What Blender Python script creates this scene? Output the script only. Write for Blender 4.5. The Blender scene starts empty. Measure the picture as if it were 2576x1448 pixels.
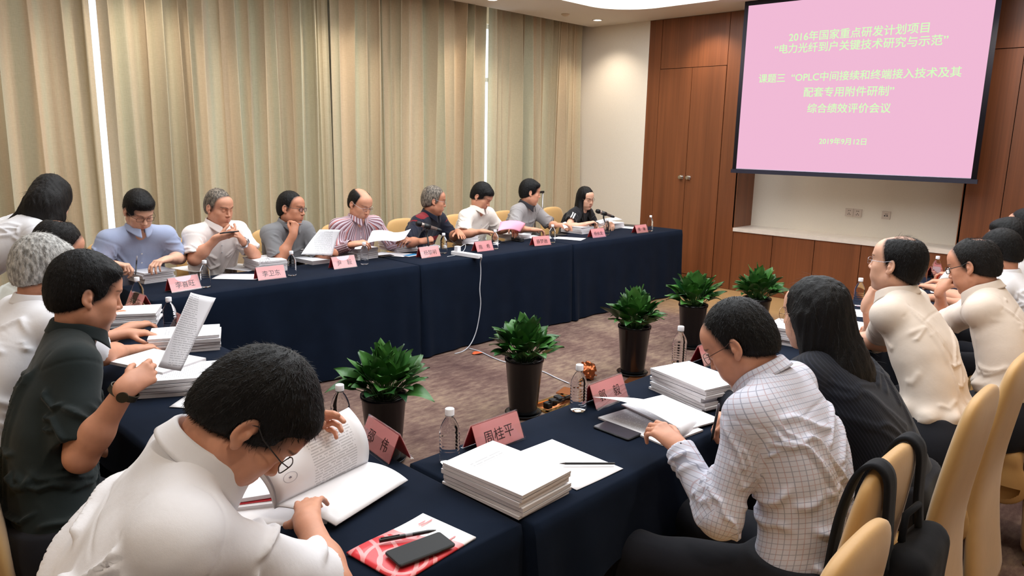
import bpy, math, random
import numpy as np
from mathutils import Vector, Matrix
random.seed(7)
RNG = np.random.default_rng(11)
SC = bpy.context.scene
COL = SC.collection

# ------------------------------------------------------------------ camera
IMG_W, IMG_H, FPX, CAM_H = 2576.0, 1448.0, 1852.98, 1.72
YAW, PITCH, ROLL = math.radians(44.21987), math.radians(-11.37348), math.radians(1.096402)
_f = np.array([math.cos(YAW) * math.cos(PITCH), math.sin(YAW) * math.cos(PITCH), math.sin(PITCH)])
_r = np.array([math.sin(YAW), -math.cos(YAW), 0.0])
_u = np.cross(_r, _f)
CR = _r * math.cos(ROLL) + _u * math.sin(ROLL)
CU = -_r * math.sin(ROLL) + _u * math.cos(ROLL)
CF = _f
cam_d = bpy.data.cameras.new('camera')
cam = bpy.data.objects.new('camera', cam_d)
COL.objects.link(cam)
cam_d.sensor_width = 36.0
cam_d.lens = FPX / IMG_W * 36.0
cam_d.clip_start = 0.02
cam.matrix_world = Matrix(((CR[0], CU[0], -CF[0], 0.0), (CR[1], CU[1], -CF[1], 0.0), (CR[2], CU[2], -CF[2], CAM_H), (0, 0, 0, 1)))
SC.camera = cam

# ------------------------------------------------------------------ view, world and lights
SC.view_settings.view_transform = 'Standard'
SC.view_settings.look = 'None'
SC.view_settings.gamma = 1.0
SC.view_settings.use_curve_mapping = False
SC.view_settings.exposure = 0.35
SC.cycles.max_bounces = 7
SC.cycles.diffuse_bounces = 4
SC.cycles.transmission_bounces = 7
SC.cycles.transparent_max_bounces = 10
SC.cycles.caustics_reflective = False
SC.cycles.caustics_refractive = False
SC.cycles.sample_clamp_indirect = 6.0
world = bpy.data.worlds.new('daylight')
SC.world = world
world.use_nodes = True
_bg = world.node_tree.nodes['Background']
_bg.inputs['Color'].default_value = (0.80, 0.90, 1.0, 1)
_bg.inputs['Strength'].default_value = 4.0


def area_light(name, loc, size, energy, color, rot=(0, 0, 0), sy=None, spread=None):
    d = bpy.data.lights.new(name, 'AREA')
    d.energy = energy
    d.color = color
    d.size = size
    if sy:
        d.shape = 'RECTANGLE'
        d.size_y = sy
    if spread:
        d.spread = spread
    o = bpy.data.objects.new(name, d)
    o.location = loc
    o.rotation_euler = rot
    COL.objects.link(o)
    return o


PANEL_STRENGTH = 3.4      # the luminous recess in the ceiling
SLIDE_STRENGTH = 0.77     # the projected slide
DOWN_ENERGY = 44.0        # each downlight
DOWN_SPOTS = [(7.61, 6.01), (5.84, 6.06), (4.07, 6.06), (2.3, 6.06), (0.6, 6.06), (7.75, 3.0), (7.75, 1.2),
              (7.75, 4.6), (6.0, 0.1), (4.2, 0.1), (2.4, 0.1), (0.6, 0.1), (-0.75, 1.6), (-0.75, 3.2), (-0.75, 4.8)]


def at(px, py, z=None, x=None, y=None, d=None):
    """A pixel of the photograph and one known coordinate -> the point in the room."""
    v = CF + CR * (px - IMG_W / 2) / FPX - CU * (py - IMG_H / 2) / FPX
    if z is not None:
        t = (z - CAM_H) / v[2]
    elif x is not None:
        t = x / v[0]
    elif y is not None:
        t = y / v[1]
    else:
        t = d
    return np.array([v[0] * t, v[1] * t, CAM_H + v[2] * t])


# ------------------------------------------------------------------ materials
def lin(c):
    return tuple(((v / 255.0) / 12.92 if v / 255.0 <= 0.04045 else ((v / 255.0 + 0.055) / 1.055) ** 2.4) for v in c)


class NT:
    """Small helper to write node trees."""
    def __init__(self, name):
        self.m = bpy.data.materials.new(name)
        self.m.use_nodes = True
        self.t = self.m.node_tree
        self.b = self.t.nodes['Principled BSDF']

    def n(self, typ, **kw):
        nd = self.t.nodes.new(typ)
        for k, v in kw.items():
            if k.startswith('in_'):
                key = k[3:]
                nd.inputs[int(key) if key.isdigit() else key].default_value = v
            else:
                setattr(nd, k, v)
        return nd

    def l(self, a, b):
        self.t.links.new(a, b)

    def set(self, **kw):
        for k, v in kw.items():
            self.b.inputs[k.replace('_', ' ')].default_value = v
        return self

    def coord(self, kind='Object', scale=(1, 1, 1), rot=(0, 0, 0)):
        c = self.n('ShaderNodeTexCoord')
        mp = self.n('ShaderNodeMapping')
        mp.inputs['Scale'].default_value = scale
        mp.inputs['Rotation'].default_value = rot
        self.l(c.outputs[kind], mp.inputs['Vector'])
        return mp.outputs['Vector']

    def attr(self, name):
        return self.n('ShaderNodeAttribute', attribute_name=name)

    def noise(self, vec, scale, detail=3, rough=0.55):
        nd = self.n('ShaderNodeTexNoise')
        nd.inputs['Scale'].default_value = scale
        nd.inputs['Detail'].default_value = detail
        nd.inputs['Roughness'].default_value = rough
        if vec is not None:
            self.l(vec, nd.inputs['Vector'])
        return nd.outputs['Fac']

    def ramp(self, fac, stops):
        r = self.n('ShaderNodeValToRGB')
        el = r.color_ramp.elements
        while len(el) < len(stops):
            el.new(0.5)
        for e, (p, c) in zip(el, stops):
            e.position = p
            e.color = (*c[:3], 1)
        self.l(fac, r.inputs['Fac'])
        return r.outputs['Color']

    def math(self, op, a, b=None, c=None):
        nd = self.n('ShaderNodeMath', operation=op)
        for i, v in enumerate((a, b, c)):
            if v is None:
                continue
            if isinstance(v, (int, float)):
                nd.inputs[i].default_value = v
            else:
                self.l(v, nd.inputs[i])
        return nd.outputs[0]

    def mix(self, fac, a, b):
        nd = self.n('ShaderNodeMix', data_type='RGBA')
        for i, v in ((0, fac), (6, a), (7, b)):
            if isinstance(v, (int, float)):
                nd.inputs[i].default_value = v
            elif isinstance(v, tuple):
                nd.inputs[i].default_value = (*v[:3], 1)
            else:
                self.l(v, nd.inputs[i])
        return nd.outputs[2]

    def bump(self, h, strength=0.3, dist=0.01):
        nd = self.n('ShaderNodeBump')
        nd.inputs['Strength'].default_value = strength
        nd.inputs['Distance'].default_value = dist
        self.l(h, nd.inputs['Height'])
        self.l(nd.outputs['Normal'], self.b.inputs['Normal'])
        return nd

    def base(self, col):
        if isinstance(col, tuple):
            self.b.inputs['Base Color'].default_value = (*col[:3], 1)
        else:
            self.l(col, self.b.inputs['Base Color'])
        return self


_simple = {}


def simple(name, rgb, rough=0.6, metal=0.0, spec=0.5, noise=0.0, coat=0.0):
    if name in _simple:
        return _simple[name]
    t = NT(name)
    t.set(Roughness=rough, Metallic=metal)
    t.b.inputs['Specular IOR Level'].default_value = spec
    t.b.inputs['Coat Weight'].default_value = coat
    c = lin(rgb)
    if noise:
        f = t.noise(t.coord(), 14, 4)
        lo = tuple(v * (1 - noise) for v in c)
        hi = tuple(min(1, v * (1 + noise)) for v in c)
        t.base(t.ramp(f, [(0.3, lo), (0.7, hi)]))
    else:
        t.base(c)
    _simple[name] = t.m
    return t.m


def cloth_mat(name, rgb, rough=0.85, weave=900, var=0.06, bump=0.15, sheen=0.15):
    t = NT(name)
    t.set(Roughness=rough)
    t.b.inputs['Specular IOR Level'].default_value = 0.2
    t.b.inputs['Sheen Weight'].default_value = sheen
    v = t.coord()
    c = lin(rgb)
    f = t.noise(v, 7, 4)
    t.base(t.ramp(f, [(0.3, tuple(x * (1 - var) for x in c)), (0.7, tuple(min(1, x * (1 + var)) for x in c))]))
    w = t.noise(v, weave, 1)
    w2 = t.noise(v, 22, 3)
    t.bump(t.math('ADD', t.math('MULTIPLY', w, 0.12), w2), bump, 0.006)
    return t.m


def emission(name, col, strength):
    t = NT(name)
    e = t.n('ShaderNodeEmission')
    e.inputs['Color'].default_value = (*col, 1)
    e.inputs['Strength'].default_value = strength
    t.l(e.outputs[0], t.t.nodes['Material Output'].inputs['Surface'])
    return t.m


# ------------------------------------------------------------------ meshes
class MB:
    def __init__(self):
        self.v, self.f, self.mi, self.uv = [], [], [], None

    def add(self, verts, faces, m=0):
        b = len(self.v)
        self.v.extend([tuple(map(float, p)) for p in verts])
        self.f.extend([tuple(i + b for i in q) for q in faces])
        self.mi.extend([m] * len(faces))
        return self

    def box(self, lo, hi, m=0, M=None):
        x0, y0, z0 = lo
        x1, y1, z1 = hi
        vs = [(x0, y0, z0), (x1, y0, z0), (x1, y1, z0), (x0, y1, z0), (x0, y0, z1), (x1, y0, z1), (x1, y1, z1), (x0, y1, z1)]
        if M is not None:
            vs = [tuple(M @ Vector(p)) for p in vs]
        return self.add(vs, [(0, 3, 2, 1), (4, 5, 6, 7), (0, 1, 5, 4), (1, 2, 6, 5), (2, 3, 7, 6), (3, 0, 4, 7)], m)

    def rbox(self, lo, hi, r, m=0, seg=3, M=None):
        """Box with rounded vertical corners and a small bevel on top and bottom."""
        x0, y0, z0 = lo
        x1, y1, z1 = hi
        r = min(r, (x1 - x0) / 2.01, (y1 - y0) / 2.01)
        bev = min(r * 0.5, (z1 - z0) * 0.3)
        def ring(ins, z):
            out = []
            rr = max(r - ins, 1e-4)
            for cx, cy, a0 in ((x1 - r, y1 - r, 0), (x0 + r, y1 - r, 90), (x0 + r, y0 + r, 180), (x1 - r, y0 + r, 270)):
                for k in range(seg + 1):
                    a = math.radians(a0 + 90 * k / seg)
                    out.append((cx + rr * math.cos(a), cy + rr * math.sin(a), z))
            return out
        rings = [ring(bev, z0), ring(0, z0 + bev), ring(0, z1 - bev), ring(bev, z1)]
        return self.loft(rings, m, M=M)

    def loft(self, rings, m=0, close=True, caps=True, M=None):
        n = len(rings[0])
        vs = [p for r in rings for p in r]
        if M is not None:
            vs = [tuple(M @ Vector(p)) for p in vs]
        fs = []
        for k in range(len(rings) - 1):
            for i in range(n if close else n - 1):
                j = (i + 1) % n
                fs.append((k * n + i, k * n + j, (k + 1) * n + j, (k + 1) * n + i))
        if caps:
            fs.append(tuple(reversed(range(n))))
            fs.append(tuple((len(rings) - 1) * n + i for i in range(n)))
        return self.add(vs, fs, m)

    def lathe(self, prof, n=24, c=(0, 0, 0), m=0, caps=True):
        rings = [[(c[0] + r * math.cos(2 * math.pi * i / n), c[1] + r * math.sin(2 * math.pi * i / n), c[2] + z) for i in range(n)] for r, z in prof]
        return self.loft(rings, m, caps=caps)

    def tube(self, path, rad, n=8, m=0, caps=True, flat=1.0):
        P = [Vector(p) for p in path]
        R = rad if isinstance(rad, (list, tuple)) else [rad] * len(P)
        rings = []
        up = None
        for i, p in enumerate(P):
            t = (P[min(i + 1, len(P) - 1)] - P[max(i - 1, 0)])
            t = t.normalized() if t.length > 1e-9 else Vector((0, 0, 1))
            if up is None:
                up = Vector((0, 0, 1)) if abs(t.z) < 0.9 else Vector((1, 0, 0))
            s = t.cross(up).normalized()
            up = s.cross(t).normalized()
            rings.append([tuple(p + (s * math.cos(2 * math.pi * k / n) * flat + up * math.sin(2 * math.pi * k / n)) * R[i]) for k in range(n)])
        return self.loft(rings, m, caps=caps)

    def grid(self, fn, nu, nv, m=0, thick=0.0):
        """fn(u,v) -> point, u,v in 0..1; with a thickness it becomes a closed sheet."""
        P = np.array([[fn(i / nu, j / nv) for j in range(nv + 1)] for i in range(nu + 1)], float)
        self.sheet(P, m, thick)
        return self

    def sheet(self, P, m=0, thick=0.0):
        nu, nv = P.shape[0] - 1, P.shape[1] - 1
        du = np.gradient(P, axis=0)
        dv = np.gradient(P, axis=1)
        N = np.cross(du, dv)
        N /= np.maximum(np.linalg.norm(N, axis=2, keepdims=True), 1e-12)
        idx = lambda i, j: i * (nv + 1) + j
        top = [(idx(i, j), idx(i + 1, j), idx(i + 1, j + 1), idx(i, j + 1)) for i in range(nu) for j in range(nv)]
        if not thick:
            return self.add(P.reshape(-1, 3), top, m)
        A = (P + N * thick / 2).reshape(-1, 3)
        B = (P - N * thick / 2).reshape(-1, 3)
        o = len(A)
        bot = [tuple(o + i for i in reversed(q)) for q in top]
        rim = []
        loop = [idx(i, 0) for i in range(nu + 1)] + [idx(nu, j) for j in range(1, nv + 1)] + [idx(i, nv) for i in range(nu - 1, -1, -1)] + [idx(0, j) for j in range(nv - 1, 0, -1)]
        for a, b in zip(loop, loop[1:] + loop[:1]):
            rim.append((b, a, a + o, b + o))
        return self.add(np.vstack([A, B]), top + bot + rim, m)

    def mesh(self, name, smooth=True):
        me = bpy.data.meshes.new(name)
        me.from_pydata(self.v, [], self.f)
        me.polygons.foreach_set('material_index', self.mi)
        if smooth:
            me.polygons.foreach_set('use_smooth', [True] * len(self.f))
        me.update()
        return me


def tag(o, label=None, cat=None, group=None, kind=None):
    if label:
        o['label'] = label
    if cat:
        o['category'] = cat
    if group:
        o['group'] = group
    if kind:
        o['kind'] = kind
    return o


def thing(name, label, cat, loc=(0, 0, 0), rz=0.0, group=None):
    o = bpy.data.objects.new(name, None)
    COL.objects.link(o)
    o.empty_display_size = 0.05
    o.location = [float(v) for v in loc]
    o.rotation_euler = (0, 0, rz)
    return tag(o, label, cat, group)


def wmat(o):
    M = o.matrix_basis.copy()
    return wmat(o.parent) @ o.matrix_parent_inverse @ M if o.parent else M


def obj(name, mb, mats, parent=None, world=False, auto=None, smooth=True, label=None):
    """Link one mesh object. Under a parent the vertices are in its frame, or in the room's frame with world=True."""
    me = mb.mesh(name, smooth) if isinstance(mb, MB) else mb
    for m in (mats if isinstance(mats, (list, tuple)) else [mats]):
        me.materials.append(m)
    if auto is not None:
        me.set_sharp_from_angle(angle=math.radians(auto))
    o = bpy.data.objects.new(name, me)
    COL.objects.link(o)
    if parent is not None:
        o.parent = parent
        if world:
            o.matrix_parent_inverse = wmat(parent).inverted()
    if label:
        o['label'] = label
    return o


def struct(name, mb, mats, parent=None, auto=30, smooth=True):
    o = obj(name, mb, mats, parent, auto=auto, smooth=smooth)
    o['kind'] = 'structure'
    return o


def copy_tree(o, parent=None):
    c = o.copy()
    COL.objects.link(c)
    if parent is not None:
        c.parent = parent
        c.matrix_parent_inverse = o.matrix_parent_inverse.copy()
    for ch in list(o.children):
        copy_tree(ch, c)
    return c


def text_mesh(s, height=1.0, bold=0.0):
    """A line of lettering as a flat mesh, lower-left corner at the origin, scaled to a given height."""
    cu = bpy.data.curves.new('lettering', 'FONT')
    cu.body = s
    cu.offset = bold
    cu.resolution_u = 3
    o = bpy.data.objects.new('lettering_source', cu)
    COL.objects.link(o)
    dg = bpy.context.evaluated_depsgraph_get()
    me = bpy.data.meshes.new_from_object(o.evaluated_get(dg))
    v = np.empty(len(me.vertices) * 3)
    me.vertices.foreach_get('co', v)
    v = v.reshape(-1, 3)
    f = [tuple(p.vertices) for p in me.polygons]
    bpy.data.objects.remove(o)
    bpy.data.curves.remove(cu)
    bpy.data.meshes.remove(me)
    v = v - v.min(0)
    return v, f


def place_text(mb, s, O, ex, ey, width=None, height=None, bold=0.0, lift=0.0, m=0):
    """Lettering on a plane: O lower-left, ex and ey unit directions, stretched to the width and height."""
    v, f = text_mesh(s, bold=bold)
    w, h = v[:, 0].max(), v[:, 1].max()
    sx = (width / w) if width else height / h
    sy = (height / h) if height else sx
    ex, ey = np.asarray(ex, float), np.asarray(ey, float)
    n = np.cross(ex, ey)
    P = np.asarray(O)[None] + v[:, :1] * sx * ex + v[:, 1:2] * sy * ey + n[None] * lift
    mb.add(P, f, m)
    return mb
# ------------------------------------------------------------------ the room
XE, YC, ZC = 8.06, 6.45, 3.20       # screen wall, ceiling edge before the curtains, ceiling height
XW, YS = -2.2, -1.7

def wood_mat(name, rgb, rough=0.38):
    t = NT(name)
    t.set(Roughness=rough)
    v = t.coord('Object', (9, 9, 0.25))
    band = t.noise(v, 1.0, 3)
    v2 = t.coord('Object', (90, 90, 1.2))
    grain = t.noise(v2, 1.0, 4)
    f = t.math('ADD', t.math('MULTIPLY', band, 0.65), t.math('MULTIPLY', grain, 0.35))
    c = lin(rgb)
    t.base(t.ramp(f, [(0.30, tuple(x * 0.66 for x in c)), (0.5, c), (0.72, tuple(x * 1.35 for x in c))]))
    t.bump(grain, 0.04, 0.002)
    return t.m

M_WOOD = wood_mat('red_brown_veneer', (118, 68, 39))
M_GAP = simple('panel_joint', (28, 14, 9), 0.8)
M_CREAM = NT('cream_wallpaper')
M_CREAM.set(Roughness=0.8)
_n = M_CREAM.noise(M_CREAM.coord(), 260, 2)
M_CREAM.base(M_CREAM.ramp(_n, [(0.3, lin((222, 212, 196))), (0.7, lin((232, 223, 208)))]))
M_CREAM.bump(_n, 0.08, 0.002)
M_CREAM = M_CREAM.m
M_CEIL = simple('ceiling_paint', (226, 218, 206), 0.85)
M_STONE = simple('cream_stone', (226, 214, 202), 0.25, noise=0.05)

def floor_mat():
    t = NT('mottled_carpet')
    t.set(Roughness=0.95)
    t.b.inputs['Specular IOR Level'].default_value = 0.1
    v = t.coord('Object', (1, 0.55, 1), (0, 0, 0.5))
    big = t.noise(v, 1.5, 5, 0.62)
    v2 = t.coord('Object', (1.0, 2.6, 1), (0, 0, 0.3))
    fleck = t.noise(v2, 9, 6, 0.7)
    fine = t.noise(t.coord(), 420, 2)
    f = t.math('ADD', t.math('MULTIPLY', big, 0.55), t.math('MULTIPLY', fleck, 0.45))
    col = t.ramp(f, [(0.38, lin((86, 65, 62))), (0.47, lin((110, 87, 80))), (0.54, lin((132, 109, 97))), (0.62, lin((156, 133, 114)))])
    # the paler border woven along the screen wall
    sx = t.n('ShaderNodeSeparateXYZ')
    c = t.n('ShaderNodeTexCoord')
    t.l(c.outputs['Object'], sx.inputs[0])
    wob = t.math('ADD', sx.outputs[0], t.math('MULTIPLY', t.math('SUBTRACT', big, 0.5), 1.6))
    edge = t.n('ShaderNodeMapRange')
    edge.inputs['From Min'].default_value = 6.3
    edge.inputs['From Max'].default_value = 7.3
    t.l(wob, edge.inputs['Value'])
    col = t.mix(edge.outputs[0], col, lin((176, 138, 92)))
    t.base(t.mix(t.math('MULTIPLY', fine, 0.35), col, t.mix(1.0, col, lin((60, 44, 40)))))
    t.bump(fine, 0.5, 0.004)
    return t.m

M_CARPET = floor_mat()
struct('floor', MB().box((XW, YS, -0.1), (XE + 0.6, 7.0, 0.0)), M_CARPET)

# ceiling: one slab ring with a rounded recess, the recess rim and the luminous sheet above it
RX0, RX1, RY0, RY1, RR = 1.0, 7.36, 0.75, 5.5, 0.55
def rec_loop(ins=0.0, n=10):
    out = []
    r = RR - ins
    for cx, cy, a0 in ((RX1 - RR, RY1 - RR, 0), (RX0 + RR, RY1 - RR, 90), (RX0 + RR, RY0 + RR, 180), (RX1 - RR, RY0 + RR, 270)):
        for k in range(n + 1):
            a = math.radians(a0 + 90 * k / n)
            out.append((cx + r * math.cos(a), cy + r * math.sin(a)))
    return out
inner = rec_loop()
X0, X1, Y0, Y1 = XW, XE + 0.6, YS, YC
def outer_of(p):
    cx, cy = (RX0 + RX1) / 2, (RY0 + RY1) / 2
    dx, dy = p[0] - cx, p[1] - cy
    q = []
    if abs(dx) > 1e-9:
        q.append(((X1 if dx > 0 else X0) - cx) / dx)
    if abs(dy) > 1e-9:
        q.append(((Y1 if dy > 0 else Y0) - cy) / dy)
    t = min(v for v in q if v > 0)
    return (cx + dx * t, cy + dy * t)
# insert the exact outer corners by snapping the closest rays
out = [outer_of(p) for p in inner]
for c in ((X1, Y1), (X0, Y1), (X0, Y0), (X1, Y0)):
    k = min(range(len(out)), key=lambda i: (out[i][0] - c[0]) ** 2 + (out[i][1] - c[1]) ** 2)
    out[k] = c
m = MB()
N = len(inner)
m.loft([[(x, y, ZC) for x, y in out], [(x, y, ZC) for x, y in inner], [(x, y, ZC + 0.2) for x, y in inner], [(x, y, ZC + 0.2) for x, y in out]], caps=False)
m.f.extend([((k + 1) % N, k, 3 * N + k, 3 * N + (k + 1) % N) for k in range(N)])
m.mi.extend([0] * N)
ceil = struct('ceiling', m, M_CEIL, auto=25)
panel = emission('luminous_sheet', (0.94, 0.972, 1.0), PANEL_STRENGTH)
m = MB()
m.loft([[(x, y, ZC + 0.19) for x, y in rec_loop(-0.02)], [(x, y, ZC + 0.198) for x, y in rec_loop(-0.02)]])
sheet = obj('ceiling_light_panel', m, panel)
tag(sheet, 'glowing white light sheet filling the rounded ceiling recess', 'ceiling light')

# curtain pocket above the drapes, outer walls
m = MB()
m.box((XW, YC, ZC + 0.28), (XE + 0.6, 7.0, ZC + 0.4))
m.box((XW, YC - 0.03, ZC + 0.2), (XE + 0.6, YC, ZC + 0.3))
struct('trim_1', m, M_CEIL)
def wall_with_windows():
    m = MB()
    y0, y1 = 6.85, 7.0
    wins = [(0.9, 3.3), (5.2, 7.3)]
    xs = XW
    for a, b in wins:
        m.box((xs, y0, 0), (a, y1, ZC + 0.3))
        m.box((a, y0, 0), (b, y1, 0.35))
        m.box((a, y0, 3.1), (b, y1, ZC + 0.3))
        xs = b
    m.box((xs, y0, 0), (XE + 0.6, y1, ZC + 0.3))
    return m, wins
m, wins = wall_with_windows()
struct('wall_north', m, M_CREAM)
M_FRAME = simple('window_frame_paint', (210, 214, 220), 0.4)
t = NT('window_pane')
_g = t.n('ShaderNodeBsdfGlossy')
_g.inputs['Roughness'].default_value = 0.02
_tr = t.n('ShaderNodeBsdfTransparent')
_mx = t.n('ShaderNodeMixShader')
_mx.inputs[0].default_value = 0.06
t.l(_tr.outputs[0], _mx.inputs[1])
t.l(_g.outputs[0], _mx.inputs[2])
t.l(_mx.outputs[0], t.t.nodes['Material Output'].inputs['Surface'])
M_PANE = t.m
for i, (a, b) in enumerate(wins):
    m = MB()
    for x in (a, a + 0.045 + (b - a) * 0.33, a + (b - a) * 0.66, b - 0.05):
        m.box((x, 6.9, 0.35), (x + 0.05, 6.96, 3.1))
    for z in (0.35, 2.42, 3.05):
        m.box((a, 6.9, z), (b, 6.96, z + 0.05))
    w = struct('window_%d' % (i + 1), m, M_FRAME)
    struct('window_glass', MB().box((a + 0.01, 6.925, 0.36), (b - 0.01, 6.931, 3.09)), M_PANE, parent=w)
struct('wall_west', MB().box((XW - 0.15, YS, 0), (XW, 7.0, ZC + 0.3)), M_CREAM)
struct('wall_south', MB().box((XW, YS - 0.15, 0), (XE + 0.6, YS, ZC + 0.3)), M_CREAM)

# screen wall: cream strip, veneered doors, niche with stone shelf, panelled base
NY0, NY1 = 1.87, 4.20
m = MB()
m.box((XE, 5.53, 0), (XE + 0.55, 7.0, ZC + 0.3))
struct('wall_east', m, M_CREAM)
m = MB()
m.box((XE + 0.42, NY0, 0.75), (XE + 0.55, NY1, ZC))
for y in (4.02, 3.93):
    pass
struct('wall_niche', m, M_CREAM)
m = MB()
m.box((XE + 0.02, NY1, 0), (XE + 0.55, 5.53, ZC), 1)
m.box((XE + 0.02, YS, 0), (XE + 0.55, NY0, ZC), 1)
m.box((XE + 0.02, NY0, 0), (XE + 0.55, NY1, 0.71), 1)
g = 0.0035
def panel_box(y0, y1, z0, z1, x=XE):
    m.box((x, y0 + g, z0 + g), (x + 0.03, y1 - g, z1 - g), 0)
panel_box(5.345, 5.53, 0.0, ZC)
panel_box(4.2, 4.438, 0.0, ZC)
panel_box(4.438, 5.345, 2.61, ZC)
panel_box(4.438, 5.345, 0.0, 0.11)
for a, b in ((3.708, 4.2), (3.228, 3.708), (2.738, 3.228), (2.26, 2.738), (1.87, 2.26)):
    panel_box(a, b, 0.0, 0.708)
ys = [1.87, 1.54, 1.08, 0.62, 0.16, -0.3, -0.76, -1.22, -1.7]
for b, a in zip(ys, ys[1:]):
    panel_box(a, b, 0.11, 2.61)
    panel_box(a, b, 2.61, ZC)
    panel_box(a, b, 0, 0.11)
m.box((XE, NY1 - 0.004, 0.75), (XE + 0.42, NY1 + 0.02, ZC), 0)
m.box((XE, NY0 - 0.02, 0.75), (XE + 0.42, NY0 + 0.004, ZC), 0)
m.box((XE, NY0, ZC - 0.12), (XE + 0.42, NY1, ZC), 0)
struct('wall_panelling', m, [M_WOOD, M_GAP])
M_CHROME = simple('satin_steel', (205, 200, 195), 0.22, 1.0)
for i, (a, b, ky) in enumerate(((4.892, 5.345, 4.945), (4.438, 4.892, 4.84))):
    m = MB().box((XE - 0.006, a + g, 0.11 + g), (XE + 0.03, b - g, 2.61 - g))
    d = struct('door_%d' % (i + 1), m, M_WOOD)
    k = MB()
    for sgn in (1,):
        rings = []
        for r, xx in ((0.026, 0), (0.026, -0.008), (0.012, -0.012), (0.012, -0.03), (0.024, -0.036), (0.027, -0.045), (0.022, -0.053), (0.004, -0.056)):
            rings.append([(XE - 0.006 + xx, ky + r * math.cos(2 * math.pi * q / 20), 1.305 + r * math.sin(2 * math.pi * q / 20)) for q in range(20)])
        k.loft(rings)
    o = struct('door_knob', k, M_CHROME, parent=d)
m = MB().box((XE - 0.015, NY0, 0.708), (XE + 0.42, NY1, 0.75))
struct('trim_2', m, M_STONE)

# wall sockets in the niche
M_PLATE = simple('socket_plate', (206, 190, 176), 0.35)
M_HOLE = simple('socket_hole', (30, 26, 24), 0.6)
def socket(yc, holes, label):
    xz = XE + 0.42
    zc = 1.0
    r = thing('wall_socket', label, 'wall socket', (xz, yc, zc), 0)
    m = MB().box((xz - 0.009, yc - 0.043, zc - 0.043), (xz - 0.001, yc + 0.043, zc + 0.043))
    obj('face_plate', m, M_PLATE, r, world=True, auto=30)
    m = MB()
    for dy, dz, w, h in holes:
        m.box((xz - 0.0105, yc + dy - w / 2, zc + dz - h / 2), (xz - 0.008, yc + dy + w / 2, zc + dz + h / 2))
    obj('socket_slot', m, M_HOLE, r, world=True)
five = [(-0.009, 0.02, 0.006, 0.008), (0.009, 0.02, 0.006, 0.008), (0, -0.008, 0.006, 0.009), (-0.011, -0.021, 0.007, 0.007), (0.011, -0.021, 0.007, 0.007)]
socket(3.045, five, 'square five-hole wall socket, the one nearer the double doors of the touching pair')
socket(2.955, five, 'square five-hole wall socket of the touching pair, beside the single network plate')
socket(2.66, [(-0.012, -0.006, 0.014, 0.012), (0.012, -0.006, 0.014, 0.012), (-0.002, 0.012, 0.03, 0.004)], 'single square network plate standing apart from the socket pair')

# downlights
M_DLRING = simple('downlight_ring', (235, 232, 228), 0.4)
M_DLGLOW = emission('downlight_lamp', (1.0, 0.93, 0.82), 14.0)
for i, (x, y) in enumerate(DOWN_SPOTS):
    lab = ['round recessed downlight in the ceiling corner by the cream wall', 'round recessed downlight before the curtains at the top edge of the photo'][i] if i < 2 else None
    if lab:
        r = thing('downlight', lab, 'downlight', (x, y, ZC), 0, 'recessed downlights')
        m = MB().lathe([(0.066, 0.0), (0.066, -0.006), (0.052, -0.008), (0.046, 0.002)], 28, (x, y, ZC), caps=False)
        obj('ring', m, M_DLRING, r, world=True)
        m = MB().lathe([(0.047, -0.001), (0.047, -0.002)], 28, (x, y, ZC))
        obj('lamp', m, M_DLGLOW, r, world=True)
    d = bpy.data.lights.new('downlight_beam', 'SPOT')
    d.energy = DOWN_ENERGY
    d.color = (1.0, 0.88, 0.74)
    d.spot_size = math.radians(118)
    d.spot_blend = 0.8
    d.shadow_soft_size = 0.05
    o = bpy.data.objects.new('downlight_beam', d)
    o.location = (x, y, ZC - 0.02)
    COL.objects.link(o)

# smoke detector ring, grey unit of unclear use hanging below the recess
r = MB().lathe([(0.05, 0.0), (0.05, -0.008), (0.03, -0.024), (0.012, -0.03)], 24, (7.03, 6.04, ZC))
tag(obj('smoke_detector', r, simple('detector_plastic', (214, 196, 168), 0.5)), 'small round sprinkler cap on the ceiling beside the corner downlight', 'sprinkler cap')
r = thing('ceiling_unit', 'underside of a grey ceiling-hung unit cut off by the top edge of the photo', 'ceiling unit', (5.0, 4.2, 2.86), 0)
m = MB().rbox((-0.19, -0.15, 0.0), (0.19, 0.15, 0.12), 0.05)
c = at(1462, -8, x=5.0)
r.location = (float(c[0]), float(c[1]), float(c[2]))
r.rotation_euler = (0, 0, math.radians(-44))
obj('housing', m, simple('grey_plastic', (176, 170, 160), 0.5), r)
obj('ceiling_pole', MB().tube([(0, 0, 0.12), (0, 0, ZC + 0.19 - c[2])], 0.025, 12), simple('grey_plastic', (176, 170, 160), 0.5), r)

# ------------------------------------------------------------------ curtains
def curtain_mat():
    t = NT('beige_linen_curtain')
    t.set(Roughness=0.9)
    t.b.inputs['Specular IOR Level'].default_value = 0.15
    t.b.inputs['Sheen Weight'].default_value = 0.2
    v = t.coord('Object', (1, 1, 0.06))
    slub = t.noise(v, 420, 2)
    v2 = t.coord('Object', (0.06, 0.06, 1))
    slub2 = t.noise(v2, 420, 2)
    f = t.math('ADD', t.math('MULTIPLY', slub, 0.5), t.math('MULTIPLY', slub2, 0.5))
    bands = t.noise(t.coord('Object', (5.0, 0.3, 0.02)), 1.6, 2)  # shot-cloth tint bands; warm and cool light on the folds painted in
    warm = t.ramp(f, [(0.35, lin((190, 168, 138))), (0.65, lin((206, 185, 155)))])
    cool = t.ramp(f, [(0.35, lin((172, 172, 146))), (0.65, lin((190, 188, 162)))])
    t.base(t.mix(t.ramp(bands, [(0.40, (0, 0, 0)), (0.62, (0.8, 0.8, 0.8))]), warm, cool))
    t.bump(f, 0.08, 0.002)
    return t.m
M_CURT = curtain_mat()
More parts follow.
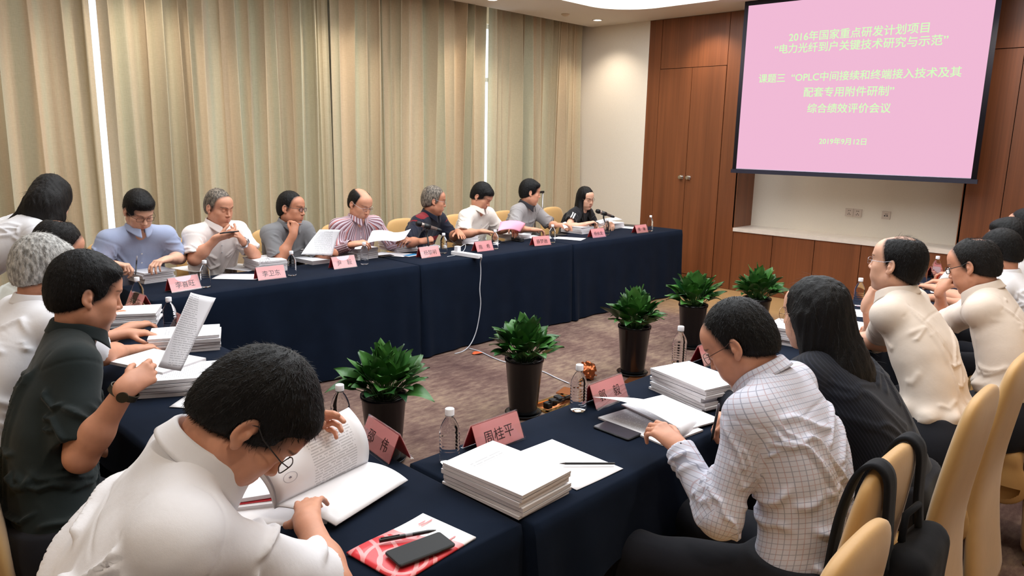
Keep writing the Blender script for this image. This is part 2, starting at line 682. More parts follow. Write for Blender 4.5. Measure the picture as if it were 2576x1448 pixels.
def curtain(x0, x1, folds, label, seed, depth=0.080, ybase=6.62, edge=0.0):
    rng = random.Random(seed)
    knots = [0.0]
    for k in range(folds):
        knots.append(knots[-1] + rng.uniform(0.55, 1.5))
    knots = [k / knots[-1] for k in knots]
    amp = [rng.uniform(0.55, 1.25) for _ in range(folds + 1)]
    sub = [rng.uniform(-1, 1) for _ in range(folds + 1)]
    ph = [rng.uniform(0, 6.28) for _ in range(folds + 1)]
    nu = folds * 14
    def fn(u, v):
        k = 0
        while k < folds - 1 and knots[k + 1] < u:
            k += 1
        s = (u - knots[k]) / (knots[k + 1] - knots[k])
        z = 0.015 + v * (ZC + 0.22)
        x = x0 + (x1 - x0) * u
        drift = 0.012 * math.sin(ph[k] + 2.2 * v) * math.sin(math.pi * s)
        w = math.sin(math.pi * s)
        y = ybase - depth * 2 * amp[k] * (w ** 1.3) * (0.75 + 0.25 * math.cos(ph[k] + 3.0 * v))
        y += 0.010 * sub[k] * math.sin(4 * math.pi * s + 1.3 * v)
        x += 0.35 * (x1 - x0) / folds * 0.45 * math.sin(2 * math.pi * s) * (1 + 0.3 * sub[k] * v) + drift
        return (x, y, z)
    m = MB().grid(fn, nu, 24)
    return tag(obj('curtain', m, M_CURT), label, 'curtain', 'beige floor-length curtains')
curtain(XW + 0.05, 2.01, 22, 'beige linen curtain to the left of the bright window slit', 3)
curtain(2.06, 3.955, 15, 'wide beige linen curtain between the bright slit and the dark folds', 8)
curtain(3.985, 4.135, 3, 'narrow tightly gathered brown-shadowed curtain bundle behind the gray-polo man', 4, 0.05)
curtain(4.165, 6.285, 16, 'beige linen curtain behind the striped-shirt man, ending at the thin bright slit', 12)
curtain(6.33, 8.03, 15, 'beige linen curtain next to the cream wall, behind the woman in black', 21)
t = NT('white_sheer')
t.set(Roughness=0.9)
tr = t.n('ShaderNodeBsdfTranslucent')
tr.inputs['Color'].default_value = (0.85, 0.9, 1.0, 1)
mx = t.n('ShaderNodeMixShader')
mx.inputs[0].default_value = 0.6
t.base((0.85, 0.88, 0.95))
t.l(t.b.outputs[0], mx.inputs[1])
t.l(tr.outputs[0], mx.inputs[2])
t.l(mx.outputs[0], t.t.nodes['Material Output'].inputs['Surface'])
def sheer(x0, x1, label):
    m = MB().grid(lambda u, v: (x0 + (x1 - x0) * u, 6.76 + 0.02 * math.sin(u * 40 + 0.6 * v), 0.03 + v * 3.3), 60, 8)
    tag(obj('sheer_curtain', m, t.m), label, 'curtain')
sheer(2.015, 3.2, 'white sheer curtain glowing inside the bright window slit')

# ------------------------------------------------------------------ projection screen and slide
def screen():
    # a plane through the measured lower left corner, turned a little from the wall
    a0 = np.array([7.80, 0, 0])
    BL = at(1852, 423, x=7.60)
    th = math.radians(2.6)
    ex = np.array([math.sin(th), -math.cos(th), 0.0])      # towards the right side of the slide
    n = np.array([-math.cos(th), -math.sin(th), 0.0])      # faces the room
    def on(px, py):
        v = CF + CR * (px - IMG_W / 2) / FPX - CU * (py - IMG_H / 2) / FPX
        o = np.array([0, 0, CAM_H])
        t = ((BL - o) @ n) / (v @ n)
        return o + v * t
    def uv(px, py):
        d = on(px, py) - BL
        return d @ ex, d[2]
    W = uv(2442, 453)[0]
    H = min(uv(1882, 12)[1], ZC - BL[2] - 0.048)
    ez = np.array([0, 0, 1.0])
    P = lambda u, v, d=0.0: BL + ex * u + ez * v + n * d
    r = thing('projection_screen', 'pull-down projection screen with a pink slide of pale green Chinese lettering', 'projection screen', tuple(BL))
    b = 0.045
    mm = MB()
    def slab(u0, u1, v0, v1, d0, d1, m=0):
        vs = [P(u, v, d) for d in (d0, d1) for u, v in ((u0, v0), (u1, v0), (u1, v1), (u0, v1))]
        mm.add(vs, [(0, 3, 2, 1), (4, 5, 6, 7), (0, 1, 5, 4), (1, 2, 6, 5), (2, 3, 7, 6), (3, 0, 4, 7)], m)
    slab(-b, W + b, -0.01, H + b, -0.004, 0.0)
    M_BLACK = simple('screen_border', (22, 20, 34), 0.7)
    obj('border', mm, M_BLACK, r, world=True)
    mm = MB()
    slab(-b - 0.01, W + b + 0.01, -0.05, -0.01, -0.018, 0.014)
    obj('weight_bar', mm, simple('screen_bar', (30, 28, 44), 0.45), r, world=True, auto=30)
    mm = MB()
    slab(-b, W + b, ZC - BL[2] - 0.10, ZC - BL[2] - 0.002, -0.12, -0.012)
    obj('roller_case', mm, simple('screen_case', (190, 184, 176), 0.5), r, world=True, auto=30)
    mm = MB()
    slab(0, W, 0, H, 0.0, 0.0015)
    pk = NT('projected_slide')
    pk.t.nodes.remove(pk.b)
    e = pk.n('ShaderNodeEmission')
    e.inputs['Strength'].default_value = SLIDE_STRENGTH
    e.inputs['Color'].default_value = (*lin((243, 188, 216)), 1)
    pk.l(e.outputs[0], pk.t.nodes['Material Output'].inputs['Surface'])
    sl = obj('slide', mm, pk.m, r, world=True)
    mm = MB()
    slab(0, W, -0.008, 0.0, 0.0, 0.002)
    obj('slide_edge', mm, simple('screen_edge_white', (180, 170, 190), 0.6), r, world=True)
    m_let = emission('slide_lettering', lin((214, 255, 192)), 0.79)
    lines = [('2016年国家重点研发计划项目', (1984, 106), (2336, 82), 0.0),
             ('“电力光纤到户关键技术研究与示范”', (1948, 136), (2383, 113), 0.0),
             ('课题三', (1908, 209), (1974, 207), 0.0),
             ('“OPLC中间接续和终端接入技术及其', (1990, 206), (2417, 193), 0.0),
             ('配套专用附件研制”', (2021, 244), (2247, 241), 0.0),
             ('综合绩效评价会议', (2030, 284), (2239, 284), 0.0),
             ('2019年9月12日', (2060, 363), (2178, 365), 0.0)]
    for s, a, b_, q in lines:
        A, B = np.array(uv(*a)), np.array(uv(*b_))
        d = B - A
        L = np.hypot(*d)
        e1 = ex * d[0] / L + ez * d[1] / L
        e2 = -ex * d[1] / L + ez * d[0] / L
        txt = MB()
        for kx, ky in ((0, 0), (0.0022, 0.0), (0.0011, 0.0018), (0.0022, 0.0018), (0, 0.0018)):
            place_text(txt, s, P(A[0], A[1], 0.0025 + kx * 0.05 + ky * 0.1) + e1 * kx + e2 * ky, e1, e2, width=L)
        obj('slide_text', txt, m_let, r, world=True, smooth=False)
screen()
# ------------------------------------------------------------------ implicit surfaces for bodies, clothes and covers
F32 = np.float32


def V3(*a):
    return np.array(a, float)


def unit(v):
    v = np.asarray(v, float)
    return v / max(np.linalg.norm(v), 1e-12)


def frame(yv, zv):
    """Rows x, y, z of a right-handed frame whose y follows yv and whose z is near zv."""
    y = unit(yv)
    z = np.asarray(zv, float)
    z = unit(z - y * (z @ y))
    return np.stack([np.cross(y, z), y, z])


def rc(a, b, r1, r2=None, k=0.0, op='+'):
    a, b = np.asarray(a, float), np.asarray(b, float)
    r2 = r1 if r2 is None else r2
    return ('rc', op, k, (a + b) / 2, np.linalg.norm(b - a) / 2 + max(r1, r2), (a, b, r1, r2))


def fc(a, b, r1, r2, flat, axis, k=0.0, op='+'):
    """Round cone squeezed by 'flat' (<1) along an axis."""
    a, b = np.asarray(a, float), np.asarray(b, float)
    return ('fc', op, k, (a + b) / 2, np.linalg.norm(b - a) / 2 + max(r1, r2), (a, b, r1, r2, flat, unit(axis)))


def el(c, rad, R=None, k=0.0, op='+'):
    c = np.asarray(c, float)
    R = np.eye(3) if R is None else np.asarray(R, float)
    return ('el', op, k, c, max(rad), (R, np.asarray(rad, float)))


def bx(c, half, r=0.01, R=None, k=0.0, op='+'):
    c = np.asarray(c, float)
    R = np.eye(3) if R is None else np.asarray(R, float)
    return ('bx', op, k, c, float(np.linalg.norm(half)), (R, np.asarray(half, float), r))


def xform(prims, O, R, s=1.0):
    """Prims of a local frame (rows of R are its axes in the room) -> the room."""
    out = []
    O = np.asarray(O, float)
    pt = lambda p: O + (np.asarray(p) * s) @ R
    for typ, op, k, c, rad, q in prims:
        if typ == 'grp':
            out.append(grp(xform(q, O, R, s), k * s, op))
            continue
        if typ == 'rc':
            q2 = (pt(q[0]), pt(q[1]), q[2] * s, q[3] * s)
        elif typ == 'fc':
            q2 = (pt(q[0]), pt(q[1]), q[2] * s, q[3] * s, q[4], q[5] @ R)
        elif typ == 'el':
            q2 = (q[0] @ R, q[1] * s)
        else:
            q2 = (q[0] @ R, q[1] * s, q[2] * s)
        out.append((typ, op, k * s, pt(c), rad * s, q2))
    return out


def prim_d(pr, P):
    typ, q, c = pr[0], pr[5], pr[3]
    if typ in ('rc', 'fc'):
        a = q[0].astype(F32)
        ab = (q[1] - q[0]).astype(F32)
        w = P - a
        L2 = float(ab @ ab)
        t = np.clip((w @ ab) / L2, 0, 1) if L2 > 1e-12 else np.zeros(len(P), F32)
        w = w - t[:, None] * ab
        if typ == 'fc':
            ax = q[5].astype(F32)
            h = w @ ax
            w = w + (h * (1 / q[4] - 1))[:, None] * ax
            d = np.sqrt((w * w).sum(1)) - (q[2] + (q[3] - q[2]) * t)
            return d * (0.5 + 0.5 * q[4])
        return np.sqrt((w * w).sum(1)) - (q[2] + (q[3] - q[2]) * t)
    R = q[0].astype(F32)
    L = (P - c.astype(F32)) @ R.T
    if typ == 'el':
        r = q[1].astype(F32)
        A = L / r
        k0 = np.sqrt((A * A).sum(1))
        B = A / r
        k1 = np.sqrt((B * B).sum(1))
        return np.where(k1 < 1e-6, -r.min(), k0 * (k0 - 1) / np.maximum(k1, 1e-6))
    h, r = q[1].astype(F32), q[2]
    Q = np.abs(L) - (h - r)
    return np.sqrt((np.maximum(Q, 0) ** 2).sum(1)) + np.minimum(Q.max(1), 0) - r


def smin(a, b, k):
    if k <= 0:
        return np.minimum(a, b)
    h = np.maximum(k - np.abs(a - b), 0) / k
    return np.minimum(a, b) - h * h * (k * 0.25)


def ops_eval(ops, P, band=10.0, shape=None):
    """P (n,3) or blocks (nb,m,3): culling works per block."""
    P = np.asarray(P, F32)
    if P.ndim == 2:
        d = np.full(len(P), band, F32)
        for pr in ops:
            m = ((P - pr[3].astype(F32)) ** 2).sum(1) < (pr[4] + band + pr[2]) ** 2
            if not m.any():
                continue
            v = prim_d(pr, P[m])
            d[m] = smin(d[m], v, pr[2]) if pr[1] == '+' else -smin(-d[m], v, pr[2])
        return d
    nb, mm, _ = P.shape
    C = P.mean(1)
    half = np.sqrt(((P[0] - C[0]) ** 2).sum(1).max())
    d = np.full((nb, mm), band, F32)
    for pr in ops:
        m = ((C - pr[3].astype(F32)) ** 2).sum(1) < (pr[4] + band + pr[2] + half) ** 2
        if not m.any():
            continue
        v = prim_d(pr, P[m].reshape(-1, 3)).reshape(-1, mm)
        d[m] = smin(d[m], v, pr[2]) if pr[1] == '+' else -smin(-d[m], v, pr[2])
    return d


_CRN = [(i, j, k) for i in (0, 1) for j in (0, 1) for k in (0, 1)]
_EDG = [(a, b) for a in range(8) for b in range(a + 1, 8) if sum(abs(x - y) for x, y in zip(_CRN[a], _CRN[b])) == 1]


def mesh_sdf(ops, h, disp=None, clip=None, pad=0.02, B=8, amp=0.01):
    """Surface nets over the blocks that the surface passes. disp(P) is taken off the distance, clip(d,P) may cut."""
    plus = [p for p in ops if p[1] == '+']
    lo = np.min([p[3] - p[4] for p in plus], 0) - pad
    hi = np.max([p[3] + p[4] for p in plus], 0) + pad
    nblk = np.ceil((hi - lo) / (B * h)).astype(int)
    g = np.stack(np.meshgrid(*[np.arange(n) for n in nblk], indexing='ij'), -1).reshape(-1, 3)
    cen = lo + (g + 0.5) * B * h
    dc = ops_eval(ops, cen.astype(F32))
    g = g[np.abs(dc) < B * h * 0.866 * 1.35 + amp + 0.006]
    off = np.stack(np.meshgrid(*[np.arange(B + 1)] * 3, indexing='ij'), -1).reshape(-1, 3)
    Vs, Is, ids_all = [], [], []
    tot = nblk * B + 2
    lin_id = lambda q: (q[..., 0].astype(np.int64) * tot[1] + q[..., 1]) * tot[2] + q[..., 2]
    faces = []
    store_ids, store_v, store_e = [], [], []
    CH = 400
    for s in range(0, len(g), CH):
        gb = g[s:s + CH]
        G = gb[:, None, :] * B + off[None]
        P = (lo + G * h).astype(F32)
        d = ops_eval(ops, P, band=0.07)
        if disp is not None or clip is not None:
            near = np.abs(d) < amp * 2 + 3 * h
            flat = P[near]
            if disp is not None:
                d[near] -= disp(flat)
            if clip is not None:
                d = clip(d.reshape(-1), P.reshape(-1, 3)).reshape(d.shape)
        D = d.reshape(len(gb), B + 1, B + 1, B + 1)
        cs = [D[:, i:B + i, j:B + j, k:B + k] for i, j, k in _CRN]
        neg = sum((c < 0).astype(np.int8) for c in cs)
        act = (neg > 0) & (neg < 8)
        if not act.any():
            continue
        bi, ci, cj, ck = np.nonzero(act)
        cv = np.stack([c[act] for c in cs], 1)
        acc = np.zeros((len(bi), 3), F32)
        cnt = np.zeros(len(bi), F32)
        for a, b in _EDG:
            da, db = cv[:, a], cv[:, b]
            m = (da < 0) != (db < 0)
            t = np.where(m, da / np.where(m, da - db, 1), 0)
            pa, pb = np.array(_CRN[a], F32), np.array(_CRN[b], F32)
            acc += np.where(m[:, None], pa + (pb - pa) * t[:, None], 0)
            cnt += m
        cell = gb[bi] * B + np.stack([ci, cj, ck], 1)
        store_v.append(lo + (cell + acc / cnt[:, None]) * h)
        store_ids.append(cell)
        store_e.append(np.stack([cv[:, 0], cv[:, 4], cv[:, 2], cv[:, 1]], 1))
    if not store_v:
        return np.zeros((0, 3)), np.zeros((0, 4), int)
    V = np.concatenate(store_v)
    cell = np.concatenate(store_ids)
    E = np.concatenate(store_e)
    ids = lin_id(cell)
    order = np.argsort(ids)
    sid = ids[order]

    def look(q):
        i = lin_id(q)
        p = np.searchsorted(sid, i)
        p = np.minimum(p, len(sid) - 1)
        ok = sid[p] == i
        return np.where(ok, order[p], -1)
    quads = []
    for ax in range(3):
        e1, e2 = np.zeros(3, int), np.zeros(3, int)
        e1[(ax + 1) % 3] = 1
        e2[(ax + 2) % 3] = 1
        m = (E[:, 0] < 0) != (E[:, ax + 1] < 0)
        q = cell[m]
        a, b, c_, d_ = look(q), look(q - e1), look(q - e1 - e2), look(q - e2)
        Q = np.stack([a, b, c_, d_], 1)
        ok = (Q >= 0).all(1)
        Q = Q[ok]
        flip = E[m][ok][:, 0] >= 0
        Q[flip] = Q[flip][:, ::-1]
        quads.append(Q)
    return V, np.concatenate(quads)


def np_mesh(name, V, Q, attrs=None, smooth=True):
    me = bpy.data.meshes.new(name)
    n, m = len(V), len(Q)
    w = Q.shape[1]
    me.vertices.add(n)
    me.vertices.foreach_set('co', np.asarray(V, F32).ravel())
    me.loops.add(m * w)
    me.loops.foreach_set('vertex_index', Q.astype(np.int32).ravel())
    me.polygons.add(m)
    me.polygons.foreach_set('loop_start', np.arange(0, m * w, w, dtype=np.int32))
    if smooth:
        me.polygons.foreach_set('use_smooth', np.ones(m, bool))
    me.update(calc_edges=True)
    me.validate()
    for k, a in (attrs or {}).items():
        a = np.asarray(a, F32)
        if a.ndim == 1:
            t = me.attributes.new(k, 'FLOAT', 'POINT')
            t.data.foreach_set('value', a)
        else:
            t = me.attributes.new(k, 'FLOAT_VECTOR', 'POINT')
            t.data.foreach_set('vector', a.ravel())
    return me


_perm = RNG.random((64, 64, 64)).astype(F32) * 2 - 1


def vnoise(P):
    """Smooth value noise, about -1..1."""
    P = np.asarray(P, F32)
    i = np.floor(P).astype(int)
    f = (P - i).astype(F32)
    f = f * f * (3 - 2 * f)
    i0, i1 = i & 63, (i + 1) & 63
    r = 0
    for a in (0, 1):
        for b in (0, 1):
            for c in (0, 1):
                w = (f[:, 0] if a else 1 - f[:, 0]) * (f[:, 1] if b else 1 - f[:, 1]) * (f[:, 2] if c else 1 - f[:, 2])
                r = r + w * _perm[(i1 if a else i0)[:, 0], (i1 if b else i0)[:, 1], (i1 if c else i0)[:, 2]]
    return r
# ------------------------------------------------------------------ tables
def navy():
    t = NT('navy_tablecloth')
    t.set(Roughness=0.9)
    t.b.inputs['Specular IOR Level'].default_value = 0.06
    t.b.inputs['Sheen Weight'].default_value = 0.02
    v = t.coord()
    f = t.noise(v, 6, 4)
    c = lin((16, 25, 40))
    t.base(t.ramp(f, [(0.3, tuple(x * 0.85 for x in c)), (0.7, tuple(x * 1.12 for x in c))]))
    t.bump(t.math('ADD', t.math('MULTIPLY', t.noise(v, 700, 1), 0.25), t.noise(v, 5, 3)), 0.12, 0.006)
    return t.m
M_NAVY = navy()
M_TOP = simple('table_board', (96, 72, 54), 0.5)
M_LEG = simple('table_steel', (60, 60, 62), 0.4, 0.8)
TZ = 0.75


def draped_table(x0, x1, y0, y1, label, hems=(0.012, 0.012, 0.012, 0.012), seed=0, group='navy draped meeting tables'):
    """hems: height of the cloth's lower edge on the south, east, north and west sides."""
    rng = random.Random(seed)
    cx, cy = (x0 + x1) / 2, (y0 + y1) / 2
    r = thing('draped_table', label, 'table', (cx, cy, 0), 0, group)
    per = []
    rr = 0.02
    side = []
    step = 0.03
    for s, (a, b) in enumerate((((x0, y0), (x1, y0)), ((x1, y0), (x1, y1)), ((x1, y1), (x0, y1)), ((x0, y1), (x0, y0)))):
        L = math.hypot(b[0] - a[0], b[1] - a[1])
        n = max(6, int(L / step))
        nx, ny = ((0, -1), (1, 0), (0, 1), (-1, 0))[s]
        for k in range(n):
            u = k / n
            per.append((a[0] + (b[0] - a[0]) * u, a[1] + (b[1] - a[1]) * u, nx, ny, s, u * L, L))
    n = len(per)
    ph = [rng.uniform(0, 6.28) for _ in range(8)]
    rows = []
    # top rings, then the drop
    def inset(p, d):
        x, y = p[0], p[1]
        return (min(max(x, x0 + d), x1 - d), min(max(y, y0 + d), y1 - d))
    for d, z in ((0.22, TZ), (0.1, TZ), (0.012, TZ), (0.003, TZ - 0.004)):
        rows.append([(*inset(p, d), z) for p in per])
    NV = 14
    for j in range(1, NV + 1):
        v = j / NV
        row = []
        for p in per:
            s = p[4]
            corner = min(p[5], p[6] - p[5])
            w = math.exp(-corner / 0.12)
            hz = hems[s] + (0.02 * math.sin(p[5] * 9 + ph[s]) + 0.03 * math.sin(p[5] * 3.7 + ph[s + 4]) if hems[s] > 0.1 else 0.0)
            z = TZ - 0.006 - (TZ - 0.006 - hz) * v
            wave = 0.010 * v * math.sin(p[5] * 11 + ph[s]) + 0.007 * v * math.sin(p[5] * 23 + ph[s + 2])
            fold = 0.045 * w * v * (0.6 + 0.4 * math.sin(p[5] * 40))
            o = 0.004 + 0.02 * v + wave + fold
            row.append((p[0] + p[2] * o, p[1] + p[3] * o, z))
        rows.append(row)
    m = MB()
    vs = [q for row in rows for q in row]
    fs = []
    for j in range(len(rows) - 1):
        for i in range(n):
            k = (i + 1) % n
            fs.append((j * n + i, (j + 1) * n + i, (j + 1) * n + k, j * n + k))
    m.add([(x - cx, y - cy, z) for x, y, z in vs], fs)
    m.box((x0 + 0.21 - cx, y0 + 0.21 - cy, TZ - 0.004), (x1 - 0.21 - cx, y1 - 0.21 - cy, TZ)) if False else None
    # closing field of the top
    inn = [i for i in range(n)]
    m.f.append(tuple(inn))
    m.mi.append(0)
    o = obj('tablecloth', m, M_NAVY, r)
    o.data.set_sharp_from_angle(angle=math.radians(60))
    m = MB().box((x0 + 0.01 - cx, y0 + 0.01 - cy, TZ - 0.04), (x1 - 0.01 - cx, y1 - 0.01 - cy, TZ - 0.008))
    obj('tabletop', m, M_TOP, r)
    for sx in (x0 + 0.08, x1 - 0.08):
        for sy in (y0 + 0.08, y1 - 0.08):
            obj('leg', MB().tube([(sx - cx, sy - cy, 0.0), (sx - cx, sy - cy, TZ - 0.04)], 0.016, 10), M_LEG, r)
    return r

FY0, FY1 = 4.46, 5.05
draped_table(1.55, 3.545, FY0, FY1, 'navy draped table under the curtains where the man in light blue sits', seed=1, hems=(0.012, 0.012, 0.585, 0.012))
draped_table(3.555, 5.40, FY0, FY1, 'navy draped table carrying the white power strip, middle of the far row', seed=2, hems=(0.012, 0.012, 0.585, 0.012))
draped_table(5.41, 7.36, FY0, FY1, 'navy draped table at the far end by the wooden doors', seed=3, hems=(0.012, 0.012, 0.585, 0.012))
draped_table(0.88, 1.44, 2.81, 4.42, 'navy draped side table in front of the grey-haired man in white', seed=4, hems=(0.012, 0.012, 0.012, 0.585))
draped_table(0.76, 1.28, 1.19, 2.80, 'navy draped corner table where the foreground man in white reads', seed=5, hems=(0.012, 0.012, 0.012, 0.585))
NYA, NYB = 1.16, 1.68
draped_table(1.29, 3.09, NYA, NYB, 'navy draped near table with the checked-shirt man and the pencil on paper', hems=(0.47, 0.02, 0.012, 0.02), seed=6)
draped_table(3.10, 4.90, NYA, NYB, 'navy draped near table in front of the balding man in white', hems=(0.40, 0.02, 0.012, 0.02), seed=7)
draped_table(4.91, 6.60, NYA, NYB, 'navy draped near table at the far right, mostly hidden by the men in white', hems=(0.35, 0.02, 0.012, 0.02), seed=8)

# ------------------------------------------------------------------ chairs with stretch covers
def cover_mat():
    t = NT('gold_stretch_cover')
    t.set(Roughness=0.55)
    t.b.inputs['Sheen Weight'].default_value = 0.3
    v = t.coord()
    f = t.noise(v, 5, 4)
    c = lin((198, 154, 92))
    t.base(t.ramp(f, [(0.3, tuple(x * 0.92 for x in c)), (0.7, tuple(min(1, x * 1.06) for x in c))]))
    t.bump(t.noise(v, 9, 4), 0.15, 0.01)
    return t.m
M_GOLD = cover_mat()
M_FOOT = simple('chair_foot', (120, 92, 52), 0.6)


def make_chair():
    """Origin on the floor under the seat, the sitter faces +y."""
    r = thing('banquet_chair', 'x', 'chair')
    rings = []
    for z, w, th, y in ((0.006, 0.225, 0.050, -0.275), (0.12, 0.212, 0.036, -0.258), (0.30, 0.202, 0.030, -0.236), (0.44, 0.200, 0.032, -0.222), (0.56, 0.206, 0.034, -0.228),
                        (0.70, 0.208, 0.034, -0.248), (0.80, 0.200, 0.033, -0.262), (0.87, 0.192, 0.031, -0.272), (0.92, 0.176, 0.028, -0.278), (0.95, 0.150, 0.022, -0.281), (0.966, 0.105, 0.015, -0.283), (0.972, 0.045, 0.006, -0.284)):
        rings.append([(w * math.copysign(abs(math.cos(a)) ** 0.62, math.cos(a)), y + th * math.copysign(abs(math.sin(a)) ** 0.75, math.sin(a)), z) for a in [2 * math.pi * i / 40 for i in range(40)]])
    bm_ = MB().loft(rings)
    bo_ = obj('backrest', bm_, M_GOLD, r)
    sub_ = bo_.modifiers.new('smooth', 'SUBSURF')
    sub_.levels = sub_.render_levels = 1
    st = [bx((0, 0.015, 0.44), (0.215, 0.215, 0.04), 0.035, None, 0.02)]
    st.append(el((0, 0.01, 0.47), (0.19, 0.19, 0.022), None, 0.02))
    for s in (-1, 1):
        st.append(rc((s * 0.185, 0.19, 0.42), (s * 0.20, 0.205, 0.03), 0.034, 0.022, 0.04))
        st.append(fc((s * 0.195, -0.14, 0.33), (s * 0.195, 0.19, 0.33), 0.10, 0.10, 0.18, (1, 0, 0), 0.03))
        st.append(el((s * 0.2, 0.0, 0.04), (0.08, 0.17, 0.24), None, 0.03, '-'))
    st.append(fc((-0.18, 0.2, 0.33), (0.18, 0.2, 0.33), 0.10, 0.10, 0.18, (0, 1, 0), 0.03))
    st.append(el((0, 0.2, 0.04), (0.165, 0.08, 0.24), None, 0.03, '-'))
    V, Q = mesh_sdf(st, 0.0085, clip=lambda d, P: np.maximum(d, 0.006 - P[:, 2]))
    obj('seat', np_mesh('seat', V, Q), M_GOLD, r)
    for x, y in ((-0.2, 0.205), (0.2, 0.205), (-0.205, -0.275), (0.205, -0.275)):
        obj('foot', MB().lathe([(0.02, 0.0), (0.02, 0.012), (0.012, 0.014)], 12, (x, y, 0)), M_FOOT, r)
    return r

CHAIR = make_chair()
_first = [True]
def chair(x, y, deg, label, group='gold-covered banquet chairs'):
    c = CHAIR if _first[0] else copy_tree(CHAIR)
    _first[0] = False
    c.location = (x, y, 0)
    c.rotation_euler = (0, 0, math.radians(deg))
    c['label'] = label
    c['group'] = group
    return c

# ------------------------------------------------------------------ plants on the floor
M_POT = simple('glossy_black_pot', (9, 10, 13), 0.22, spec=0.35)
M_SOIL = simple('potting_soil', (42, 30, 24), 0.95, noise=0.3)
def leaf_mat():
    t = NT('green_leaf')
    t.set(Roughness=0.38)
    f = t.noise(t.coord(), 18, 3)
    a = t.attr('tone')
    c = t.mix(a.outputs['Fac'], lin((20, 62, 27)), lin((82, 138, 58)))
    t.base(t.mix(t.math('MULTIPLY', f, 0.4), c, lin((20, 58, 24))))
    return t.m
M_LEAF = leaf_mat()


def plant(x, y, label, seed, s=1.0):
    rng = random.Random(seed)
    r = thing('potted_plant', label, 'potted plant', (x, y, 0), rng.uniform(0, 6), 'potted plants on the carpet')
    m = MB().lathe([(0.062, 0.012), (0.084, 0.012), (0.088, 0.03), (0.118, 0.355), (0.124, 0.362), (0.124, 0.38), (0.114, 0.381), (0.108, 0.36), (0.104, 0.33)], 40, caps=False)
    m.lathe([(0.085, 0.013), (0.001, 0.0131)], 30, caps=False)
    obj('pot', m, M_POT, r)
    m = MB().lathe([(0.001, 0.002), (0.10, 0.002), (0.118, 0.022), (0.113, 0.024), (0.095, 0.008), (0.001, 0.008)], 36, caps=False)
    obj('saucer', m, M_POT, r)
    m = MB().lathe([(0.1055, 0.345), (0.001, 0.352)], 24, caps=False)
    obj('soil', m, M_SOIL, r)
    lm, stm = MB(), MB()
    tone = []
    for k in range(84):
        ring = k / 84
        a = k * 2.399 + rng.uniform(-0.3, 0.3)
        tilt = 0.12 + 0.92 * ring + rng.uniform(-0.15, 0.15)      # lean away from the middle
        Ls = (0.15 - 0.06 * ring) * rng.uniform(0.8, 1.25) * s
        b = Vector((0.05 * ring * math.cos(a), 0.05 * ring * math.sin(a), 0.35))
        d = Vector((math.sin(tilt) * math.cos(a), math.sin(tilt) * math.sin(a), math.cos(tilt)))
        mid = b + d * Ls * 0.5 + Vector((0, 0, 0.015))
        tip = b + d * Ls + Vector((0, 0, 0.01))
        stm.tube([b, mid, tip], [0.003, 0.0025, 0.002], 5)
        L = rng.uniform(0.135, 0.185) * s
        W = L * rng.uniform(0.26, 0.34)
        side = d.cross(Vector((0, 0, 1)))
        side = side.normalized() if side.length > 0.05 else Vector((1, 0, 0))
        nrm = side.cross(d).normalized()
        twist = rng.uniform(-0.5, 0.5)
        side, nrm = side * math.cos(twist) + nrm * math.sin(twist), nrm * math.cos(twist) - side * math.sin(twist)
        droop = rng.uniform(0.2, 0.7) * (0.4 + ring)
        nu, nv = 9, 4
        P = np.zeros((nu + 1, nv + 1, 3))
        for i in range(nu + 1):
            u = i / nu
            wd = W * (math.sin(math.pi * min(1, u ** 0.75)) ** 0.9) * (1 - 0.25 * u) + 0.0006
            c = tip + d * L * u - Vector((0, 0, 1)) * L * droop * u * u * 0.6
            for j in range(nv + 1):
                q = (j / nv - 0.5) * 2
                P[i, j] = c + side * wd * q + nrm * (abs(q) * wd * 0.35 + 0.004 * math.sin(7 * u + 3 * q + k))
        n0 = len(lm.v)
        lm.sheet(P)
        tone += [min(1, max(0, rng.gauss(0.38, 0.22) + 0.1 * (1 - ring)))] * (len(lm.v) - n0)
    o = obj('foliage', lm, M_LEAF, r)
    at_ = o.data.attributes.new('tone', 'FLOAT', 'POINT')
    at_.data.foreach_set('value', tone)
    obj('stems', stm, simple('plant_stem', (64, 104, 48), 0.5), r)

for px, py, lab, sd in ((968, 1157, 'potted green plant nearest the camera, in front of the foreground man in white', 1),
                        (1316, 1042, 'potted green plant standing beside the open brass floor box', 2),
                        (1590, 940, 'potted green plant behind the tallest near stack and the bronze wrapper', 3),
                        (1737, 872, 'potted green plant just left of the checked-shirt man\'s head', 4)):
    q = at(px, py, z=0.0)
    plant(q[0], q[1], lab, sd)
q = at(1905, 748, z=0.38)
plant(q[0], q[1], 'potted green plant closest to the screen wall, farthest of the row', 5)

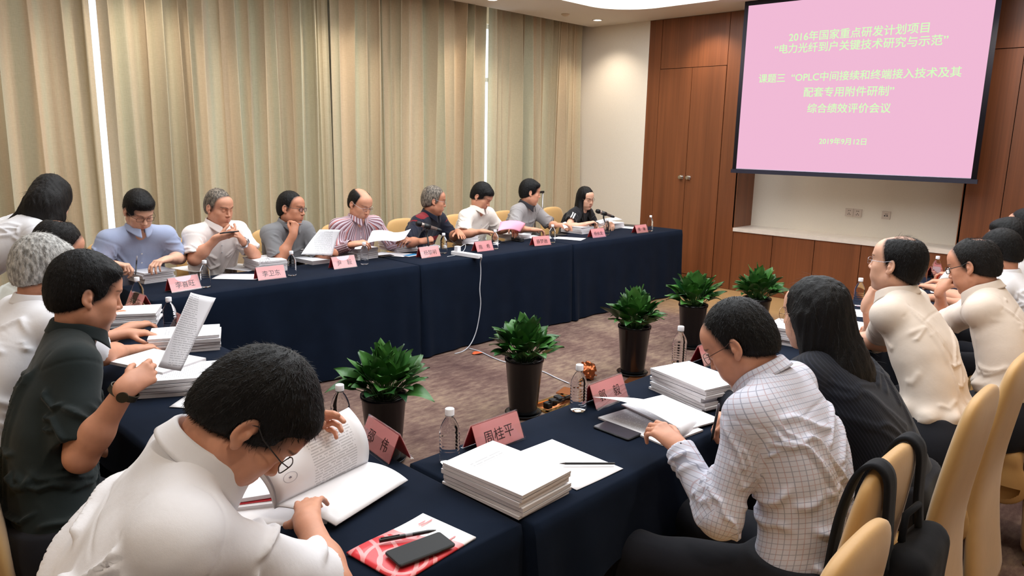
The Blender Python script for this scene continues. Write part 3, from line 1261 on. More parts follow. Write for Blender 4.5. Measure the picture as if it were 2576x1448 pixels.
# ------------------------------------------------------------------ printed paper
def paper_mat(name, rows, x_lim, y_lim, base=(236, 235, 238), ink=0.5, step=0.0075, dens=0.5):
    """White paper with unreadable grey rows of print inside a field of the sheet (object frame)."""
    t = NT(name)
    t.set(Roughness=0.7)
    t.b.inputs['Specular IOR Level'].default_value = 0.25
    c = lin(base)
    if not rows:
        t.base(c)
        return t.m
    tc = t.n('ShaderNodeTexCoord')
    sx = t.n('ShaderNodeSeparateXYZ')
    t.l(tc.outputs['Object'], sx.inputs[0])
    X, Y = sx.outputs[0], sx.outputs[1]
    fr = t.math('FRACT', t.math('DIVIDE', Y, step))
    row = t.math('LESS_THAN', fr, 0.42)
    v = t.coord('Object', (1 / 0.0042, 1 / step, 0.001))
    wn = t.n('ShaderNodeTexWhiteNoise', noise_dimensions='2D')
    sn = t.n('ShaderNodeVectorMath', operation='FLOOR')
    t.l(v, sn.inputs[0])
    t.l(sn.outputs[0], wn.inputs['Vector'])
    word = t.math('LESS_THAN', wn.outputs['Value'], dens + 0.35)
    m = t.math('MULTIPLY', row, word)
    for a, (lo, hi) in ((X, x_lim), (Y, y_lim)):
        m = t.math('MULTIPLY', m, t.math('GREATER_THAN', a, lo))
        m = t.math('MULTIPLY', m, t.math('LESS_THAN', a, hi))
    t.base(t.mix(t.math('MULTIPLY', m, ink), c, lin((70, 70, 78))))
    return t.m
P_TITLE = paper_mat('report_cover', True, (-0.062, 0.062), (0.055, 0.085), ink=0.45, step=0.013)
P_TEXT = paper_mat('printed_sheet', True, (-0.082, 0.082), (-0.12, 0.125), ink=0.38)
P_BLANK = paper_mat('blank_paper', False, None, None)
def edge_mat():
    t = NT('page_edges')
    t.set(Roughness=0.85)
    v = t.coord('Object', (3, 3, 1800))
    f = t.noise(v, 1.0, 2)
    t.base(t.ramp(f, [(0.3, lin((196, 190, 192))), (0.7, lin((232, 229, 230)))]))
    return t.m
P_EDGE = edge_mat()
PW, PL = 0.21, 0.297


def report_mesh(t, seed, curl=0.0, w=PW, l=PL, cover=None):
    rng = random.Random(seed)
    m = MB()
    nu, nv = 8, 10
    a, b, c = rng.uniform(0, 6), rng.uniform(0, 6), rng.uniform(-1, 1)
    def lift(u, v):
        e = abs(u - 0.5) * 2
        return curl * (u ** 3) * (0.6 + 0.4 * v) + 0.0012 * math.sin(3 * u + a) * math.sin(4 * v + b)
    top = [((i / nu - 0.5) * w, (j / nv - 0.5) * l, t - 0.0006 + lift(i / nu, j / nv)) for i in range(nu + 1) for j in range(nv + 1)]
    mid = [(x, y, z - (t - 0.0012) * 0.999) for x, y, z in top]
    idx = lambda i, j: i * (nv + 1) + j
    n = len(top)
    # page block with rounded-down bottom kept flat
    bot = [(x, y, max(0.0, 0.0 + (zz - (t - 0.0006)) * 0.35)) for (x, y, zz) in top]
    fs = [(idx(i, j), idx(i + 1, j), idx(i + 1, j + 1), idx(i, j + 1)) for i in range(nu) for j in range(nv)]
    m.add(top + bot, fs, 0)
    m.f.extend([tuple(n + k for k in reversed(q)) for q in fs])
    m.mi.extend([0] * len(fs))
    loop = [idx(i, 0) for i in range(nu + 1)] + [idx(nu, j) for j in range(1, nv + 1)] + [idx(i, nv) for i in range(nu - 1, -1, -1)] + [idx(0, j) for j in range(nv - 1, 0, -1)]
    for p, q in zip(loop, loop[1:] + loop[:1]):
        m.f.append((q, p, p + n, q + n))
        m.mi.append(1)
    return m.mesh('report')
_rep = {}
def report(x, y, z, deg, t, label, group, cover=0, curl=0.0, seed=0):
    key = (round(t, 4), cover, curl, seed % 4)
    if key not in _rep:
        me = report_mesh(t, seed, curl)
        me.materials.append((P_TITLE, P_TEXT, P_BLANK)[cover])
        me.materials.append(P_EDGE)
        me.set_sharp_from_angle(angle=math.radians(40))
        _rep[key] = me
    o = bpy.data.objects.new('report', _rep[key])
    COL.objects.link(o)
    o.location = (x, y, z)
    o.rotation_euler = (0, 0, math.radians(deg))
    return tag(o, label, 'report', group)
ORD = ['lowest', 'second from the bottom', 'third from the bottom', 'fourth from the bottom', 'fifth from the bottom', 'sixth from the bottom', 'seventh from the bottom']


def stack(x, y, deg, n, height, where, seed, cover=0, jitter=0.006, turn=3.0, curl=0.0, z0=TZ, thick=None):
    rng = random.Random(seed)
    ts = [rng.uniform(0.7, 1.4) for _ in range(n)]
    if thick:
        ts = thick
    k = height / sum(ts)
    z = z0 + 0.0006
    for i, t in enumerate(ts):
        t = max(0.006, round(t * k, 3))
        pos = 'topmost' if i == n - 1 else ORD[i]
        lab = '%s report of the stack %s' % (pos, where) if n > 1 else 'single thick white report %s' % where
        report(x + rng.uniform(-jitter, jitter), y + rng.uniform(-jitter, jitter), z, deg + rng.uniform(-turn, turn), t, lab,
               'reports stacked ' + where, cover if i == n - 1 else 2, curl if i == n - 1 else 0.0, rng.randrange(4))
        z += t + 0.0005 + (0.0012 if i < n - 1 else 0)
    return z


def by_edge(a, b, z, other, flip=1):
    """Centre and turn of a sheet from two pixels on one of its short edges (a->b is +x of the sheet)."""
    A, B = at(*a, z=z), at(*b, z=z)
    d = B - A
    L = np.hypot(d[0], d[1])
    e = d[:2] / L
    nrm = np.array([-e[1], e[0]]) * flip
    c = (A[:2] + B[:2]) / 2 + nrm * other / 2
    return c[0], c[1], math.degrees(math.atan2(e[1], e[0])), L

cx, cy, dg, L = by_edge((1305, 1312), (1440, 1236), TZ, PL)
stack(cx, cy, dg, 6, 0.062, 'in the foreground before the three-character card', 31, 0, 0.004, 2.0, 0.0)
cx, cy, dg, L = by_edge((1628, 975), (1775, 1042), TZ, PW)
stack(cx, cy, dg - 90, 7, 0.080, 'beside the checked-shirt man', 32, 0, 0.008, 3)
q = at(2010, 862, z=TZ)
stack(q[0], q[1], 4, 6, 0.075, 'in front of the woman with round glasses', 33, 1, 0.006, 3)
for px, py, deg, n, hgt, where, sd, cov in (
        (374, 702, 6, 6, 0.062, 'in front of the man in light blue', 41, 1),
        (668, 676, -4, 6, 0.072, 'under the folded reading glasses', 42, 0),
        (787, 657, 3, 1, 0.030, 'lying before the gray-polo man', 43, 1),
        (897, 646, 5, 7, 0.080, 'before the striped shirt by the half-moon card', 44, 2),
        (1001, 628, -3, 6, 0.066, 'under the papers the striped-shirt man reads', 45, 1),
        (1156, 608, 2, 7, 0.085, 'left of the white power strip', 46, 0),
        (1290, 598, 8, 4, 0.040, 'under the pink folder', 47, 2),
        (1452, 584, -2, 6, 0.066, 'at the striped-collar man\'s hand', 48, 1),
        (1530, 571, 4, 5, 0.055, 'before the woman in black', 49, 1),
        (322, 812, 62, 6, 0.062, 'in front of the grey-haired man', 50, 0),
        (468, 872, 66, 5, 0.066, 'under the spread hand on the side table', 51, 0),
        (455, 975, 62, 5, 0.062, 'nearest the foreground reader\'s head', 52, 1)):
    q = at(px, py, z=TZ)
    stack(q[0], q[1], deg, n, hgt, where, sd, cov, 0.005, 3.0)


q = at(398, 912, z=0.815)
report(q[0], q[1], 0.8165, 20, 0.012, 'open white report laid askew on the near side-table stack, below the held sheet', 'open reports', 1, 0.0, 1)


def sheet_flat(px, py, deg, label, z=TZ, cover=2, w=PW, l=PL, curl=0.004, seed=0, group='loose sheets on the tables', mat=None):
    rng = random.Random(seed)
    a, b = rng.uniform(0, 6), rng.uniform(0, 6)
    m = MB().grid(lambda u, v: ((u - 0.5) * w, (v - 0.5) * l, 0.0008 + curl * (0.5 + 0.5 * math.sin(3.2 * u + a)) * (0.5 + 0.5 * math.sin(2.6 * v + b))), 8, 10, 0, 0.0006)
    o = obj('paper_sheet', m, mat or (P_TITLE, P_TEXT, P_BLANK)[cover])
    q = at(px, py, z=z)
    o.location = (q[0], q[1], z + 0.0006)
    o.rotation_euler = (0, 0, math.radians(deg))
    return tag(o, label, 'paper', group)
sheet_flat(600, 696, 48, 'loose white sheet lying at the table edge before the white-polo man', cover=1, seed=1)
sheet_flat(612, 673, 20, 'loose printed sheet behind the edge sheet, before the white-polo man', cover=1, seed=2)
sheet_flat(492, 675, 12, 'loose sheet half under the report stack of the man in light blue', cover=2, seed=3)
sheet_flat(985, 640, 30, 'loose sheet between the two stacks of the striped-shirt man', cover=2, seed=4)
sheet_flat(1075, 618, -10, 'loose sheet behind the microphone stand', cover=2, seed=5)
sheet_flat(1210, 612, 14, 'loose sheet sticking out right of the stack by the power strip', cover=2, seed=6)
sheet_flat(1345, 597, -8, 'loose sheets right of the pink folder', cover=2, seed=7)
sheet_flat(1432, 600, 24, 'newspaper-grey printed sheet behind the last but two water bottle', cover=1, seed=8)
sheet_flat(1592, 573, 10, 'loose sheet at the far end beside the last name card', cover=2, seed=9)
cx, cy, dg, L = by_edge((1447, 1236), (1571, 1179), TZ, PL)
s1 = sheet_flat(1500, 1170, dg, 'white sheet with the pencil lying on it', cover=2, seed=10, curl=0.003)
s1.location = (cx, cy, TZ + 0.001)
q0 = at(2185, 800, z=TZ)
sheet_flat(2192, 790, 30, 'loose sheet in front of the chin-resting balding man', cover=1, seed=11)
sheet_flat(2175, 822, 5, 'second loose sheet nearer the woman, beside the chin-resting man', cover=2, seed=12)
sheet_flat(2400, 735, 20, 'loose sheet before the bowed man with dark glasses', cover=1, seed=13, curl=0.002)
sheet_flat(560, 1005, 40, 'pale blue-marked sheet between the near stack and the foreground head', cover=1, seed=14)

# ------------------------------------------------------------------ bottles
def clear_mat(name, col, rough=0.03, ior=1.33, tint=1.0):
    t = NT(name)
    g = t.n('ShaderNodeBsdfGlossy')
    g.inputs['Roughness'].default_value = rough
    tr = t.n('ShaderNodeBsdfTransparent')
    tr.inputs['Color'].default_value = (*col, 1)
    lw = t.n('ShaderNodeLayerWeight')
    lw.inputs['Blend'].default_value = 0.25
    mx = t.n('ShaderNodeMixShader')
    f = t.math('ADD', t.math('MULTIPLY', lw.outputs['Fresnel'], 0.35), 0.03)
    t.l(f, mx.inputs[0])
    t.l(tr.outputs[0], mx.inputs[1])
    t.l(g.outputs[0], mx.inputs[2])
    t.l(mx.outputs[0], t.t.nodes['Material Output'].inputs['Surface'])
    return t.m
def refr_mat(name, col, rough, ior):
    t = NT(name)
    t.set(Roughness=rough)
    t.b.inputs['Transmission Weight'].default_value = 1.0
    t.b.inputs['IOR'].default_value = ior
    t.base(col)
    return t.m
M_PET = refr_mat('clear_bottle_plastic', (0.96, 0.97, 0.99), 0.02, 1.12)
M_ACRYL = clear_mat('clear_acrylic', (0.985, 0.985, 0.985))
M_CAP = simple('white_bottle_cap', (232, 232, 236), 0.45)
BOT = None
def make_bottle():
    r = thing('water_bottle', 'x', 'bottle', (0, 0, 0), 0, 'water bottles')
    prof = [(0.001, 0.004), (0.018, 0.001), (0.027, 0.002), (0.0305, 0.008)]
    z = 0.014
    while z < 0.088:
        prof += [(0.031, z), (0.031, z + 0.006), (0.0293, z + 0.0085)]
        z += 0.011
    prof += [(0.0312, 0.094), (0.0308, 0.104), (0.028, 0.116), (0.0225, 0.130), (0.0165, 0.141), (0.0118, 0.147), (0.0118, 0.153), (0.0145, 0.154), (0.0145, 0.1555), (0.0112, 0.156), (0.0112, 0.160), (0.001, 0.1601)]
    obj('bottle_body', MB().lathe(prof, 28, caps=False), M_PET, r)
    cap = [(0.0142, 0.156), (0.0142, 0.174), (0.0128, 0.1755), (0.001, 0.1757)]
    m = MB().lathe(cap, 28, caps=False)
    obj('cap', m, M_CAP, r)
    obj('cap_ring', MB().lathe([(0.0138, 0.1538), (0.0145, 0.1545), (0.0145, 0.1555)], 28, caps=False), M_CAP, r)
    return r
BOTS = [(518, 726, 'water bottle beside the card of the man in light blue'),
        (735, 697, 'water bottle beside the card in front of the gray-polo man with the pen'),
        (917, 669, 'water bottle in front of the striped-shirt man'),
        (1116, 641, 'water bottle beside the blue phone\'s card, left of the power strip'),
        (1245, 630, 'water bottle right of the power strip, beside a two-character card'),
        (1389, 614, 'water bottle in front of the gray polo man with striped collar'),
        (1526, 595, 'water bottle below the far microphone'),
        (1635, 585, 'water bottle at the far end of the curtain-side tables'),
        (350, 778, 'water bottle on the side table before the reddish name card'),
        (430, 838, 'water bottle on the side table behind the raised sheet'),
        (858, 1098, 'water bottle mostly hidden behind the raised booklet page, only its cap showing'),
        (1131, 1168, 'water bottle next to the three-character card in the foreground'),
        (1454, 1036, 'water bottle next to the card by the checked-shirt man\'s papers'),
        (1707, 920, 'water bottle left of the checked-shirt man\'s face, before a plant pot'),
        (2158, 773, 'water bottle left of the chin-resting balding man'),
        (2352, 706, 'taller-looking water bottle between the two men in white at the right'),
        (2318, 717, 'small-looking water bottle just right of the balding man\'s collar')]
for i, (px, py, lab) in enumerate(BOTS):
    b = make_bottle() if i == 0 else copy_tree(BOT)
    BOT = BOT or b
    q = at(px, py - 4, z=TZ)
    b.location = (q[0], q[1], TZ + 0.0005)
    b.rotation_euler = (0, 0, i * 0.7)
    b['label'] = lab
# ------------------------------------------------------------------ name cards
M_PINK = simple('pink_card_paper', (244, 160, 160), 0.6)
M_RED = simple('red_card_back', (196, 48, 52), 0.6)
M_INK = simple('black_brown_lettering', (62, 24, 22), 0.7)
CW, CHH, CD = 0.205, 0.088, 0.040      # width, height, half depth of the tent


def name_card(a, b, text, label, spread=None, flap=False, white=False, w=CW, z=TZ):
    """a, b: pixels of the lower front edge, left and right as read."""
    A, B = at(*a, z=z), at(*b, z=z)
    c = (A + B) / 2
    ang = math.atan2(B[1] - A[1], B[0] - A[0])
    ex = np.array([math.cos(ang), math.sin(ang), 0])
    back = np.array([-ex[1], ex[0], 0])            # away from the reader
    c = c + back * CD
    r = thing('name_card', label, 'name card', (c[0], c[1], z + 0.0005), ang, 'pink name cards')
    h, d, k = CHH, CD, 0.0016
    x = w / 2
    # acrylic holder: two leaning leaves that meet in a ridge, with a turned-up lip
    m = MB()
    for s in (1, -1):
        P = np.array([[(-x, s * -(d + 0.001), 0.0), (-x, s * -0.001, h + 0.003)], [(x, s * -(d + 0.001), 0.0), (x, s * -0.001, h + 0.003)]])
        m.sheet(P if s == 1 else P[::-1], 0, k)
        P = np.array([[(-x, s * -(d + 0.006), 0.0), (-x, s * -(d + 0.002), 0.010)], [(x, s * -(d + 0.006), 0.0), (x, s * -(d + 0.002), 0.010)]])
        m.sheet(P if s == 1 else P[::-1], 0, k)
    obj('acrylic_holder', m, M_ACRYL, r, smooth=False)
    m = MB()
    xi = x - 0.002
    for s in (1, -1):
        P = np.array([[(-xi, s * -(d - 0.0018), 0.003), (-xi, s * -0.0022, h - 0.002)], [(xi, s * -(d - 0.0018), 0.003), (xi, s * -0.0022, h - 0.002)]])
        m.sheet(P if s == 1 else P[::-1], 0, 0.0006)
    obj('paper_card', m, M_PINK, r, smooth=False)
    # inside of the fold, the darker back of the same card
    m = MB()
    for s in (1, -1):
        P = np.array([[(-xi, s * -(d - 0.0040), 0.003), (-xi, s * -0.0022, h - 0.007)], [(xi, s * -(d - 0.0040), 0.003), (xi, s * -0.0022, h - 0.007)]])
        m.sheet(P if s == 1 else P[::-1], 0, 0.0004)
    obj('card_lining', m, M_RED, r, smooth=False)
    if text:
        L = math.hypot(d, h)
        for s in (1, -1):
            m = MB()
            ex_ = np.array([s, 0, 0.0])
            ey = np.array([0, s * d / L, h / L])
            n = np.cross(ex_, ey)
            tw, th = (0.130, 0.042)
            O = np.array([0, s * -d, 0]) + ey * (L * 0.5 - th * 0.58) + ex_ * (-tw / 2) + n * 0.0014
            place_text(m, text, O, ex_, ey, width=tw, height=th)
            obj('lettering', m, M_INK, r, smooth=False)
    if flap or white:
        m = MB()
        L = math.hypot(d, h)
        ey = np.array([0, d / L, h / L])
        n = np.cross(np.array([1.0, 0, 0]), ey)
        pts = []
        if white:
            ring = [(-0.03, 0.0), (0.05, 0.0), (0.06, 0.5), (0.045, 0.9), (-0.045, 0.9)]
            pts = [np.array([p, -d, 0]) + ey * (L * q) + n * 0.0018 for p, q in ring]
        else:
            for i in range(15):
                a_ = math.pi + math.pi * i / 14
                pts.append(np.array([0.055 * math.cos(a_), -d, 0]) + ey * (L * (0.985 + 0.36 * math.sin(a_))) + n * 0.0018)
        m.add(pts, [tuple(range(len(pts)))])
        obj('torn_patch', m, simple('pale_card_patch', (238, 212, 222), 0.6), r, smooth=False)
    return r
name_card((428, 738), (512, 724), '李喜旺', 'pink name card with a pale torn half-moon, in front of the man in light blue', flap=True)
name_card((648, 707), (723, 698), '李卫东', 'pink three-character card in front of the folded reading glasses')
name_card((835, 679), (904, 670), '尹　毅', 'pink two-character card with pale half-moon, before the striped-shirt man', flap=True)
name_card((1057, 651), (1113, 644), '杨黎明', 'pink three-character card beside the blue phone')
name_card((1199, 635), (1245, 629), '陈　希', 'pink two-character card right of the white power strip')
name_card((1345, 620), (1387, 616), '薛梦驰', 'pink three-character card before the pink folder and the striped-collar man')
name_card((1490, 599), (1526, 595), '杨长龙', 'pink three-character card below the far microphone')
name_card((1600, 588), (1634, 584), '邢　琳', 'pink two-character card last in the curtain-side row, by the wooden doors')
name_card((300, 764), (366, 792), '李树阳', 'pink card on the side table half hidden by the bottle left of the raised sheet')
name_card((413, 824), (470, 860), '大　力', 'pink card almost hidden behind the raised printed sheet')
name_card((880, 1098), (1003, 1190), '邵　伟', 'pink two-character card seen past the raised booklet page')
name_card((1203, 1148), (1322, 1102), '周桂平', 'pink three-character card behind the foreground report stack')
name_card((1492, 1036), (1590, 996), '郭　毅', 'pink two-character card behind the checked-shirt man\'s curled pages')
name_card((1757, 930), (1845, 896), '于　浩', 'pink card partly behind the checked-shirt man\'s face')
name_card((1873, 872), (1952, 848), '', 'pink card of which only an edge shows between checked shirt and woman')
name_card((2188, 768), (2262, 742), '', 'red-backed card beside the water bottle left of the chin-resting man')
name_card((2335, 706), (2392, 690), '', 'small pink and white card between the two white-shirted men at the right', white=True)

# ------------------------------------------------------------------ red leaflet, phones, pens
def leaflet():
    A, B, Cc = at(873, 1390, z=0.756), at(1063, 1290, z=0.756), at(1181, 1354, z=0.756)
    ex, ey = B - A, Cc - B
    W_, H_ = np.linalg.norm(ex), np.linalg.norm(ey)
    ang = math.atan2(ex[1], ex[0])
    c = (A + Cc) / 2
    c = A + ex / 2 + np.array([math.sin(ang), -math.cos(ang), 0]) * 0.0925
    r = thing('leaflet', 'red and white leaflet under the black phone in the foreground', 'leaflet', (c[0], c[1], TZ + 0.001), ang)
    w, h = 0.252, 0.185
    t = NT('leaflet_print')
    t.set(Roughness=0.35)
    tc = t.n('ShaderNodeTexCoord')
    sx = t.n('ShaderNodeSeparateXYZ')
    t.l(tc.outputs['Object'], sx.inputs[0])
    X, Y = sx.outputs[0], sx.outputs[1]
    red, pale, white = lin((222, 58, 66)), lin((246, 158, 160)), lin((238, 236, 236))
    # white field at the far end with a wavy pink fringe
    bnd = t.math('ADD', X, t.math('MULTIPLY', t.math('SINE', t.math('MULTIPLY', Y, 18.0)), 0.03))
    c1 = t.mix(t.math('GREATER_THAN', bnd, 0.030), red, pale)
    c1 = t.mix(t.math('GREATER_THAN', bnd, 0.052), c1, white)
    # globe-like arcs near the other end
    dx, dy = t.math('ADD', X, 0.06), t.math('ADD', Y, 0.03)
    rad = t.math('SQRT', t.math('ADD', t.math('MULTIPLY', dx, dx), t.math('MULTIPLY', dy, dy)))
    arcs = t.math('LESS_THAN', t.math('ABSOLUTE', t.math('SUBTRACT', t.math('FRACT', t.math('DIVIDE', rad, 0.037)), 0.5)), 0.13)
    d2 = t.math('SQRT', t.math('ADD', t.math('MULTIPLY', t.math('ADD', X, 0.20), t.math('ADD', X, 0.20)), t.math('MULTIPLY', t.math('SUBTRACT', Y, 0.11), t.math('SUBTRACT', Y, 0.11))))
    arcs2 = t.math('LESS_THAN', t.math('ABSOLUTE', t.math('SUBTRACT', t.math('FRACT', t.math('DIVIDE', d2, 0.042)), 0.5)), 0.12)
    am = t.math('MULTIPLY', t.math('MAXIMUM', arcs, arcs2), t.math('LESS_THAN', X, 0.0))
    t.base(t.mix(am, c1, pale))
    m = MB().grid(lambda u, v: ((u - 0.5) * w, (v - 0.5) * h, 0.003 + 0.003 * math.sin(5 * u + 1) * v), 12, 8, 0, 0.005)
    obj('printed_cover', m, t.m, r)
    m = MB()
    for k, (x, y, tw) in enumerate(((0.075, 0.055, 0.03), (0.075, 0.046, 0.05), (0.07, -0.055, 0.03), (0.035, 0.02, 0.03))):
        m.box((x - 0.0, y, 0.0068), (x + tw * 0.8, y + 0.004, 0.0072))
    obj('red_print', m, simple('leaflet_red_ink', (230, 130, 132), 0.5), r, smooth=False)
    return r
leaflet()


def flat_thing(name, label, cat, a, b, z, builder, flip=1):
    """A long thing lying with its axis from pixel a to pixel b at height z."""
    A, B = at(*a, z=z), at(*b, z=z)
    c = (A + B) / 2
    ang = math.atan2(B[1] - A[1], B[0] - A[0])
    r = thing(name, label, cat, (c[0], c[1], z), ang)
    builder(r, float(np.linalg.norm(B - A)))
    return r
M_BLACKGL = simple('black_glass', (10, 10, 11), 0.3, spec=0.12)
M_BLACKPL = simple('black_plastic', (20, 21, 24), 0.45)
M_GREYGL = simple('grey_phone_glass', (62, 58, 66), 0.2, spec=0.4)
M_ALU = simple('aluminium', (190, 190, 196), 0.3, 1.0)
M_WHITEPL = simple('white_plastic', (232, 230, 232), 0.4)


def phone_parts(body, screen, t=0.008, w=0.074, length=0.155, cam=True):
    def f(r, L):
        L = length or L
        m = MB().rbox((-L / 2, -w / 2, 0.0005), (L / 2, w / 2, t), 0.009)
        obj('body', m, body, r, auto=40)
        m = MB().rbox((-L / 2 + 0.003, -w / 2 + 0.003, t - 0.0004), (L / 2 - 0.003, w / 2 - 0.003, t + 0.0004), 0.007)
        obj('screen', m, screen, r, auto=40)
        m = MB().box((L * 0.1, -w / 2 - 0.0008, t * 0.35), (L * 0.22, -w / 2 + 0.001, t * 0.65))
        obj('side_button', m, body, r)
    return f
flat_thing('smartphone', 'black smartphone lying on the red leaflet in the foreground', 'phone', (985, 1412), (1127, 1358), TZ + 0.0125, phone_parts(M_BLACKPL, M_BLACKGL))
flat_thing('smartphone', 'grey smartphone face up beside the curled pages of the checked-shirt man', 'phone', (1505, 1068), (1602, 1104), TZ + 0.0005, phone_parts(M_BLACKPL, M_GREYGL, w=0.078))
def em_phone():
    t = NT('lit_phone_screen')
    t.set(Roughness=0.15)
    t.base((0.02, 0.02, 0.08))
    v = t.coord()
    vo = t.n('ShaderNodeTexVoronoi')
    vo.inputs['Scale'].default_value = 80
    t.l(v, vo.inputs['Vector'])
    c = t.ramp(vo.outputs['Distance'], [(0.2, (0.55, 0.55, 1.0)), (0.45, (0.05, 0.05, 0.75))])
    t.l(c, t.b.inputs['Emission Color'])
    t.b.inputs['Emission Strength'].default_value = 0.7
    return t.m
flat_thing('smartphone', 'smartphone with a lit violet screen behind the report stack', 'phone', (1815, 950), (1880, 962), TZ + 0.0005, phone_parts(M_BLACKPL, em_phone(), length=0.15))
flat_thing('smartphone', 'white-edged phone with a blue screen beside the power cable', 'phone', (1016, 646), (1052, 640), TZ + 0.0005, phone_parts(M_WHITEPL, simple('blue_screen', (64, 150, 205), 0.2), length=0.14))
flat_thing('smartphone', 'dark phone lying under the edge of the stack by the striped-shirt man', 'phone', (955, 646), (985, 643), TZ + 0.0005, phone_parts(M_BLACKPL, M_BLACKGL, length=0.13))
flat_thing('spectacle_case', 'black hard case on the cloth below the pink folder', 'case', (1282, 603), (1322, 610), TZ + 0.0005,
           lambda r, L: (obj('lower_shell', MB().rbox((-0.08, -0.028, 0), (0.08, 0.028, 0.018), 0.022), M_BLACKPL, r, auto=40), obj('lid', MB().rbox((-0.08, -0.028, 0.0185), (0.08, 0.028, 0.034), 0.022), M_BLACKPL, r, auto=40)))
flat_thing('pouch', 'thin dark folder corner under the loose sheets beside the far stacks', 'folder', (1375, 594), (1425, 590), TZ + 0.0005,
           lambda r, L: (obj('cover', MB().rbox((-0.11, -0.05, 0), (0.11, 0.05, 0.010), 0.006), M_BLACKPL, r, auto=40), ))
flat_thing('tablet', 'dark tablet lying behind the far reports near the last card', 'tablet', (1560, 566), (1600, 569), TZ + 0.0005,
           lambda r, L: (obj('body', MB().rbox((-0.12, -0.085, 0), (0.12, 0.085, 0.009), 0.01), M_BLACKPL, r, auto=40), obj('screen', MB().rbox((-0.112, -0.078, 0.0088), (0.112, 0.078, 0.0095), 0.006), M_BLACKGL, r, auto=40)))


def pen_parts(col, rad=0.0048, clip=True, length=0.142):
    mm = simple('pen_' + '_'.join(map(str, col)), col, 0.3)
    def f(r, L):
        n = 12
        Lh = length / 2
        obj('barrel', MB().tube([(-Lh + 0.012, 0, rad), (Lh * 0.15, 0, rad)], rad, n), simple('pen_grey', (120, 116, 122), 0.25), r, auto=40)
        obj('pen_cap', MB().tube([(-Lh * 1.0, 0, rad), (-Lh * 0.1, 0, rad)], rad * 1.12, n), mm, r, auto=40)
        obj('grip', MB().tube([(Lh * 0.15, 0, rad), (Lh - 0.02, 0, rad), (Lh - 0.006, 0, rad), (Lh, 0, rad)], [rad, rad * 0.95, rad * 0.5, rad * 0.2], n), mm, r, auto=40)
        if clip:
            obj('clip', MB().box((-Lh * 0.95, -0.0015, rad * 2.0), (-Lh * 0.3, 0.0015, rad * 2.4)), mm, r)
    return f
flat_thing('pen', 'black and grey pen lying on the red leaflet above the phone', 'pen', (953, 1364), (1098, 1337), TZ + 0.013, pen_parts((22, 22, 26)))
def pencil_parts(r, L):
    L = 0.17
    obj('shaft', MB().tube([(-L / 2 + 0.018, 0, 0.0036), (L / 2, 0, 0.0036)], 0.0036, 6), M_BLACKPL, r, smooth=False)
    obj('point', MB().tube([(-L / 2, 0, 0.0036), (-L / 2 + 0.018, 0, 0.0036)], [0.0005, 0.0036], 8), simple('pencil_wood', (70, 60, 56), 0.6), r)
flat_thing('pencil', 'black pencil lying across the white sheet', 'pencil', (1410, 1168), (1543, 1168), TZ + 0.008, pencil_parts)
flat_thing('pen', 'small pen on the cloth beside the black case', 'pen', (1255, 607), (1270, 610), TZ + 0.0005, pen_parts((30, 30, 40), length=0.13))

# folded reading glasses standing on a stack
def glasses_mesh(mb, w=0.062, h=0.021, rim=0.0011, temple=True, rect=0.6, fold=False, Lt=0.125, drop=0.02):
    """Spectacles, lens plane at y=0 facing +y, temples towards -y."""
    for s in (-1, 1):
        pts = []
        for i in range(25):
            a = 2 * math.pi * i / 24
            ca, sa = math.cos(a), math.sin(a)
            e = rect
            x = math.copysign(abs(ca) ** e, ca) * w / 2 * 0.40 * 2 / 2
            z = math.copysign(abs(sa) ** e, sa) * h
            pts.append((s * (w / 2 + 0.004) + x, -0.004 * abs((s * (w / 2 + 0.004) + x) / w) ** 2, z))
        mb.tube(pts, rim, 6, caps=False)
    x0 = w / 2 + 0.004 - w * 0.2
    mb.tube([(-x0 * 0.55, 0.0, 0.004), (0, 0.002, 0.008), (x0 * 0.55, 0.0, 0.004)], rim, 6)
    return mb
def reading_glasses():
    q = at(664, 663, z=TZ + 0.075)
    r = thing('reading_glasses', 'folded wire reading glasses standing on the white report stack', 'glasses', (q[0], q[1], TZ + 0.0752), 0.4)
    m = MB()
    glasses_mesh(m, 0.056, 0.019, 0.0012, rect=0.9)
    Mx = Matrix.Translation((0, 0, 0.0195)) @ Matrix.Rotation(math.radians(20), 4, 'X')
    m.v = [tuple(Mx @ Vector(p)) for p in m.v]
    obj('rims', m, M_ALU, r)
    m = MB()
    for s in (-1, 1):
        m.tube([(s * 0.056, 0.0, 0.022), (s * 0.05, -0.012, 0.03), (s * -0.02, -0.02 - 0.004 * s, 0.045), (s * -0.05, -0.02 - 0.004 * s, 0.012)], 0.0013, 6)
    obj('temples', m, M_ALU, r)
reading_glasses()

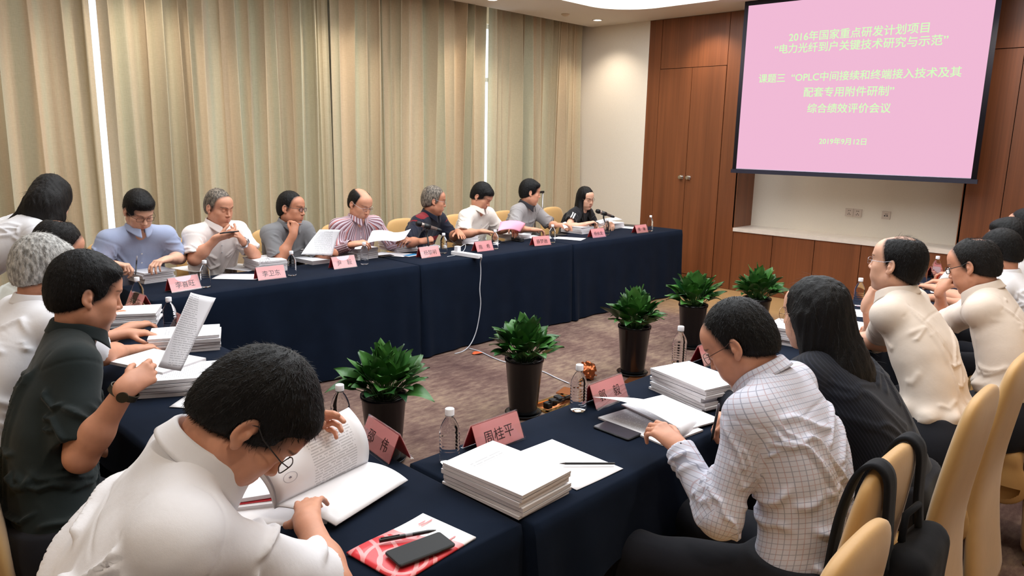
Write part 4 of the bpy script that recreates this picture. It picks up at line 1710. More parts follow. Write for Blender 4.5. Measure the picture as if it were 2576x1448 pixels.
# ------------------------------------------------------------------ microphones
M_MICGR = simple('microphone_grille', (16, 16, 18), 0.5, 0.4, noise=0.3)
M_MICB = simple('microphone_silver', (172, 156, 148), 0.3, 0.7)
def mic_on_stand(head, tail, base, ydist, label):
    B = at(*base, z=TZ)
    fd = float((B - np.array([0, 0, CAM_H])) @ CF)
    H, T = at(*head, d=fd - 0.06), at(*tail, d=fd + 0.06)
    r = thing('microphone', label, 'microphone', (B[0], B[1], TZ + 0.0005))
    ax = unit(T - H)
    L = 0.25
    mid = H * 0.45 + T * 0.55
    H = mid - ax * L * 0.48
    pt = lambda s: tuple(H + ax * s)
    obj('grille', MB().tube([pt(0), pt(0.004), pt(0.02), pt(0.04), pt(0.05)], [0.008, 0.018, 0.0245, 0.0245, 0.02], 18), M_MICGR, r, world=True)
    obj('handle', MB().tube([pt(0.05), pt(0.06), pt(0.2)], [0.0205, 0.019, 0.0155], 16), M_MICB, r, world=True)
    obj('end_cap', MB().tube([pt(0.2), pt(0.235), pt(0.25)], [0.0155, 0.013, 0.008], 14), M_BLACKPL, r, world=True)
    c = H + ax * 0.105
    obj('clamp', MB().tube([c - ax * 0.03, c + ax * 0.03], 0.0225, 14).tube([c - V3(0, 0, 0.018), c - V3(0, 0, 0.055)], 0.009, 10), M_BLACKPL, r, world=True)
    obj('stand_pole', MB().tube([tuple(c - V3(0, 0, 0.05)), (B[0], B[1], TZ + 0.09), (B[0], B[1], TZ + 0.012)], [0.007, 0.008, 0.009], 10), M_BLACKPL, r, world=True)
    obj('stand_base', MB().lathe([(0.055, 0.0), (0.055, 0.006), (0.03, 0.013), (0.008, 0.016)], 28, (B[0], B[1], TZ + 0.0008)), M_BLACKPL, r, world=True, auto=40)
mic_on_stand((1045, 560), (1104, 578), (1078, 640), 0, 'silver microphone on a table stand in front of the navy polo man')
mic_on_stand((1495, 528), (1543, 545), (1523, 584), 0, 'silver microphone on a table stand in front of the woman in black')
def hand_mic(r, L):
    L = 0.24
    obj('handle', MB().tube([(-L / 2, 0, 0.02), (L * 0.2, 0, 0.021), (L * 0.28, 0, 0.022)], [0.014, 0.018, 0.02], 16), M_BLACKPL, r)
    obj('grille', MB().tube([(L * 0.28, 0, 0.022), (L * 0.34, 0, 0.024), (L * 0.44, 0, 0.024), (L / 2, 0, 0.023)], [0.02, 0.024, 0.024, 0.012], 16), M_MICGR, r)
o = flat_thing('hand_microphone', 'black hand-held microphone lying towards the man in light blue', 'microphone', (340, 676), (288, 668), TZ + 0.002, hand_mic)

def soft(path, n=90, it=14):
    P = np.array(path, float)
    s_ = np.concatenate([[0], np.cumsum(np.linalg.norm(np.diff(P, axis=0), axis=1))])
    t = np.linspace(0, s_[-1], n)
    C_ = np.stack([np.interp(t, s_, P[:, k]) for k in range(3)], 1)
    for _ in range(it):
        C_[1:-1] = (C_[:-2] + 2 * C_[1:-1] + C_[2:]) / 4
    return C_


# ------------------------------------------------------------------ power strip, charger, cables
A, B = at(1142, 640, z=TZ), at(1207, 650, z=TZ)
A = A + (A - B) * 0.02
c = (A + B) / 2
ang = math.atan2(B[1] - A[1], B[0] - A[0])
LS = float(np.linalg.norm(B - A)) + 0.01
r = thing('power_strip', 'white power strip hanging its cable over the table edge', 'power strip', (c[0], c[1], TZ + 0.0005), ang)
obj('housing', MB().rbox((-LS / 2, -0.028, 0), (LS / 2, 0.028, 0.032), 0.006), M_WHITEPL, r, auto=40)
m = MB()
for k in range(4):
    x = -LS / 2 + 0.05 + k * (LS - 0.1) / 3.5
    for dx, dy in ((-0.006, 0.008), (0.006, 0.008), (0, -0.004), (-0.007, -0.012), (0.007, -0.012)):
        m.box((x + dx - 0.002, dy - 0.003, 0.0318), (x + dx + 0.002, dy + 0.003, 0.0325))
obj('outlet_slots', m, M_HOLE, r)
obj('switch', MB().lathe([(0.004, 0), (0.003, 0.002)], 12, (LS / 2 - 0.02, -0.0, 0.032)), simple('dark_red', (90, 30, 30), 0.4), r)
Mx = Matrix.Translation((c[0], c[1], TZ)) @ Matrix.Rotation(ang, 4, 'Z')
ES = np.array(Mx @ Vector((LS / 2, 0, 0.015)))
path = [ES, ES + V3(0.02, -0.02, -0.002)]
yc = FY0 - 0.022
for px, py in ((1206, 655), (1210, 672), (1209, 700), (1206, 728), (1210, 760), (1206, 795), (1199, 832), (1188, 860)):
    yc -= 0.004
    path.append(at(px, py, y=yc))
path += [at(1176, 876, z=0.006), at(1160, 886, z=0.005), at(1144, 889, z=0.005)]
obj('cable', MB().tube(soft(path), 0.0042, 8), simple('grey_white_cable', (196, 198, 204), 0.4), r, world=True)
# wall charger standing on the strip with its thin lead
q = np.array(Mx @ Vector((-LS / 2 + 0.052, 0, 0.033)))
r = thing('phone_charger', 'white cube charger plugged into the power strip', 'charger', tuple(q), ang)
obj('body', MB().rbox((-0.021, -0.021, 0.0), (0.021, 0.021, 0.045), 0.005), M_WHITEPL, r, auto=40)
lead = [q + V3(0, 0, 0.044), q + V3(0, 0, 0.075), q + V3(-0.05, 0.05, 0.095), at(1130, 596, z=TZ + 0.12), at(1120, 612, z=TZ + 0.05), at(1085, 628, z=TZ + 0.004), at(1060, 640, z=TZ + 0.004), at(1045, 645, z=TZ + 0.006)]
obj('lead', MB().tube(soft(lead, 60, 20), 0.0018, 6), M_BLACKPL, r, world=True)
lead = [q + V3(0.02, 0, 0.03), at(1172, 612, z=TZ + 0.07), at(1170, 628, z=TZ + 0.03), at(1155, 640, z=TZ + 0.004), at(1125, 645, z=TZ + 0.004)]
obj('white_lead', MB().tube(soft(lead, 50, 20), 0.0018, 6), M_WHITEPL, r, world=True)
# cable on the carpet
pts = [at(*p, z=0.006) for p in ((1180, 876), (1205, 882), (1235, 897), (1262, 908), (1290, 915), (1340, 928), (1368, 934), (1395, 948), (1432, 964))]
tag(obj('floor_cable', MB().tube(soft(pts), 0.0045, 8), simple('grey_white_cable', (196, 198, 204), 0.4)), 'pale cable lying on the carpet behind the plant by the floor box', 'cable')

# floor box with brass lid, wrapper, copper bits
M_BRASS = simple('brass', (214, 176, 112), 0.25, 1.0)
A, B = at(1355, 1036, z=0.0), at(1452, 1003, z=0.0)
c = (A + B) / 2
ang = math.atan2(B[1] - A[1], B[0] - A[0])
r = thing('floor_box', 'open brass floor socket box with black plugs behind the near table', 'floor socket', (c[0], c[1], 0.0), ang)
m = MB()
for lo, hi in (((-0.17, 0.10), (0.17, 0.125)), ((-0.17, -0.06), (0.17, -0.035)), ((-0.17, -0.06), (-0.145, 0.125)), ((0.145, -0.06), (0.17, 0.125))):
    m.box((*lo, 0.001), (*hi, 0.012))
obj('frame', m, M_BRASS, r, auto=30)
obj('socket_plate', MB().box((-0.146, -0.036, 0.001), (0.146, 0.101, 0.005)), simple('copper_plate', (190, 120, 76), 0.35, 0.9), r)
m = MB()
for k in range(3):
    m.rbox((-0.12 + 0.07 * k, -0.02 + 0.02 * k, 0.005), (-0.075 + 0.07 * k, 0.03 + 0.02 * k, 0.045), 0.008)
obj('plug', m, M_BLACKPL, r, auto=40)
m = MB()
for k in range(3):
    x0 = -0.1 + 0.07 * k
    m.tube([(x0, 0.0, 0.04), (x0 + 0.02, -0.03, 0.06), (x0 + 0.1, -0.02 + 0.02 * k, 0.03), (x0 + 0.2, 0.03, 0.01), (x0 + 0.3, 0.0, 0.008)], 0.006, 8)
obj('plug_cord', m, M_BLACKPL, r)
rng = random.Random(5)
q = at(1476, 952, z=0.0)
V, Q = mesh_sdf([el((0, 0, 0.06), (0.06, 0.055, 0.065))], 0.005, disp=lambda P: 0.022 * vnoise(P * 38) + 0.010 * np.abs(vnoise(P * 90)), amp=0.03, clip=lambda d, P: np.maximum(d, 0.001 - P[:, 2]))
o = obj('crumpled_wrapper', np_mesh('crumpled_wrapper', V, Q, smooth=False), simple('bronze_foil', (168, 92, 52), 0.3, 0.75))
o.location = (q[0], q[1], 0)
tag(o, 'crumpled bronze-coloured wrapper on the carpet by a plant pot', 'wrapper')
for (px, py, w, lab) in ((1425, 985, 0.07, 'copper-coloured floor plate corner left of a water bottle on the carpet'), (1600, 957, 0.09, 'copper-coloured floor plate at the foot of the middle plant')):
    q = at(px, py, z=0)
    m = MB().box((-w, -w * 0.7, 0.001), (w, w * 0.7, 0.008))
    o = tag(obj('floor_plate', m, simple('copper_plate', (190, 120, 76), 0.35, 0.9), auto=30), lab, 'floor plate')
    o.location = (q[0], q[1], 0)
    o.rotation_euler = (0, 0, 0.3)
q = at(1202, 889, z=0.0)
m = MB().grid(lambda u, v: ((u - 0.5) * 0.11, (v - 0.5) * 0.07 * math.sin(math.pi * (0.1 + 0.8 * u)), 0.006 + 0.006 * math.sin(4 * u)), 8, 6, 0, 0.002)
o = tag(obj('orange_tag', m, simple('orange_tag', (206, 92, 48), 0.6)), 'small orange scrap on the carpet under the far table edge', 'scrap')
o.location = (q[0], q[1], 0)

# ------------------------------------------------------------------ papers that stand up or curl
def patch(name, corners, label, mat, cat='paper', bend=0.0, bend2=0.0, thick=0.0006, nu=12, nv=12, parent=None, flatuv=True):
    """Curved sheet between four room points (TL, TR, BR, BL), bowed along its normal. Local frame for the print."""
    TL, TR, BR, BL = [np.asarray(c, float) for c in corners]
    ex = unit((TR - TL) + (BR - BL))
    up = unit((TL - BL) + (TR - BR))
    n = unit(np.cross(ex, up))
    up = np.cross(n, ex)
    c0 = (TL + TR + BR + BL) / 4
    R = np.stack([ex, up, n])
    P = np.zeros((nu + 1, nv + 1, 3))
    for i in range(nu + 1):
        for j in range(nv + 1):
            u, v = i / nu, j / nv
            p = (BL * (1 - u) + BR * u) * (1 - v) + (TL * (1 - u) + TR * u) * v
            p = p + n * (bend * 4 * u * (1 - u) + bend2 * 4 * v * (1 - v))
            P[i, j] = R @ (p - c0)
    m = MB().sheet(P, 0, thick) or None
    mb = MB()
    mb.sheet(P, 0, thick)
    o = obj(name, mb, mat, parent)
    M4 = Matrix(((ex[0], up[0], n[0], c0[0]), (ex[1], up[1], n[1], c0[1]), (ex[2], up[2], n[2], c0[2]), (0, 0, 0, 1)))
    if parent is not None:
        o.matrix_parent_inverse = wmat(parent).inverted()
    o.matrix_basis = M4
    if label:
        tag(o, label, cat)
    return o
# the sheet the man in dark green holds up
patch('paper_sheet', (at(480, 735, d=2.48), at(543, 749, d=2.68), at(455, 933, d=2.45), at(398, 922, d=2.27)), 'printed sheet held upright by the man in dark green', P_TEXT, bend=-0.012)
# the sheet held by the gray-polo man
patch('paper_sheet', (at(804, 577, d=5.50), at(857, 578, d=5.64), at(836, 643, d=5.58), at(757, 640, d=5.36)), 'printed sheet held upright by the gray-polo man with the pen', P_TEXT, bend=0.01, bend2=-0.01)
# open document of the striped-shirt man
r = thing('open_document', 'open white document held in both hands by the striped-shirt man', 'document', tuple(at(985, 600, d=5.9)))
patch('left_page', (at(936, 580, d=6.02), at(990, 584, d=6.08), at(983, 606, d=5.9), at(921, 612, d=5.84)), None, P_TEXT, bend=0.012, parent=r)
patch('right_page', (at(990, 584, d=6.08), at(1034, 575, d=6.2), at(1018, 600, d=6.04), at(983, 606, d=5.9)), None, P_TEXT, bend=-0.012, parent=r)
# pink folder bent open
M_PINKF = simple('pink_folder_card', (246, 160, 184), 0.6)
patch('pink_folder', (at(1258, 558, d=7.05), at(1322, 562, d=7.3), at(1308, 584, d=7.1), at(1252, 581, d=6.85)), 'bent pink folder standing open before the white-shirted man', M_PINKF, 'folder', bend=0.03, bend2=0.015)
# page curled up by the striped-collar man
patch('paper_sheet', (at(1413, 562, d=7.5), at(1424, 558, d=7.55), at(1432, 573, d=7.5), at(1420, 575, d=7.42)), 'page corner curled up under the hand of the striped-collar man', P_BLANK, bend=0.01)
patch('paper_sheet', (at(1498, 556, d=8.0), at(1550, 546, d=8.3), at(1566, 552, d=8.3), at(1510, 562, d=8.0)), 'sheet lifted by the woman in black at the far end', P_TEXT, bend=0.01)
# sheet in front of the bowed man
patch('paper_sheet', (at(2385, 674, d=3.9), at(2400, 668, d=4.0), at(2392, 700, d=3.85), at(2362, 702, d=3.75)), 'white sheet raised before the bowed man with dark glasses', P_BLANK, bend=0.004)
o = sheet_flat(2405, 712, 15, 'orange-red booklet cover lying before the bowed man with dark glasses', cover=2, seed=77, mat=simple('orange_red_cover', (205, 72, 40), 0.5))
# pile and lifted page under the checked-shirt man's hand
A, B = at(1490, 1052, z=TZ), at(1662, 1130, z=TZ)
c = (A + B) / 2
dg = math.degrees(math.atan2(B[1] - A[1], B[0] - A[0]))
nrm = np.array([-math.sin(math.radians(dg)), math.cos(math.radians(dg))])
report(c[0] + nrm[0] * 0.105 + 0.02, c[1] + nrm[1] * 0.105, TZ + 0.001, dg - 90 + 2, 0.006, 'open report under the checked-shirt man\'s hand', 'open reports', 1, 0.0, 3)
report(c[0] + nrm[0] * 0.09 + 0.17, c[1] + nrm[1] * 0.09 + 0.0, TZ + 0.0085, dg - 90 - 4, 0.006, 'second open report, right of the checked-shirt man\'s hand', 'open reports', 1, 0.0, 2)
def curl_page():
    T, E = at(1490, 998, z=TZ + 0.085), at(1745, 1085, z=TZ + 0.05)
    W0, W1 = at(1530, 993, z=TZ + 0.085), None
    ax = unit((E - T) * V3(1, 1, 0))
    sd = V3(-ax[1], ax[0], 0)
    L = np.linalg.norm(E - T)
    P = np.zeros((21, 9, 3))
    for i in range(21):
        u = i / 20
        for j in range(9):
            v = j / 8
            if u < 0.8:
                p = T + (E - T) * u + V3(0, 0, 0.022 * math.sin(math.pi * u / 0.8))
            else:
                a = (u - 0.8) / 0.2 * math.pi * 1.1
                p = T + (E - T) * 0.8 + ax * (0.03 * math.sin(a)) - V3(0, 0, 0.03 * (1 - math.cos(a)))
            P[i, j] = p + sd * (0.19 * v) * (1 - 0.15 * u) + V3(0, 0, -0.055 * v * (1 - u * 0.6))
    c0 = P.mean((0, 1))
    m = MB()
    m.sheet(P - c0, 0, 0.0006)
    o = tag(obj('paper_sheet', m, P_BLANK), 'long page lifted and curled by the checked-shirt man\'s left hand', 'paper')
    o.location = tuple(c0)
curl_page()
# booklet of the foreground man
def booklet():
    A, B = at(694, 1272, z=0.80), at(925, 1163, z=0.80)
    Cc, D = at(1026, 1208, z=0.765), at(845, 1322, z=0.765)
    def at_len(px, O, L, near):
        best = min(np.linspace(0.8, 2.4, 400), key=lambda d: abs(np.linalg.norm(at(*px, d=d) - O) - L) + near * d)
        return at(*px, d=best)
    fd = lambda p: float((p - V3(0, 0, CAM_H)) @ CF)
    E = at(632, 1152, d=fd(A) - 0.02)
    Fp = at(877, 1024, d=fd(B) - 0.02)
    pass
    r = thing('booklet', 'open stapled booklet with a raised page and round stamp, read by the foreground man', 'booklet', tuple((A + B) / 2))
    pm = paper_mat('booklet_print', True, (-0.02, 0.11), (-0.085, 0.075), ink=0.4, step=0.012)
    # the raised page, its print runs up the page
    up = patch('raised_page', (E, Fp, B, A), None, paper_mat('booklet_text', True, (-0.03, 0.12), (-0.085, 0.08), ink=0.34, step=0.0075), bend=0.0, bend2=0.035, parent=r, nv=14)
    patch('page_sheaf', (E + V3(-0.012, 0.012, -0.01), Fp + V3(-0.008, 0.014, -0.012), B + V3(-0.004, 0.004, -0.006), A + V3(-0.004, 0.004, -0.006)), None, P_BLANK, bend2=0.03, thick=0.008, parent=r)
    patch('flat_page', (A, B, Cc, D), None, P_BLANK, bend2=0.012, thick=0.004, parent=r)
    # stamp ring and star on the raised page
    me = up.data
    def on_page(u, v):
        p = (A * (1 - u) + B * u) * (1 - v) + (E * (1 - u) + Fp * u) * v
        ex = unit((Fp - E) + (B - A)); uu = unit((E - A) + (Fp - B)); n = unit(np.cross(ex, uu))
        return p + n * (0.035 * 4 * v * (1 - v) + 0.0016), ex, np.cross(n, ex), n
    # u runs along the long side, v from spine to outer edge
    m = MB()
    u0, v0 = 0.16, 0.42
    c, ex, ey, n = on_page(u0, v0)
    def ring(r0, r1, nn=40):
        vs, fs = [], []
        for i in range(nn):
            a = 2 * math.pi * i / nn
            for rr in (r0, r1):
                du, dv = rr * math.cos(a) / 0.29, rr * math.sin(a) / 0.21
                vs.append(on_page(u0 + du, v0 + dv)[0])
        for i in range(nn):
            j = (i + 1) % nn
            fs.append((2 * i, 2 * j, 2 * j + 1, 2 * i + 1))
        m.add(vs, fs)
    ring(0.0185, 0.0195)
    vs = []
    for i in range(10):
        a = math.pi / 2 + math.pi * i / 5
        rr = 0.006 if i % 2 == 0 else 0.0025
        vs.append(on_page(u0 + rr * math.cos(a) / 0.29, v0 + rr * math.sin(a) / 0.21)[0])
    m.add(vs, [tuple(range(10))])
    obj('stamp', m, simple('stamp_ink', (120, 112, 124), 0.7), r, world=True, smooth=False)
    return A, B, Cc, D, E, Fp
BK = booklet()
q = at(660, 1235, z=TZ)
report(q[0], q[1], TZ + 0.001, 62, 0.012, 'white report under the open booklet, its edge at the reader\'s collar', 'reports under the booklet', 2, 0.0, 1)
report(q[0] - 0.02, q[1] + 0.03, TZ + 0.0190, 66, 0.012, 'upper white report under the open booklet', 'reports under the booklet', 2, 0.0, 2)
o = sheet_flat(690, 1275, 52, 'loose sheet below the open booklet, pointing at the viewer', cover=2, seed=21)
o = report(q[0] - 0.01, q[1] + 0.02, TZ + 0.0142, 63, 0.004, 'thin red folder edge between the reports under the booklet', 'reports under the booklet', 2, 0.0, 3)
o.data = o.data.copy()
o.data.materials[0] = simple('red_folder', (214, 60, 70), 0.5)
o.data.materials[1] = simple('red_folder', (214, 60, 70), 0.5)

# ------------------------------------------------------------------ chairs in place
chair(1.44, 0.71, 0, 'empty gold chair nearest the camera at the lower right edge')
chair(1.92, 0.80, 0, 'gold chair of the checked-shirt man with a black backpack hung on it')
chair(2.66, 0.76, 0, 'gold chair behind the woman in black knit')
chair(3.22, 0.76, 0, 'gold chair behind the chin-resting balding man')
chair(3.76, 0.67, 0, 'gold chair of the bowed man with dark glasses')
chair(4.88, 0.70, 0, 'gold chair of the dark-haired man at the far right')
chair(0.585, 2.36, -98, 'gold chair of the man in dark green at the left edge')
chair(0.50, 3.04, -90, 'gold chair of the grey-haired man')
chair(0.62, 3.86, -90, 'gold chair of the man with the bald spot')
chair(0.30, 1.25, -112, 'gold chair under the foreground man in white')
for x, lab in ((1.72, 'gold chair of the man in light blue'), (2.34, 'gold chair of the man in the white polo'), (2.92, 'gold chair of the gray-polo man with the pen'),
               (3.56, 'gold chair of the striped-shirt man'), (4.26, 'gold chair of the navy polo man'), (4.93, 'gold chair of the white-shirted man by the pink folder'),
               (5.62, 'gold chair of the striped-collar gray polo man'), (6.40, 'gold chair of the woman in black with white bands')):
    chair(x, 5.335, 180, lab)
# suitcase with a raised handle behind the striped-collar man
q = at(1365, 500, y=6.15)
r = thing('suitcase', 'black suitcase whose raised handle shows behind the striped-collar man', 'suitcase', (q[0], 6.15, 0.0))
obj('shell', MB().rbox((-0.2, -0.11, 0.05), (0.2, 0.11, 0.60), 0.05), M_BLACKPL, r, auto=40)
for x in (-0.15, 0.15):
    for y in (-0.08, 0.08):
        obj('wheel', MB().tube([(x - 0.012, y, 0.025), (x + 0.012, y, 0.025)], 0.025, 14), M_BLACKPL, r)
zt = float(at(1365, 483, y=6.15)[2])
m = MB()
m.tube([(0.0, 0, 0.6), (0.0, 0, zt)], 0.009, 10)
m.tube([(-0.13, 0, 0.6), (-0.13, 0, zt)], 0.009, 10)
obj('telescopic_rods', m, M_ALU, r)
obj('grip', MB().rbox((-0.15, -0.014, zt - 0.012), (0.02, 0.014, zt + 0.016), 0.01), M_BLACKPL, r, auto=40)

# ------------------------------------------------------------------ backpack on the chair of the checked-shirt man
M_BAG = cloth_mat('black_bag_fabric', (20, 22, 27), 0.8, 700, 0.1, 0.2, 0.05)
bc = V3(1.93, 0.435, 0.58)
r = thing('backpack', 'black backpack hung by its straps on the gold chair back', 'backpack', (bc[0], bc[1], bc[2] - 0.2))
Rb = np.eye(3)
bg = [bx(bc, (0.13, 0.05, 0.19), 0.048, Rb), el(bc + V3(0, -0.045, -0.06), (0.10, 0.035, 0.11), Rb, 0.04)]
V, Q = mesh_sdf(bg, 0.009, disp=lambda P: 0.008 * vnoise(P * 14), amp=0.02)
obj('bag_body', np_mesh('bag_body', V, Q), M_BAG, r, world=True)
def strap(pts, w, name='strap'):
    P = np.array(pts)
    n = 40
    t = np.linspace(0, len(P) - 1, n)
    C_ = np.stack([np.interp(t, np.arange(len(P)), P[:, k]) for k in range(3)], 1)
    for _ in range(6):
        C_[1:-1] = (C_[:-2] + C_[1:-1] * 2 + C_[2:]) / 4
    G = np.zeros((n, 5, 3))
    for j in range(5):
        G[:, j] = C_ + V3(1, 0, 0) * (j / 4 - 0.5) * w
    m = MB()
    m.sheet(G, 0, 0.012)
    obj(name, m, M_BAG, r, world=True)
for sx in (1.80, 2.04):
    strap([V3(sx, 0.600, 0.66), V3(sx, 0.592, 0.80), V3(sx, 0.572, 0.90), V3(sx, 0.552, 0.955), V3(sx, 0.518, 0.984), V3(sx, 0.486, 0.960), V3(sx + 0.01, 0.484, 0.90), V3(sx + 0.02, 0.484, 0.80), V3(sx + 0.02, 0.47, 0.70)], 0.055)
obj('grab_handle', MB().tube([tuple(bc + V3(-0.05, 0.03, 0.18)), tuple(bc + V3(-0.04, 0.03, 0.25)), tuple(bc + V3(0.02, 0.02, 0.26)), tuple(bc + V3(0.05, 0.02, 0.18))], 0.009, 8), M_BAG, r, world=True)
# ------------------------------------------------------------------ people
def grp(sub, k=0.0, op='+'):
    plus = [p for p in sub if p[1] == '+']
    lo = np.min([p[3] - p[4] for p in plus], 0)
    hi = np.max([p[3] + p[4] for p in plus], 0)
    return ('grp', op, k, (lo + hi) / 2, float(np.linalg.norm(hi - lo) / 2), sub)


_prim_d0 = prim_d
def prim_d(pr, P):
    if pr[0] == 'grp':
        return ops_eval(pr[5], P, band=0.3)
    return _prim_d0(pr, P)


def skin_mat(name, rgb):
    t = NT(name)
    t.set(Roughness=0.48)
    t.b.inputs['Specular IOR Level'].default_value = 0.35
    t.b.inputs['Subsurface Weight'].default_value = 0.08
    t.b.inputs['Subsurface Radius'].default_value = (0.02, 0.008, 0.004)
    t.b.inputs['Subsurface Scale'].default_value = 0.5
    c = lin(rgb)
    f = t.noise(t.coord(), 40, 4)
    col = t.ramp(f, [(0.3, tuple(x * 0.94 for x in c)), (0.7, tuple(min(1, x * 1.05) for x in c))])
    col = t.mix(t.attr('lip').outputs['Fac'], col, lin((176, 92, 84)))
    col = t.mix(t.attr('brow').outputs['Fac'], col, lin((40, 32, 30)))
    col = t.mix(t.attr('scalp').outputs['Fac'], col, lin((40, 32, 30)))
    t.base(col)
    t.bump(t.noise(t.coord(), 260, 2), 0.06, 0.001)
    return t.m
SKIN = {'a': skin_mat('skin_warm', (204, 146, 118)), 'b': skin_mat('skin_light', (220, 170, 144)), 'c': skin_mat('skin_tan', (190, 130, 102))}


def hair_mat(name, rgb, grey=None, rough=0.5, spec=0.35):
    t = NT(name)
    t.set(Roughness=rough)
    t.b.inputs['Specular IOR Level'].default_value = spec
    v = t.coord('Object', (1, 1, 0.35))
    f = t.noise(v, 95, 3)
    c = lin(rgb)
    if grey:
        t.base(t.ramp(f, [(0.36, c), (0.66, lin(grey))]))
    else:
        t.base(t.ramp(f, [(0.3, tuple(x * 0.7 for x in c)), (0.75, tuple(x * 1.5 for x in c))]))
    t.bump(t.noise(v, 320, 3), 0.5, 0.004)
    return t.m
HAIRM = {'black': hair_mat('black_hair', (9, 8, 9), rough=0.55, spec=0.22), 'soft': hair_mat('soft_black_hair', (18, 15, 14), rough=0.55, spec=0.22),
         'grey': hair_mat('grey_hair', (110, 104, 100), (176, 170, 164)), 'salt': hair_mat('salt_and_pepper_hair', (52, 46, 42), (140, 128, 114)),
         'white': hair_mat('silver_hair', (120, 118, 114), (206, 204, 200))}
M_EYE = NT('eyeball')
M_EYE.set(Roughness=0.12)
_sx = M_EYE.n('ShaderNodeSeparateXYZ')
_tc = M_EYE.n('ShaderNodeTexCoord')
M_EYE.l(_tc.outputs['Object'], _sx.inputs[0])
M_EYE.base(M_EYE.mix(M_EYE.math('GREATER_THAN', _sx.outputs[1], 0.0098), lin((226, 216, 208)), lin((34, 22, 18))))
M_EYE = M_EYE.m
M_LENS = clear_mat('spectacle_lens', (0.97, 0.98, 0.98))
M_TROUSER = cloth_mat('dark_trousers', (24, 25, 32), 0.85, 600, 0.1, 0.15, 0.1)
M_SHOE = simple('black_shoe', (20, 18, 18), 0.35)


DEBUG = False


def ik(S, W, l1, l2, pole):
    S, W = np.asarray(S, float), np.asarray(W, float)
    d = W - S
    L = np.linalg.norm(d)
    if L > (l1 + l2) * 0.995:
        k = L / ((l1 + l2) * 0.995)
        l1, l2 = l1 * k, l2 * k
    a = (l1 * l1 - l2 * l2 + L * L) / (2 * L)
    h = math.sqrt(max(l1 * l1 - a * a, 1e-6))
    u = d / L
    p = np.asarray(pole, float)
    p = unit(p - u * (p @ u))
    return S + u * a + p * h


POSES = {   # flex of the three joints per finger, thumb (out, down, bend)
    'relax': ([(28, 34, 22), (32, 38, 24), (36, 40, 26), (38, 40, 26)], (0.55, -0.25, 18), 5),
    'flat': ([(6, 10, 8), (4, 10, 8), (8, 12, 8), (12, 14, 10)], (0.75, -0.15, 8), 7),
    'spread': ([(14, 26, 16), (18, 30, 18), (22, 30, 18), (20, 26, 16)], (0.8, -0.35, 14), 9),
    'pen': ([(48, 44, 22), (56, 50, 26), (68, 66, 40), (74, 70, 42)], (0.25, -0.62, 26), 2),
    'pinch': ([(46, 46, 20), (44, 46, 22), (40, 44, 26), (40, 44, 26)], (0.25, -0.70, 20), 3),
    'fist': ([(78, 88, 50), (80, 90, 52), (82, 90, 52), (82, 88, 50)], (0.15, -0.55, 42), 1),
    'hold': ([(34, 30, 16), (38, 36, 20), (44, 40, 24), (48, 42, 26)], (0.35, -0.55, 12), 4),
}


def hand_prims(pose, thumb):
    """Local frame: wrist at 0, fingers +y, back of the hand +z, thumb towards thumb*x."""
    flex, (to, td, tb), spread = POSES[pose]
    pr = []
    bx_ = (0.028, 0.0095, -0.009, -0.026)
    by_ = (0.086, 0.091, 0.086, 0.077)
    ln = ((0.043, 0.026, 0.021), (0.047, 0.030, 0.022), (0.043, 0.028, 0.021), (0.034, 0.021, 0.019))
    rr = (0.0092, 0.0094, 0.0088, 0.0078)
    pr.append(fc((0.0, -0.02, 0), (0.0, 0.03, 0), 0.0275, 0.030, 0.66, (0, 0, 1), 0.02))
    for i in range(4):
        pr.append(rc((bx_[i] * 0.55 * thumb, 0.012, -0.001), (bx_[i] * thumb, by_[i], 0.0), 0.0135, 0.0105, 0.014))
    pr.append(fc((0.018 * thumb, 0.03, -0.006), (0.014 * thumb, 0.055, -0.006), 0.014, 0.012, 0.8, (0, 0, 1), 0.014))
    fing = []
    for i in range(4):
        p = V3(bx_[i] * thumb, by_[i], 0.0)
        sp = math.radians(spread * (1.5 - i) * 0.7) * thumb
        a = 0.0
        sub = []
        r = rr[i]
        for j in range(3):
            a += math.radians(flex[i][j])
            d = V3(math.sin(sp) * math.cos(a), math.cos(sp) * math.cos(a), -math.sin(a))
            q = p + d * ln[i][j]
            sub.append(rc(p, q, r, r * 0.93, 0.003))
            p, r = q, r * 0.93
        fing.append(grp(sub, 0.006))
    pr += fing
    p = V3(0.021 * thumb, 0.022, -0.006)
    d = unit(V3(to * thumb, 0.62, td))
    e = unit(V3(to * 0.25 * thumb, 0.92, td * 0.8))
    q1 = p + d * 0.040
    q2 = q1 + unit(d * 0.55 + e * 0.45) * 0.030
    b = math.radians(tb)
    dd = unit(unit(d * 0.4 + e * 0.6) + V3(-thumb * math.sin(b) * 0.8, 0, -math.sin(b) * 0.4))
    q3 = q2 + dd * 0.024
    pr.append(grp([rc(p, q1, 0.0145, 0.0115, 0.006), rc(q1, q2, 0.0112, 0.0100, 0.004), rc(q2, q3, 0.0100, 0.0085, 0.003)], 0.012))
    return pr


